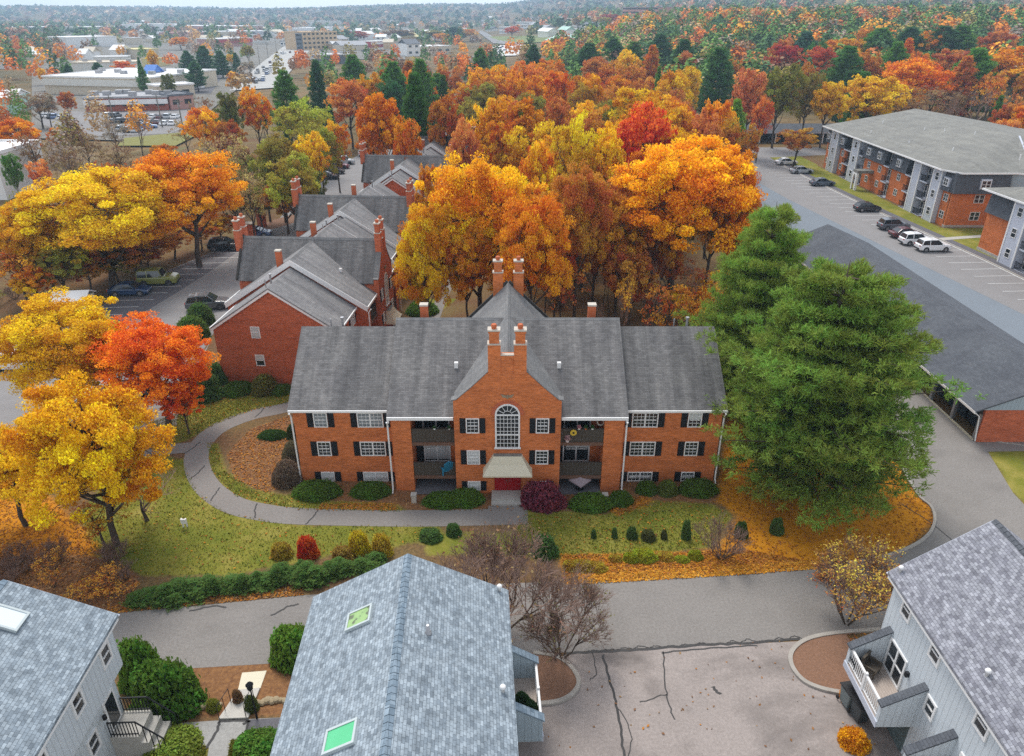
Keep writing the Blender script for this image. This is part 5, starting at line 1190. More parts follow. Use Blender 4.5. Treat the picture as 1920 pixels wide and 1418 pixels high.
# fillers that close the wood
def near(x, y, d):
    for o, _ in LISTED:
        if (o.location.x-x)**2+(o.location.y-y)**2 < d*d: return True
    return False
USED = set()
def filler(n, region, cols, kinds, Hs, dmin, group, what):
    made = 0; tries = 0
    while made < n and tries < n*40:
        tries += 1; x, y = region()
        if near(x, y, dmin): continue
        c = rng.choice(cols); k = rng.choice(kinds)
        for o, lb in sorted(LISTED, key=lambda q: (q[0].location.x-x)**2+(q[0].location.y-y)**2)[:9]:
            if (c, lb, o.location.y > y) not in USED: break
        USED.add((c, lb, o.location.y > y)); rel = 'beyond' if y > o.location.y+3 else ('below' if y < o.location.y-3 else 'beside')
        short = lb.split(',')[0].split(' with ')[0]; short = ' '.join(short.split()[:9])
        word = dict(pmid='pine').get(k, 'oak')
        H = rng.uniform(*Hs); nm = 'pine_tree' if k == 'pmid' else 'broadleaf_tree'
        t = plant(k, rng.randrange(5), nm, f'{c} {word} {what} {rel} the {short}', 'tree', (x, y, float(terrain(x, y))-.05), H*rng.uniform(.22, .32), H, c, 1.0, group)
        LISTED.append((t, lb)); made += 1
def reg_wood():
    y = rng.uniform(74, 228); return rng.uniform(-2 if y < 160 else -14, 27 if y < 110 else 38), y
filler(56, reg_wood, ['orange', 'rust', 'amber', 'copper', 'gold', 'olive', 'rust'], ['mid'], (14, 18), 4.6, WOOD, 'partly hidden')
filler(26, lambda: (rng.uniform(45, 150), rng.uniform(200, 330)), ['rust', 'green', 'orange', 'dark', 'copper', 'pine'], ['mid', 'pmid', 'mid'], (14, 19), 7, RIGHTG, 'partly hidden')
filler(16, lambda: (rng.uniform(98, 150), rng.uniform(150, 215)), ['rust', 'brown', 'orange', 'copper'], ['mid', 'sparse'], (11, 15), 6, RIGHTG, 'partly hidden')
filler(16, lambda: ((lambda y: (rng.uniform(-72, -54) if y < 110 else rng.uniform(-78, -54), y))(rng.uniform(82, 215))), ['olive', 'tan', 'khaki', 'rust', 'brown', 'olive'], ['mid', 'sparse'], (8, 13), 5, LEFTG, 'partly hidden')
filler(14, lambda: (rng.uniform(-44, -18), rng.uniform(196, 250)), ['rust', 'dark', 'orange', 'green', 'amber'], ['mid', 'pmid'], (13, 17), 6, WOOD, 'partly hidden')
# leafy understorey
UC = ['copper', 'salmon', 'rust', 'amber', 'olive', 'copper', 'gold']
for j in range(30):
    x, y = rng.uniform(-2, 22), rng.uniform(62, 90)
    c = UC[j % 7]; plant('sparse' if j % 3 else 'mid', j, 'broadleaf_tree', f'small {c} understorey tree in the leaf litter beneath the oaks', 'tree', (x, y, 0), rng.uniform(1.6, 2.8), rng.uniform(5, 9.5), c, 1.2, 'understorey trees')
# bare saplings under the wood
sap = []
for j in range(22):
    x, y = rng.uniform(-1, 21), rng.uniform(61, 82)
    H = rng.uniform(5, 9)
    plant('sapling', j, 'sapling', 'thin bare sapling in the leaf litter under the orange oaks', 'tree', (x, y, 0), rng.uniform(.7, 1.4), H, 'rust', 1, 'saplings under the oaks')
# ================================================================ shrubs, hedges and beds
SH = [shrub(71, 6500, .05, .7, .07), shrub(72, 5200, .06, .8, .14), shrub(73, 4200, .07, .8, .26), shrub(74, 6500, .045, .85, .10)]
PROTO['shrub'] = SH; RXY['shrub'] = 1.0
def bush(i, px, py, wpx, h, color, label, name='shrub', cat='shrub', var=.5, dep=1.0, group=None):
    """a bush whose foot shows at (px, py) and which is wpx wide"""
    X, Y = g(px, py); zc = Y*CP+(CAMH-.4)*SP; r = wpx/2*zc/FOC
    o = plant('shrub', i, name, label, cat, (X, Y+r*dep*.6, 0), r, 1, color, var, group, rz=0); o.scale = (r, r*dep, h); return o
CL = 'clipped shrubs along the brick front'
for i, px, py, w, h, c, lb, dep in (
    (0, 591, 936, 92, 1.25, 'box', 'long clipped dark green shrub at the brick corner by the round brown bush', .62), (0, 693, 933, 76, 1.05, 'box', 'clipped dark green shrub under the double window beside the downspout', .65),
    (0, 832, 951, 82, .95, 'box', 'low clipped shrub before the patio left of the red doors', .6), (0, 873, 949, 70, 1.2, 'box', 'taller clipped shrub merging with the low one left of the red doors', .7),
    (0, 1110, 958, 86, 1.15, 'box', 'clipped green shrub before the patio umbrella', .62), (0, 1165, 949, 48, 1.15, 'box', 'small clipped shrub at the brick pier beside the umbrella patio', .8),
    (0, 1214, 928, 42, 1.1, 'box', 'round clipped shrub under the double window of the far wing', .85), (1, 1253, 930, 40, 1.15, (.12, .14, .025), 'yellow green shrub between two clipped dark ones', .85),
    (0, 1312, 930, 76, 1.2, 'box', 'wide clipped shrub ending the brick front at the leaf covered slope', .65)):
    bush(i, px, py, w, h, c, lb, dep=dep, group=CL)
bush(2, 1017, 955, 82, 1.9, 'plum', 'loose purple red barberry beside the entrance steps', 'shrub', var=.5, dep=.8)
bush(0, 509, 824, 56, .7, (.04, .085, .016), 'flat clipped green shrub alone in the leaf covered bed', dep=.6); bush(3, 536, 912, 60, 1.9, (.14, .10, .07), 'round brown clipped bush by the brick corner', dep=.9, var=.2)
bush(3, 548, 868, 44, 1.7, (.13, .12, .07), 'grey brown bush behind the round brown one', dep=.9, var=.3); bush(1, 549, 825, 26, 1.4, (.05, .07, .02), 'dark green bush squeezed against the brick side wall', dep=.9)
for i, px, py, w, h, c, lb in ((0, 440, 742, 60, 1.0, 'box', 'low dark shrub under the weathered gable'), (1, 493, 741, 50, 1.8, (.14, .13, .03), 'yellow green bush at the middle of the weathered gable'), (0, 525, 741, 40, .9, 'box', 'low dark shrub where the two brick blocks meet'),
    (2, 380, 752, 62, 2.8, 'yew', 'dark spreading yew at the corner of the weathered gable'), (2, 402, 722, 40, 2.2, 'yew', 'second dark yew tight against the weathered gable'), (1, 355, 640, 62, 2.6, (.09, .14, .025), 'bright green bush beside the lane at the weathered gable'), (1, 372, 612, 50, 2.6, (.08, .13, .03), 'green bush behind the bright green one by the silver car'), (0, 790, 592, 60, 1.6, 'box', 'dark hedge bush by the garden path behind the ridge'), (0, 775, 528, 34, 1.2, 'box', 'small hedge bush on the garden side of the row')):
    bush(i, px, py, w, h, c, lb)
bush(2, 302, 1345, 128, 3.0, (.085, .15, .02), 'big dark green boxwood beside the stoop of the blue grey house', var=.7, dep=.85); bush(2, 262, 1300, 84, 3.4, (.09, .155, .02), 'taller boxwood behind the big one against the house corner', var=.7, dep=.85)
bush(2, 545, 1250, 88, 2.2, (.12, .20, .025), 'round green pine shrub tucked behind the skylight house', var=.8); bush(1, 310, 1440, 110, .8, (.17, .21, .03), 'low green shrub at the bottom edge beside the stoop'); bush(2, 478, 1440, 100, 1.1, (.10, .18, .025), 'low fern green shrub at the bottom edge by the skylight house', var=1)
bush(2, 398, 1335, 26, .7, (.20, .20, .03), 'small yellow green grass clump beside the landing'); bush(2, 470, 1335, 26, 1.0, (.10, .12, .03), 'small green plant at the lamp post foot'); bush(2, 445, 1320, 20, .9, 'brown', 'dry brown stems beside the pale landing')
# spreading juniper hedge along the road
HG = 'spreading yews along the road'
for j in range(17):
    t = j/16; px = 268+t*420; py = 1127-t*62+rng.uniform(-6, 6); big = rng.uniform(.75, 1.15)
    for q in range(2):
        X, Y = g(px+rng.uniform(-18, 18), py+rng.uniform(-10, 10)); plant('pmid', rng.choice((0, 2)), 'yew_shrub', 'low spreading dark yew in the line beside the road', 'shrub', (X, Y, -.15), rng.uniform(.6, .95), rng.uniform(.75, 1.3), (.10, .16, .035), .9, HG)
for px, py, w, h, c, lb in ((575, 1048, 40, 1.6, (.42, .035, .015), 'small bright red burning bush above the yew line'), (672, 1040, 40, 1.7, (.42, .30, .02), 'yellow leaved spirea above the yew line'), (715, 1045, 38, 1.7, (.38, .25, .03), 'dull gold spirea beside the yellow one'), (525, 1048, 40, 1.0, (.30, .20, .03), 'straw coloured low bush beside the red one'), (640, 1055, 40, 1.0, (.28, .17, .04), 'tan low bush at the lawn edge'),
    (806, 1016, 42, .7, 'yew', 'dark evergreen behind the skylight house ridge'), (850, 1006, 28, .9, 'yew', 'small upright evergreen before the footpath'), (1020, 1045, 50, 1.5, 'yew', 'dark green bush behind the reddish bare crabapple'), (1286, 1012, 17, 1.6, 'yew', 'slim upright dark evergreen on the lawn edge'), (1390, 1010, 24, 1.3, (.06, .10, .02), 'small green bush behind the grey bare shrub'), (1457, 1003, 24, 1.3, 'yew', 'small evergreen alone in the orange needles'),
    (1113, 1010, 10, .75, 'yew', 'tiny dark conifer first in the row on the lawn'), (1152, 1010, 11, .9, 'yew', 'tiny dark conifer second in the row on the lawn'), (1185, 1012, 20, 1.0, 'yew', 'squat dark conifer in the row on the lawn'), (1216, 1015, 26, .8, (.10, .10, .03), 'low olive bush in the row on the lawn'), (1245, 1012, 12, .8, (.10, .10, .03), 'tiny olive bush in the row on the lawn')):
    bush(2, px, py, w, h, c, lb, var=.7)
for j in range(9):
    px = 1070+j*30+rng.uniform(-12, 12); bush(2, px, 1072-j*.6+rng.uniform(-18, 4), rng.uniform(26, 50), rng.uniform(.35, .7), rng.choice(((.28, .27, .02), (.36, .30, .02), (.34, .21, .03))), 'yellow green daylily clump along the road edge', 'daylily', 'plant', 1.2, .8, 'daylilies along the road')
bush(2, 1602, 1322, 44, .85, (.52, .20, .01), 'orange chrysanthemum mound under the deck', 'flower_mound', 'plant', .6); bush(2, 1605, 1408, 54, .95, (.55, .24, .012), 'larger yellow orange chrysanthemum mound at the bottom edge', 'flower_mound', 'plant', .6)
# twiggy plants
THK = [bare(81, 4, .42, stems=9, first=.34, up=.55, kids=(3, 3, 4), dec=.66), bare(82, 4, .6, 500, .03, stems=6, first=.3, up=.4)]
PROTO['thicket'] = THK; RXY['thicket'] = .55
X, Y = g(1352, 1048); plant('thicket', 0, 'bare_shrub', 'fan shaped bare grey shrub at the road edge by the orange needles', 'shrub', (X, Y, 0), 1.75, 2.6, 'grey')
CRAB = bare(83, 5, .5, 700, .010, first=.30, up=.16, kids=(3, 4, 4), dec=.68, stems=5); PROTO['crab'] = [CRAB, bare(84, 5, .5, 5200, .011, first=.30, up=.16, kids=(3, 4, 4), dec=.68, stems=5)]; RXY['crab'] = .5
X, Y = g(1010, 1180); plant('crab', 0, 'crabapple_tree', 'half bare crabapple with pinkish twigs behind the skylight house', 'tree', (-.8, 28.4, 0), 4.6, 7.4, (.20, .085, .06), 1.2)
plant('crab', 0, 'crabapple_tree', 'smaller greenish crabapple over the kerbed bed beside the deck', 'tree', (2.6, 27.2, 0), 2.9, 4.9, (.15, .12, .05), 1.0, rz=2)
plant('crab', 1, 'dogwood_tree', 'dogwood with sparse pink and gold leaves behind the pale blue house', 'tree', (18.4, 29.5, 0), 3.1, 5.0, (.42, .14, .05), 1.8, rz=1)
for j in range(22):
    px, py = rng.uniform(-60, 245), rng.uniform(1040, 1125); X, Y = g(px, py)
    plant('thicket', j, 'bramble', 'dry brown bramble on the bank above the road', 'shrub', (X, Y, 0), rng.uniform(.8, 1.4), rng.uniform(.9, 1.6), 'copper', 1, 'brambles on the bank')
for j in range(26):
    x, y = rng.uniform(-62, -49), rng.uniform(74, 110); plant('thicket', j, 'bramble', 'tangled brown undergrowth bush beyond the car park', 'shrub', (x, y, 0), rng.uniform(1.2, 2.2), rng.uniform(1.5, 3), 'olive', 1, 'undergrowth beyond the car park')
for j in range(24):
    x, y = rng.uniform(0, 24), rng.uniform(58, 90); plant('thicket', j, 'bramble', 'low brown undergrowth bush under the wood', 'shrub', (x, y, 0), rng.uniform(.8, 1.8), rng.uniform(.8, 2), 'rust', 1, 'undergrowth in the wood')
# fallen leaves: nobody could count them
nr = np.random.default_rng(5); Cn, cc = [], []
def scatter(poly, n, cols, soft=0):
    A = np.array(poly); lo, hi = A.min(0), A.max(0); Q = nr.uniform(lo, hi, (n*3, 2)); Q = Q[sdist(Q, poly) > soft][:n]
    Cn.append(np.c_[Q, nr.uniform(.02, .05, len(Q))]); cc.append(np.array(cols)[nr.integers(0, len(cols), len(Q))])
OC = [(.45, .17, .02), (.52, .24, .03), (.38, .12, .02), (.30, .12, .04)]; BC = [(.30, .15, .06), (.20, .10, .05), (.42, .17, .03), (.36, .22, .10)]
for q in ORANGE[:2]: scatter(q, 7000, OC)
for q in ORANGE[2:4]: scatter(q, 700, OC)
scatter(ORANGE[4], 2500, OC); scatter(MULCH[0], 3000, BC+OC); scatter(MULCH[1], 1600, BC); scatter(MULCH[4], 3500, BC)
for q in GRASS[:4]: scatter(q, 420, OC+[(.45, .36, .05)])
scatter(W([(250, 1128), (570, 1100), (570, 1116), (210, 1151), (190, 1140)]), 1800, OC+BC); scatter(W([(1050, 1080), (1540, 1052), (1545, 1066), (1400, 1078), (1060, 1098)]), 4200, [(.62, .28, .02), (.58, .22, .02), (.66, .34, .05)])
scatter(ISR, 900, BC+OC); scatter(ISL, 350, BC); scatter([(-2, 56), (26, 56), (26, 96), (-2, 96)], 9000, BC); scatter(W([(1050, 1222), (1500, 1200), (1620, 1190), (1700, 1410), (1000, 1410)]), 90, BC)
scatter([(-62, 70), (-48, 80), (-42, 110), (-60, 120)], 3500, BC+OC)
C_ = np.concatenate(Cn); K = np.concatenate(cc); V, F = leaf_quads(C_, .075, up=3.0)
k = NT('fallen_leaf', .8, .1); k.col(k.attr('col').outputs['Color'])
K = np.c_[K*nr.uniform(.6, 1.25, (len(K), 1)), np.ones(len(K))]
tag(link('fallen_leaves', np_mesh('fallen_leaves', V, F, k.m, {'col': ('FACE', 'FLOAT_COLOR', K)})), kind='stuff')
# grass blades on the lawns
Cn, cc = [], []
for q in GRASS[:6]: scatter(q, 9000, [(.15, .20, .02), (.24, .24, .03), (.36, .30, .07)], .1)
C_ = np.concatenate(Cn); K = np.concatenate(cc); n = len(C_); d = nr.normal(0, .05, (n, 3)); d[:, 2] = nr.uniform(.05, .13, n); s = np.c_[nr.normal(0, .02, (n, 2)), np.zeros(n)]
C_[:, 2] = 0; V = np.stack([C_-s, C_+s, C_+d+s*.2, C_+d-s*.2], 1).reshape(-1, 3)
tag(link('grass_blades', np_mesh('grass_blades', V, np.arange(n*4).reshape(n, 4), k.m, {'col': ('FACE', 'FLOAT_COLOR', np.c_[K, np.ones(n)])})), kind='stuff')
# ================================================================ cars
k = NT('car_paint', .25, .6); oi = k.n('ShaderNodeObjectInfo'); k.l(oi.outputs['Color'], k.b.inputs['Base Color']); k.b.inputs['Coat Weight'].default_value = .5; M['carpaint'] = k.m
M['carglass'] = glass_mat('car_glass', (.02, .025, .03), .05); M['tyre'] = flat('tyre_rubber', (.02, .02, .02), .9, .1); M['rim'] = flat('alloy_rim', (.45, .45, .46), .35, .1, metal=.7)
M['lampw'] = flat('headlight_lens', (.75, .75, .72), .2, .05); M['lampr'] = flat('tail_light_lens', (.40, .02, .02), .25, .1); M['plastic'] = flat('black_plastic', (.03, .03, .032), .6, .1)
def loft(mb, secs, m=0):
    k = len(secs[0]); n = len(mb.v)
    for s in secs: mb.v += [tuple(p) for p in s]
    for i in range(len(secs)-1):
        for j in range(k):
            a, b = n+i*k+j, n+i*k+(j+1) % k; mb.f.append([a, a+k, b+k, b]); mb.m.append(m)
    mb.f.append([n+j for j in range(k)]); mb.m.append(m); e = n+(len(secs)-1)*k; mb.f.append([e+j for j in range(k)][::-1]); mb.m.append(m)
def car_parts(kind):
    L, Wd, H, belt, cab = dict(sedan=(4.7, .91, 1.45, .93, ((-1.75, .95), (-1.15, 1.40), (.25, 1.45), (1.05, .97))), suv=(4.65, .93, 1.70, 1.05, ((-2.1, 1.08), (-1.85, 1.62), (.2, 1.70), (1.0, 1.08))),
                          hatch=(4.3, .89, 1.52, .95, ((-1.95, 1.0), (-1.55, 1.45), (.2, 1.52), (1.1, .97))), box=(4.8, .98, 1.90, 1.12, ((-2.2, 1.15), (-2.12, 1.84), (.45, 1.90), (.75, 1.15))))[kind]
    h = L/2; b = MB()
    def sec(x, w, z0, z1): return [(x, -w+.06, z0), (x, -w, z0+.12), (x, -w, z1-.16), (x, -w+.10, z1), (x, w-.10, z1), (x, w, z1-.16), (x, w, z0+.12), (x, w-.06, z0)]
    bz = dict(sedan=(.86, .72), suv=(1.0, .92), hatch=(.92, .78), box=(1.08, 1.05))[kind]
    loft(b, [sec(-h, Wd*.82, .38, bz[0]-.05), sec(-h+.15, Wd*.95, .26, bz[0]+.05), sec(-h+.7, Wd, .22, belt), sec(.95, Wd, .22, belt), sec(h-.75, Wd*.98, .22, bz[1]+.1), sec(h-.15, Wd*.9, .26, bz[1]), sec(h, Wd*.76, .36, bz[1]-.14)])
    (x0, z0), (x1, z1), (x2, z2), (x3, z3) = cab; g_ = MB(); wi = Wd-.07; wt = Wd-.24
    def cs(x, zb, zt, wb, w2): return [(x, -wb, zb), (x, -w2, zt), (x, w2, zt), (x, wb, zb)]
    loft(g_, [cs(x0, belt-.04, z0+.02, wi, wi-.02), cs(x1, belt-.04, z1-.03, wi, wt), cs(x2, belt-.04, z2-.03, wi, wt), cs(x3, belt-.04, z3+.02, wi, wi-.02)])
    r = MB(); loft(r, [[(x1-.03, -wt-.01, z1-.05), (x1-.03, -wt+.06, z1+.0), (x1-.03, wt-.06, z1+.0), (x1-.03, wt+.01, z1-.05)], [((x1+x2)/2, -wt-.02, z2-.04), ((x1+x2)/2, -wt+.06, z2+.03), ((x1+x2)/2, wt-.06, z2+.03), ((x1+x2)/2, wt+.02, z2-.04)], [(x2+.03, -wt-.01, z2-.06), (x2+.03, -wt+.06, z2-.01), (x2+.03, wt-.06, z2-.01), (x2+.03, wt+.01, z2-.06)]])
    for s in (-1, 1):
        r.bar((x1, s*(wt+.0), z1-.04), (x0, s*(wi-.0), belt), .09, .05); r.bar((x2, s*wt, z2-.04), (x3, s*wi, belt), .07, .05); xm = (x1+x2)/2-.15; r.bar((xm, s*(wt+.015), z2-.04), (xm, s*(wi+.015), belt-.02), .10, .03)
    w = MB(); w.tube([(0, -.11, 0), (0, .11, 0)], .33, 16); rim = MB(); rim.tube([(0, -.115, 0), (0, -.10, 0)], .21, 10); rim.tube([(0, .10, 0), (0, .115, 0)], .21, 10)
    hl = MB(); hl.box(-.07, .05, -.16, .16, -.07, .07); tl = MB(); tl.box(-.05, .06, -.14, .14, -.09, .09)
    bp = MB(); bp.box(-.03, .05, -Wd*.7, Wd*.7, -.1, .1); mi = MB(); mi.box(-.06, .06, -.12, .08, -.07, .07)
    ar = MB(); ar.tube([(0, -.02, 0), (0, .02, 0)], .40, 16)
    return dict(L=L, W=Wd, belt=belt, bz=bz, body=b.mesh('body', M['carpaint'], False), cabin=g_.mesh('windows', M['carglass']), roof=r.mesh('roof', M['carpaint']), wheel=w.mesh('wheel', M['tyre'], False), rim=rim.mesh('rim', M['rim']), arch=ar.mesh('wheel_arch', M['plastic']), hl=hl.mesh('headlight', M['lampw']), tl=tl.mesh('tail_light', M['lampr']), bp=bp.mesh('bumper', M['plastic']), mi=mi.mesh('mirror', M['carpaint']), x3=x3)
CARS = {k_: car_parts(k_) for k_ in ('sedan', 'suv', 'hatch', 'box')}
def car(kind, label, x, y, rz, color, group=None, cat='car'):
    P_ = CARS[kind]; t = thing('parked_car', label, cat, (x, y, .02), rz, group); c = (*color, 1); h = P_['L']/2
    bo = link('body', P_['body'], t, color=c); bo.modifiers.new('round', 'BEVEL').width = .05; bo.modifiers['round'].segments = 2
    link('windows', P_['cabin'], t); link('roof', P_['roof'], t, color=c)
    for sx in (-1, 1):
        for sy in (-1, 1):
            w = link('wheel', P_['wheel'], t, (sx*h*.60, sy*(P_['W']-.10), .33)); link('rim', P_['rim'], w); a = link('wheel_arch', P_['arch'], t, (sx*h*.60, sy*(P_['W']-.005), .36))
    for s in (-1, 1):
        link('headlight', P_['hl'], t, (h-.12, s*P_['W']*.62, P_['bz'][1]-.13)); link('tail_light', P_['tl'], t, (-h+.05, s*P_['W']*.70, P_['bz'][0]-.12)); link('mirror', P_['mi'], t, (P_['x3']-.25, s*(P_['W']+.05), P_['belt']+.05), color=c)
    link('bumper', P_['bp'], t, (h-.03, 0, .42)); link('bumper', P_['bp'], t, (-h-.02, 0, .45)); return t
WHT, SIL, BLK, GRY, MAR, NAVY, OLV, BLU = (.78, .78, .78), (.42, .44, .46), (.012, .012, .015), (.10, .11, .13), (.10, .012, .016), (.02, .05, .12), (.22, .24, .06), (.10, .16, .32)
CG = 'cars in the car park by the mansard block'
for kd, px, py, c, lb in (('sedan', 1474, 309, WHT, 'white sedan at the far end of the mansard car park'), ('sedan', 1502, 325, SIL, 'silver sedan second from the far end of the mansard car park'), ('sedan', 1541, 348, (.09, .12, .16), 'blue grey sedan opposite the entrance porch'), ('hatch', 1625, 396, BLK, 'black hatchback parked alone in the mansard car park'),
    ('suv', 1674, 430, GRY, 'dark grey wagon beside the maroon car'), ('sedan', 1697, 445, MAR, 'maroon sedan between the dark grey wagon and two white cars'), ('suv', 1716, 458, WHT, 'white car between the maroon sedan and the white crossover'), ('suv', 1747, 470, (.82, .82, .82), 'white crossover with dark arches ending the row of four')):
    X, Y = g(px, py); car(kd, lb, X, Y, RAD(3), c, CG)
CL_ = 'cars in the car park by the brick row'
for kd, px, py, rz, c, lb in (('sedan', 246, 552, 4, NAVY, 'dark blue sedan next to the olive off-roader'), ('box', 299, 532, 6, OLV, 'olive green boxy off-roader with pale hood'), ('suv', 424, 468, 4, BLK, 'black car beside the chimneys of the first weathered block'), ('suv', 392, 578, 10, (.07, .075, .08), 'dark glossy car half hidden by the white rake board'), ('sedan', 480, 443, 4, BLU, 'blue car showing only its roof above the dark cross roof'),
    ('sedan', 570, 376, 4, (.02, .03, .04), 'dark car beside the white entrance sign'), ('sedan', 614, 336, 4, BLK, 'nearest black sedan of the far row of four'), ('hatch', 627, 326, 4, BLK, 'second black car of the far row of four'), ('sedan', 635, 316, 4, (.16, .02, .03), 'dark red car in the far row of four'), ('suv', 645, 308, 4, SIL, 'silver car ending the far row of four'), ('suv', 633, 301, 4, BLK, 'black van parked behind the far row'), ('suv', 685, 292, 80, WHT, 'white car driving at the far end of the lane'),
    ('suv', 35, 690, 5, WHT, 'white car seen under the yellow maple'), ('sedan', 70, 668, 5, NAVY, 'navy car behind the white one under the yellow maple'), ('sedan', 245, 702, 10, WHT, 'white car behind the scarlet maple'), ('suv', 262, 738, 10, (.08, .09, .1), 'dark car behind the scarlet maple by the lawn'), ('hatch', 225, 745, 10, SIL, 'silver car deep behind the scarlet maple'), ('sedan', 15, 640, 5, SIL, 'silver car at the picture edge under the yellow maple')):
    X, Y = g(px, py); car(kd, lb, X, Y, RAD(rz), c, CL_)
# pale hood cover of the off-roader
# small distant cars: one mesh each, too small to show parts
far_car = {}
for kd in ('sedan', 'suv'):
    P_ = CARS[kd]; vs_, fs_, ms_ = [], [], []
    for me, mi_ in ((P_['body'], 0), (P_['cabin'], 1), (P_['roof'], 0)):
        n = len(vs_); vs_ += [tuple(v.co) for v in me.vertices]; fs_ += [[n+i for i in p.vertices] for p in me.polygons]; ms_ += [mi_]*len(me.polygons)
    mb = MB(); mb.v, mb.f, mb.m = vs_, fs_, ms_
    for sx in (-1, 1):
        for sy in (-1, 1): mb.tube([(sx*1.4, sy*.7, .33), (sx*1.4, sy*.92, .33)], .33, 10, 2)
    far_car[kd] = mb.mesh('parked_car', [M['carpaint'], M['carglass'], M['tyre']])
PC = [(WHT, 'white'), (WHT, 'white'), (SIL, 'silver'), (GRY, 'grey'), (BLK, 'black'), (BLK, 'black'), (MAR, 'dark red'), (BLU, 'blue')]
def gT(px, py):
    d = _ray(px, py); t = 60.0
    while t < 6000:
        if CAMH+d[2]*t < float(terrain(d[0]*t, d[1]*t)): break
        t *= 1.01
    return d[0]*t, d[1]*t, float(terrain(d[0]*t, d[1]*t))
def fcar(px, py, where, rz, group, kd=None, c=None):
    X, Y, z = gT(px, py); c = c or rng.choice(PC); o = link('parked_car', far_car[kd or rng.choice(('sedan', 'suv'))], None, (X, Y, z+.03), rz, (*c[0], 1)); return tag(o, f'{c[1]} car {where}', 'car', group)
fcar(280, 243, 'standing at the kerb of the shop car park', RAD(20), 'cars by the brick shop', 'suv', ((.16, .24, .42), 'bright blue')); fcar(267, 240, 'beside the bright blue one at the shop kerb', RAD(20), 'cars by the brick shop', 'suv', (BLK, 'black'))
for row_, (x0, y0, x1, y1, n) in enumerate(((215, 232, 325, 236, 9), (205, 222, 330, 224, 10), (212, 246, 258, 250, 4))):
    for j in range(n):
        if rng.random() < .85: t = j/max(1, n-1); fcar(x0+(x1-x0)*t, y0+(y1-y0)*t, f'in row {"first second third".split()[row_]} before the brick shop', RAD(90+rng.uniform(-6, 6)), 'cars by the brick shop')
for j in range(7): fcar(88+j*6, 222+j*.6, 'in the side lot of the brick shop', RAD(90), 'cars by the brick shop')
for row_, (x0, y0, x1, y1, n) in enumerate(((312, 172, 378, 168, 10), (318, 165, 384, 161, 10), (325, 158, 388, 154, 9))):
    for j in range(n):
        if rng.random() < .85: t = j/(n-1); fcar(x0+(x1-x0)*t, y0+(y1-y0)*t, f'in row {"first second third".split()[row_]} beside the long white shed', RAD(90), 'cars by the long white shed')
for j in range(44):
    t = rng.random()**1.3; px = 470+(568-470)*t+rng.uniform(-16, 22)*(1-t*.6); py = 158+(68-158)*t; X, Y, z = gT(px, py); fcar(px, py, 'in traffic on the wide boulevard', RAD(105), 'cars on the boulevard')
for j in range(34):
    px, py = rng.uniform(588, 745), rng.uniform(84, 108); fcar(px, py, 'in the lot before the tan office', RAD(rng.choice((90, 0))), 'cars in the boulevard lots')
for j in range(16): fcar(rng.uniform(905, 990), rng.uniform(90, 103), 'in the pale lot behind the single green pine', RAD(90), 'cars in the pale lot')
# ================================================================ the far town
def tsheet(name, px, dz, mat):
    P_ = [gT(x, y) for x, y in px]; m = MB(); m.face([(x, y, z+dz) for x, y, z in P_]); me = m.mesh(name, mat)
    if me.polygons[0].normal.z < 0: me.flip_normals()
    return tag(link(name, me), kind='structure')
tsheet('town_ground', [(60, 262), (345, 268), (400, 205), (455, 160), (530, 118), (590, 112), (760, 112), (760, 70), (560, 48), (160, 46), (110, 75), (60, 130)], .12, asphalt_mat('town_ground_cover', (.20, .185, .16), .3, .6))
tsheet('shop_car_park', [(80, 212), (388, 206), (352, 252), (150, 258), (80, 236)], .16, M['asphalt_l']); tsheet('shed_car_park', [(300, 182), (396, 176), (420, 140), (310, 146)], .165, M['asphalt_d'])
tsheet('boulevard', [(430, 172), (518, 166), (560, 118), (588, 88), (584, 62), (556, 62), (540, 82), (490, 120)], .2, flat('pale_concrete_road', (.40, .39, .365), .9, .08, .2)); tsheet('grass_verge', [(235, 262), (352, 250), (372, 254), (330, 276), (220, 276)], .17, flat('verge_grass', (.20, .19, .05), .95, .3, .4))
tsheet('pale_lot', [(885, 108), (1010, 104), (1005, 84), (930, 86)], .2, flat('bleached_lot', (.58, .56, .53), .9, .1, .2)); tsheet('hill_road', [(893, 58), (905, 58), (935, 76), (975, 82), (975, 86), (925, 82)], .25, M['asphalt_l']); tsheet('hill_lawn', [(905, 70), (1060, 66), (1090, 76), (975, 82), (930, 76)], .2, flat('hill_lawn_grass', (.17, .20, .06), .95, .3, .1)); tsheet('side_lot', [(-40, 245), (28, 240), (28, 262), (-40, 268)], .14, M['asphalt_l'])
TG_ = 'buildings of the far shopping strip'
OPEN = [[gT(x, y)[:2] for x, y in q] for q in ([(80, 212), (388, 206), (352, 276), (150, 276), (80, 240)], [(300, 182), (396, 176), (420, 140), (310, 146)], [(430, 172), (518, 166), (560, 118), (588, 88), (584, 62), (556, 62), (540, 82), (490, 120)], [(885, 108), (1010, 104), (1005, 84), (930, 86)], [(893, 58), (905, 58), (935, 76), (1090, 70), (1090, 78), (925, 84)], [(590, 112), (760, 112), (750, 86), (590, 86)], [(-40, 245), (28, 240), (28, 262), (-40, 268)])]
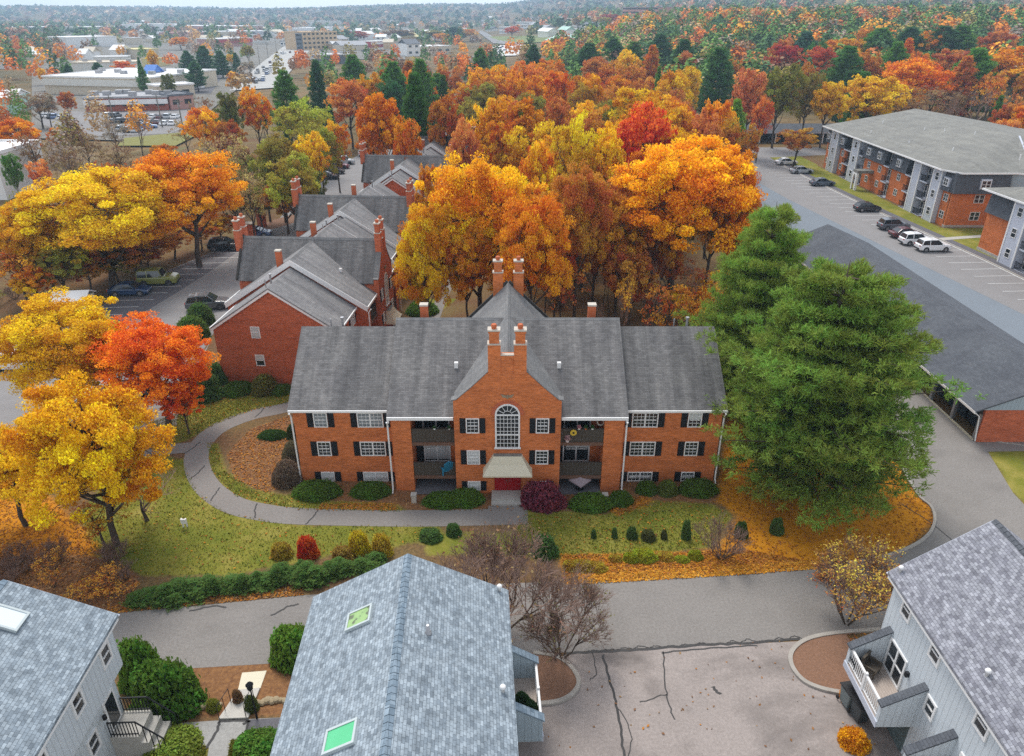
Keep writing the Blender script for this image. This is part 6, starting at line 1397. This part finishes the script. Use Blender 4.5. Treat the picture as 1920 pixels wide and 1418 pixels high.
def shop(label, pl, pr, depth, h, wall, roof, win=0, name='shop_building', units=0, gable=0, band=None, par=.6, cat='building', bands=0):
    """building whose front wall stands on the line pl-pr (picture points on the ground)"""
    a, b = Vector(gT(*pl)), Vector(gT(*pr)); d = b-a; w = math.hypot(d.x, d.y); rz = math.atan2(d.y, d.x); z = min(a.z, b.z)
    t = thing(name, label, cat, (a.x, a.y, z), rz, TG_)
    u_ = Vector((math.cos(rz), math.sin(rz), 0)); v_ = Vector((-u_.y, u_.x, 0)); fr = min(45, .05*a.length+2*h)
    OPEN.append([tuple((a+u_*x+v_*y)[:2]) for x, y in ((0, -fr), (w, -fr), (w, depth), (0, depth))])
    MB().box(0, w, 0, depth, -1.5, h).build('wall', wall, t)
    r = MB()
    if gable:
        for s in (0, 1):
            q = [(-.5, -.5, h), (w+.5, -.5, h), (w+.5, depth/2, h+gable), (-.5, depth/2, h+gable)] if s == 0 else [(-.5, depth/2, h+gable), (w+.5, depth/2, h+gable), (w+.5, depth+.5, h), (-.5, depth+.5, h)]
            r.slab(q, .3)
        r.prism([(.2, h), (depth-.2, h), (depth/2, h+gable-.35)], 'x', .1, .3); r.prism([(.2, h), (depth-.2, h), (depth/2, h+gable-.35)], 'x', w-.3, w-.1)
    else:
        r.box(-.3, w+.3, -.3, depth+.3, h, h+.25); r.box(-.3, w+.3, -.3, 0, h+.25, h+par); r.box(-.3, w+.3, depth, depth+.3, h+.25, h+par); r.box(-.3, 0, 0, depth, h+.25, h+par); r.box(w, w+.3, 0, depth, h+.25, h+par)
    ro = r.build('roof', roof, t)
    for j in range(units):
        x, y = w*(j+.5)/units+rng.uniform(-1, 1), depth*rng.uniform(.3, .8); MB().box(x-1.2, x+1.2, y-.9, y+.9, h+.25, h+1.6).build('roof_unit', M['metal'], ro)
    if bands:
        for j in range(bands):
            zz = h*(j+.45)/bands; MB().box(.6, w-.6, -.12, -.02, zz, zz+h*.32/bands*1.3).build('window', M['glass'], t)
    if win:
        rows = max(1, int(h/3.4)); n = max(2, int(w/win))
        for r_ in range(rows):
            for j in range(n):
                x = w*(j+.5)/n; zz = h*(r_+.4)/rows; f = MB(); f.box(x-win*.28, x+win*.28, -.1, -.01, zz, zz+1.5); f.build('window', M['glass'], t)
    if band is not None: MB().box(-.1, w+.1, -.9, -.02, h*.55, h*.9).build('sign_band', band, t)
    return t
mw = {k_: flat('town_'+k_, c, .8, .08, .3) for k_, c in dict(white=(.80, .79, .77), cream=(.62, .54, .42), tan=(.60, .43, .26), pink=(.50, .27, .23), redbrick=(.36, .10, .06), grey=(.36, .36, .37), dkgrey=(.14, .15, .17), sage=(.42, .60, .52), yellow=(.66, .58, .30), blue=(.10, .22, .55), redsign=(.45, .04, .05), pale=(.70, .68, .62)).items()}
shop('very long white warehouse with a pale roof and low cream front', (88, 178), (282, 183), 48, 6.5, mw['cream'], mw['white'], units=7, band=mw['pale'])
t = shop('blue gabled entrance block at the end of the long white warehouse', (276, 172), (293, 172), 10, 7, mw['grey'], mw['blue'], gable=3, win=5)
shop('red brick shop with a pale roof and rooftop units behind the shop lot', (163, 213), (318, 209), 18, 4.2, mw['redbrick'], mw['grey'], units=8, band=mw['white'], win=5)
shop('small dark roofed shop beside the red brick one', (322, 208), (366, 204), 14, 4.5, mw['pink'], mw['dkgrey'], win=4)
shop('cream block with dark parapet before the shed car park', (298, 190), (368, 186), 10, 5, mw['cream'], mw['white'], win=5)
shop('small white roofed shed half cut by the picture edge', (-30, 216), (34, 214), 16, 5, mw['sage'], mw['white'], gable=2)
shop('tall white shed wall cut by the picture edge', (-60, 376), (14, 374), 14, 7.5, mw['white'], mw['white'])
shop('plain white box store above the rust trees', (130, 92), (222, 89), 40, 9, mw['white'], mw['white'])
shop('pale mall hall with several rooflines', (160, 64), (235, 62), 50, 9, mw['pale'], mw['white'], band=mw['pink']); shop('white mall hall with a raised entrance', (228, 62), (305, 62), 60, 12, mw['white'], mw['white'], units=3); shop('longest white mall roof of the strip', (296, 60), (446, 62), 60, 9, mw['pink'], mw['white'], units=5)
shop('white roofed stores nearer the boulevard', (388, 72), (505, 70), 40, 7, mw['cream'], mw['white'], units=4); shop('pink roofed mall hall behind the amber trees', (300, 72), (380, 72), 40, 6, mw['pink'], mw['pink'])
shop('red fronted store with a white roof and frame', (404, 90), (474, 87), 24, 7, mw['pink'], mw['white'], band=mw['redsign']); shop('cream roofed hall behind the spruce screen', (258, 112), (300, 110), 26, 6, mw['cream'], mw['yellow']); shop('yellowish low hall by the gold maple', (268, 126), (302, 126), 14, 4, mw['yellow'], mw['yellow'])
shop('low white roofed store behind the scarlet shrubs', (178, 122), (240, 121), 14, 4, mw['pale'], mw['white']); shop('grey concrete hall right behind the long warehouse', (140, 141), (258, 139), 20, 5.5, mw['pale'], mw['cream'], units=4); shop('flat grey store among rust trees', (50, 112), (118, 110), 20, 5, mw['grey'], mw['pink'])
shop('huge white warehouse roof alone at the far edge of the woods', (8, 63), (102, 62), 60, 8, mw['dkgrey'], mw['white'])
shop('tan four storey office with a dark glazed corner', (570, 95), (634, 92), 26, 14, mw['tan'], mw['tan'], win=4.5, units=3, name='office_building'); shop('dark glazed block joined to the tan office', (557, 95), (569, 95), 20, 13, mw['dkgrey'], mw['grey'], bands=4, name='office_building')
shop('white flat roofed store before the tan office', (606, 121), (664, 119), 14, 5, mw['dkgrey'], mw['white'], units=3); shop('grey roofed diner by the boulevard lot', (640, 97), (690, 95), 18, 4.5, mw['cream'], mw['grey'], gable=3); shop('white store with a porticoed front', (764, 106), (788, 105), 14, 8.5, mw['white'], mw['dkgrey'], gable=3, win=4)
shop('long white store beside the porticoed one', (789, 104), (846, 101), 22, 5.5, mw['cream'], mw['white'], win=6); shop('cream hip roofed restaurant on the slope', (754, 79), (788, 78), 22, 4.5, mw['tan'], mw['yellow'], gable=4.5); shop('red and white fast food stand', (696, 90), (732, 88), 14, 5, mw['redsign'], mw['white'], band=mw['white'])
shop('long pale mall under the red crowns', (648, 47), (716, 45), 50, 9, mw['cream'], mw['white'], win=12); shop('white hall farther along the slope', (742, 42), (768, 41), 30, 7, mw['white'], mw['white']); shop('white stores behind the tan office', (560, 62), (650, 58), 30, 6, mw['white'], mw['white'], units=3); shop('pale stores at the boulevard end', (588, 50), (640, 48), 30, 10, mw['pale'], mw['white'])
for lb, pl, pr, h in (('white flats with dark windows, the widest of three', (896, 47), (936, 46), 9), ('white flats standing in the middle of three', (936, 64), (962, 62), 9), ('white flats with two dark stair bays', (966, 56), (992, 54), 11)): shop(lb, pl, pr, 12, h, mw['white'], mw['white'], win=4, name='flats_building')
shop('pale green roofed shop with a little tower', (1022, 90), (1112, 84), 26, 5, mw['white'], mw['sage'], gable=4, win=6, units=0); shop('little square tower with a pale green cap', (1046, 78), (1062, 77), 8, 9, mw['white'], mw['sage'], gable=2.5, win=4); shop('white hall behind the pale green shop', (1080, 74), (1160, 70), 20, 6, mw['white'], mw['white'])
shop('white house with a dark roof on the far slope', (1066, 56), (1104, 56), 10, 6, mw['white'], mw['dkgrey'], gable=3, win=4, name='house'); shop('white house partly behind the tan maple', (1042, 42), (1064, 42), 9, 6, mw['white'], mw['grey'], gable=3, win=4, name='house')
shop('long brick office with banded windows on the wooded hill', (1166, 48), (1232, 46), 18, 17, mw['pink'], mw['grey'], bands=5, units=3, name='office_building')
shop('low pale building by the road on the hill', (1390, 55), (1425, 52), 10, 5, mw['pale'], mw['white'], gable=2, name='house'); shop('pale house roof among hillside trees', (1280, 58), (1304, 57), 10, 5, mw['pale'], mw['grey'], gable=3, name='house')
hs_w = ['white', 'cream', 'tan', 'pale', 'white']; hs_r = ['white', 'grey', 'dkgrey', 'cream', 'white']
for zone, (x0, x1, y0, y1), n in (('among the boulevard stores', (592, 770, 50, 96), 26), ('in the mall district', (170, 545, 44, 88), 36), ('on the slope by the flats', (780, 1030, 36, 76), 18), ('on the wooded hill', (1040, 1440, 28, 62), 16), ('near the long white warehouse', (20, 300, 98, 132), 8)):
    for j in range(n):
        px, py = rng.uniform(x0, x1), rng.uniform(y0, y1); wpx = rng.uniform(8, 20); a_, b_ = rng.choice(hs_w), rng.choice(hs_r); gb = rng.choice((0, 2.5, 3))
        shop(f'small {a_} {"gabled house" if gb else "flat roofed store"} with a {b_} roof {zone}'.replace('dkgrey', 'dark grey'), (px, py), (px+wpx, py-.4), rng.uniform(9, 18), rng.uniform(4, 7), mw[a_], mw[b_], gable=gb, win=rng.choice((0, 4)), name='house' if gb else 'shop_building')
def pole(px, py, label, h=10.5):
    X, Y, z = gT(px, py); t = thing('utility_pole', label, 'utility pole', (X, Y, z), RAD(15), 'poles of the shopping strip'); MB().tube([(0, 0, -.5), (0, 0, h)], [.2, .13], 8).build('pole', M['bark_grey'], t)
    MB().box(-1.3, 1.3, -.08, .08, h-1.0, h-.8).build('crossarm', M['bark_grey'], t); MB().tube([(.0, -.3, h-2.2), (0, -.3, h-1.3)], .22, 8).build('transformer', M['metal'], t)
for j in range(8): pole(441+j*15.5, 163-j*13.4, 'grey utility pole at the kerb of the wide boulevard')
for px, py in ((217, 240), (262, 252), (305, 240), (345, 250), (180, 246)): pole(px, py, 'tall grey lamp pole in the brick shop car park', 9)
# ================================================================ smaller things
def post_lamp(px, py, label):
    X, Y = g(px, py); t = thing('lamp_post', label, 'lamp post', (X, Y, 0)); MB().tube([(0, 0, 0), (0, 0, .3), (0, 0, 1.9)], [.06, .045, .035], 8).build('post', M['black'], t)
    MB().lathe([(.05, 1.9), (.13, 2.0), (.16, 2.25), (.19, 2.27), (.10, 2.38), (.02, 2.46)], 8, m=0).build('lantern', M['black'], t); return t
post_lamp(482, 1347, 'black lamp post standing beside the cream landing')
def sgn(px, py, w, h, ph, label, mat='white'):
    X, Y = g(px, py); t = thing('sign_post', label, 'sign', (X, Y, 0)); m = MB(); m.box(-w/2, w/2, -.04, .04, ph-h, ph); m.build('sign_board', M[mat], t)
    for s in (-1, 1): MB().box(s*w*.38-.04, s*w*.38+.04, .045, .12, 0, ph).build('post', M[mat], t)
    return t
sgn(567, 382, 1.4, 1.2, 2.4, 'white entrance sign frame by the kerb of the brick row'); sgn(347, 990, .35, .35, .7, 'tiny white marker on the lawn below the path')
for px, py, h, lb in ((473, 452, 2.6, 'brown entrance pillar, the darker of two'), (492, 424, 3.2, 'tall brown entrance pillar with a pale cap')):
    X, Y = g(px, py); t = thing('entrance_pillar', lb, 'pillar', (X, Y, 0)); MB().box(-.55, .55, -.55, .55, 0, h).build('shaft', M['brick_dull'], t); MB().box(-.65, .65, -.65, .65, h, h+.15).build('cap', M['stone'], t)
X, Y = g(145, 588); t = thing('garden_shed', 'small shed with a white roof at the car park edge', 'shed', (X, Y, 0), RAD(8)); MB().box(-1.7, 1.7, -1.4, 1.4, 0, 2.0).build('wall', M['cream'], t); r = MB(); r.slab([(-1.9, -1.6, 2.0), (1.9, -1.6, 2.0), (1.9, 0, 2.7), (-1.9, 0, 2.7)]); r.slab([(-1.9, 0, 2.7), (1.9, 0, 2.7), (1.9, 1.6, 2.0), (-1.9, 1.6, 2.0)]); r.build('roof', M['white'], t)
# bins under the deck
for x, y, c, lb in ((16.25, 24.25, (.16, .19, .19), 'grey green wheeled bin under the white railed deck'), (16.45, 23.45, (.05, .06, .065), 'dark wheeled bin beside the grey green one')):
    t = thing('wheeled_bin', lb, 'bin', (x, y, .09), RAD(10)); mt = flat('bin_plastic', c, .5, .1)
    m = MB(); loft(m, [[(-.26, -.30, 0), (.26, -.30, 0), (.26, .30, 0), (-.26, .30, 0)], [(-.34, -.38, 1.0), (.34, -.38, 1.0), (.34, .38, 1.0), (-.34, .38, 1.0)]]); m.f = [f[::-1] for f in m.f]; bevel(m.build('body', mt, t), .05)
    m = MB(); m.prism([(-.40, 1.01), (.42, 1.01), (.42, 1.06), (0, 1.13), (-.40, 1.06)], 'x', -.37, .37); m.build('lid', M['plastic'], t)
    for s in (-1, 1): MB().tube([(s*.30, .36, .1), (s*.36, .36, .1)], .1, 10).build('wheel', M['tyre'], t)
# deck furniture on the pale blue house
t = thing('deck_chair', 'dark woven armchair on the white railed deck', 'chair', (16.75, 24.1, 2.35), RAD(40)); m = MB(); m.box(-.32, .32, -.32, .32, .32, .42); m.build('seat', M['dkwood'], t); MB().box(-.34, .34, .28, .38, .42, .95).build('backrest', M['dkwood'], t)
for s in (-1, 1):
    MB().box(s*.34-.04, s*.34+.04, -.3, .3, .42, .62).build('armrest', M['dkwood'], t)
    for q in (-1, 1): MB().box(s*.29-.03, s*.29+.03, q*.27-.03, q*.27+.03, 0, .32).build('leg', M['dkwood'], t)
t = thing('deck_table', 'small dark side table by the deck rail', 'table', (16.2, 24.35, 2.35)); MB().box(-.25, .25, -.25, .25, .42, .48).build('tabletop', M['black'], t); [MB().box(a*.2-.02, a*.2+.02, b*.2-.02, b*.2+.02, 0, .42).build('leg', M['black'], t) for a in (-1, 1) for b in (-1, 1)]
# plant pots on the skylight house deck
for i, (dx, dy, r) in enumerate(((.45, 22.35, .34), (.85, 21.95, .3))):
    o = plant('shrub', 2, 'potted_plant', ('leafy dark potted plant by the deck wall', 'round dark potted plant at the deck rail')[i], 'plant', (dx, dy, 2.42), r*1.1, .75, (.03, .06, .02), .5); m = MB(); m.lathe([(.5, -.1), (.7, .35), (.65, .36)], 12); m.build('pot', M['clay'], o)
# balcony things of the arched-window block
t = thing('garden_chair', 'bright blue slatted garden chair on the middle balcony', 'chair', (-4.55, 42.25, 1.28), RAD(200)); bl = flat('blue_chair_paint', (.03, .22, .36), .5, .1)
m = MB(); m.prism([(-.35, .38), (.35, .30), (.35, .34), (-.35, .42)], 'x', -.32, .32); m.build('seat', bl, t); m = MB(); [m.prism([(.28, .32), (.62, 1.15+.08*(2-abs(j))), (.65, 1.13+.08*(2-abs(j))), (.33, .30)], 'x', j*.13-.055, j*.13+.055) for j in range(-2, 3)]; m.build('backrest', bl, t)
for s in (-1, 1): MB().box(s*.38-.07, s*.38+.07, -.4, .4, .58, .62).build('armrest', bl, t); MB().box(s*.36-.04, s*.36+.04, -.36, -.28, 0, .58).build('leg', bl, t); MB().box(s*.36-.04, s*.36+.04, .3, .38, 0, .58).build('leg', bl, t)
t = thing('patio_umbrella', 'pinkish grey square umbrella over the patio', 'umbrella', (4.75, 42.0, .06)); m = MB(); A = [(-.8, 0, .80), (0, -.8, .72), (.8, 0, .80), (0, .8, .92)]
for j in range(4): m.face([A[j], A[(j+1) % 4], (0, 0, 1.12)]); m.face([(A[(j+1) % 4][0], A[(j+1) % 4][1], A[(j+1) % 4][2]-.1), (A[j][0], A[j][1], A[j][2]-.1), A[j], A[(j+1) % 4]][::-1])
m.build('canopy', flat('umbrella_cloth', (.34, .27, .29), .8, .1), t); MB().tube([(0, 0, 0), (0, 0, 1.15)], .025, 8).build('pole', M['metal'], t); MB().lathe([(.28, 0), (.28, .08), (.05, .12)], 12).build('base', M['black'], t)
def pot(x, y, z, col, label, r=.14, fol=None):
    t = thing('flower_pot', label, 'flower pot', (x, y, z)); MB().lathe([(r*.7, 0), (r, r*1.6), (r*.9, r*1.62)], 12).build('pot', M['clay'] if col is None else flat('pot_glaze', col, .5, .1), t)
    cm, tm = SH[2][0], SH[2][1]; o = link('foliage', cm, t, (0, 0, r*1.4), color=(*(fol or (.05, .10, .03)), .6)); o.scale = (r*1.3, r*1.3, r*2.2); return t
pot(3.75, 41.95, 4.9-.93, (.7, .6, .6), 'pale pot at the inner end of the plant-filled balcony', .16, (.40, .25, .25)); pot(4.5, 41.9, 4.97, (.7, .65, .6), 'pot of pinkish flowers on the balcony rail', .1, (.45, .22, .25)); pot(4.95, 41.9, 4.97, None, 'clay pot with trailing green leaves on the balcony rail', .1); pot(5.4, 41.9, 4.97, (.7, .7, .66), 'white pot with green leaves at the outer rail', .1); pot(-5.2, 41.9, 4.97, (.7, .7, .7), 'white pot on the rail of the opposite balcony', .09); pot(-4.2, 41.9, 4.97, (.6, .6, .6), 'grey pot near the gable on the opposite balcony', .09)
t = thing('wall_wheel', 'round yellow ornament hanging on the plant-filled balcony rail', 'ornament', (4.12, 41.72, 4.82), 0); yl = flat('yellow_paint', (.60, .40, .04), .5, .1); m = MB(); m.tube([(0, -.02, 0), (0, .03, 0)], .22, 20); m.build('disc', yl, t); MB().tube([(0, -.05, 0), (0, -.02, 0)], .07, 12).build('hub', M['black'], t)
t = thing('wreath', 'pale twig wreath on the dark shutter of the plant-filled balcony', 'wreath', (6.0, 42.45, 5.2)); m = MB(); m.tube([(.22*math.cos(a*.3927), 0, .22*math.sin(a*.3927)) for a in range(17)], .055, 6); m.build('ring', M['stone'], t)
# air conditioners and little light walls at the patio ends
for x, lb in ((-6.7, 'pale stone post at the patio corner left of the doors'), (6.35, 'pale stone post at the umbrella patio corner')):
    t = thing('stone_post', lb, 'post', (x, 40.55, 0)); MB().box(-.16, .16, -.16, .16, 0, .6).build('shaft', M['stone'], t); MB().box(-.2, .2, -.2, .2, .6, .68).build('cap', M['concrete'], t)
# landing rails
for pts, lb in ((((462, 1347), (478, 1316)), 'thin black handrail along the landing, lamp post side'), (((412, 1351), (434, 1320)), 'thin black handrail along the landing, boxwood side')):
    (x0, y0), (x1, y1) = W(pts); t = thing('handrail', lb, 'handrail', (x0, y0, .1)); dx, dy = x1-x0, y1-y0
    MB().tube([(0, 0, 0), (0, 0, .85), (dx, dy, .95), (dx, dy, 0)], .02, 6).build('rail', M['black'], t); MB().tube([(dx/2, dy/2, 0), (dx/2, dy/2, .9)], .016, 6).build('post', M['black'], t)
# stones edging the planting bed
M['fieldstone'] = flat('tan_fieldstone', (.33, .26, .16), .9, .3, 4)
def rock(x, y, r, label):
    t = rng.random()*6; m = MB(); m.lathe([(r*.9, -.05), (r*1.05, r*.25), (r*.8, r*.6), (r*.3, r*.75)], 7); m.v = [(vx*(1+.2*math.sin(3*vy+t)), vy*(.8+.15*math.cos(4*vx+t)), vz) for vx, vy, vz in m.v]
    o = m.build('edging_stone', M['fieldstone'], None); o.location = (x, y, .02); o.rotation_euler = (0, 0, t); return tag(o, label, 'stone', 'stones edging the bed by the landing')
for j in range(14):
    X, Y = g(312+j*7.6, 1342-j*1.6+rng.uniform(-2, 2)); rock(X, Y, rng.uniform(.16, .27), 'pale tan edging stone between the boxwood and the landing')
for j in range(7):
    X, Y = g(486+j*8, 1318-j*.5+rng.uniform(-2, 2)); rock(X, Y, rng.uniform(.16, .26), 'pale tan edging stone between the lamp post and the skylight house')
# ================================================================ far woods and hills: reads as one mass
nr = np.random.default_rng(9)
PAL = np.array([COLR[c] for c in ('rust', 'orange', 'amber', 'brown', 'olive', 'dark', 'green', 'green', 'tan', 'gold', 'pine', 'grey')])
def clear(x, y):
    """open ground: shops with a strip before them, car parks and roads"""
    P_ = np.c_[x, y]; c = np.zeros(len(x), bool)
    for q in OPEN: c |= sdist(P_, q) > -5
    return c
def woods(n, xr, yr, quads, size, rad, test, conif=.35, seed=1):
    X = nr.uniform(*xr, n); Y = nr.uniform(*yr, n); keep = test(X, Y); X, Y = X[keep], Y[keep]; m = len(X)
    H = nr.uniform(9, 15, m); R_ = rad*nr.uniform(.7, 1.3, m); Z = terrain(X, Y)
    con = nr.random(m) < conif; K0 = PAL.copy()
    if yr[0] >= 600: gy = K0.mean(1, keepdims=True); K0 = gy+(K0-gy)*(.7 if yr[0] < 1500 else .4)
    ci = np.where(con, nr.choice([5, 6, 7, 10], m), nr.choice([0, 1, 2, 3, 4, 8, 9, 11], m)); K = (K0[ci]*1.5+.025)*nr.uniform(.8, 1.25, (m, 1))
    e = ell(m*quads, 1.0, .5).reshape(m, quads, 3); e[:, :, 2] = np.abs(e[:, :, 2])*1.25-.3
    tap = np.where(con[:, None], np.clip(1.05-.75*np.clip(e[:, :, 2], 0, 1), .2, 1), 1)[:, :, None]
    e[:, :, :2] *= tap
    C = np.stack([X, Y, Z+H*.55], 1)[:, None, :]+e*np.stack([R_, R_, H*np.where(con, .62, .48)], 1)[:, None, :]
    C = C.reshape(-1, 3); KK = np.repeat(K, quads, 0)*nr.uniform(.82, 1.18, (m*quads, 1))
    V, F = leaf_quads(C, size, up=.5, asp=.8, out=e.reshape(-1, 3)*1.3, spread=.55); return V, F, KK
TOWN = [gT(x, y)[:2] for x, y in ((100, 140), (104, 60), (240, 42), (560, 42), (700, 28), (1000, 28), (1175, 60), (1000, 110), (600, 125), (420, 160), (390, 210), (300, 200))]
parts = []
def hill_test(x, y): return (y > 250) & (np.abs(x) < y*.85+60) & ~clear(x, y) & ((sdist(np.c_[x, y], TOWN) < 0) | (nr.random(len(x)) < .36))
parts.append(woods(2900, (20, 620), (255, 720), 190, .8, 6.6, lambda x, y: hill_test(x, y) & ((x > 45-.1*(y-250)) | (nr.random(len(x)) < .5)), .46))
parts.append(woods(520, (-420, 40), (245, 720), 130, .7, 3.8, lambda x, y: hill_test(x, y) & (y > 250-.2*x), .25))
parts.append(woods(800, (-520, -130), (190, 640), 130, .75, 4.8, lambda x, y: hill_test(x, y+60) & (x < -128-.50*(y-190)), .15))
parts.append(woods(70, (-150, -74), (120, 235), 420, .3, 2.9, lambda x, y: ~clear(x, y) & (x < -76-.1*(y-120)), .1))
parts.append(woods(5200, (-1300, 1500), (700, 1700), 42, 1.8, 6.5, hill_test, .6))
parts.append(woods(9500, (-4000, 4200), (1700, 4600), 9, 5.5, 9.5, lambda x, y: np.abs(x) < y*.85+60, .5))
V = np.concatenate([p[0] for p in parts]); K = np.concatenate([p[2] for p in parts]); F = np.arange(len(V)).reshape(-1, 4)
k2 = NT('far_foliage', .9, .05); k2.col(k2.attr('col').outputs['Color'])
tag(link('far_woods', np_mesh('far_woods', V, F, k2.m, {'col': ('FACE', 'FLOAT_COLOR', np.c_[K, np.ones(len(K))])})), kind='stuff')
# ================================================================ the air
k = bpy.data.materials.new('haze_air'); k.use_nodes = True; nt = k.node_tree; nt.nodes.clear()
pv = nt.nodes.new('ShaderNodeVolumePrincipled'); pv.inputs['Color'].default_value = (.56, .79, 1.0, 1); pv.inputs['Density'].default_value = .00028; pv.inputs['Anisotropy'].default_value = .2
ou = nt.nodes.new('ShaderNodeOutputMaterial'); nt.links.new(pv.outputs[0], ou.inputs['Volume'])
hz = MB().box(-5400, 5400, -60, 5400, -1.5, 190).mesh('haze', k); tag(link('haze', hz), kind='stuff')
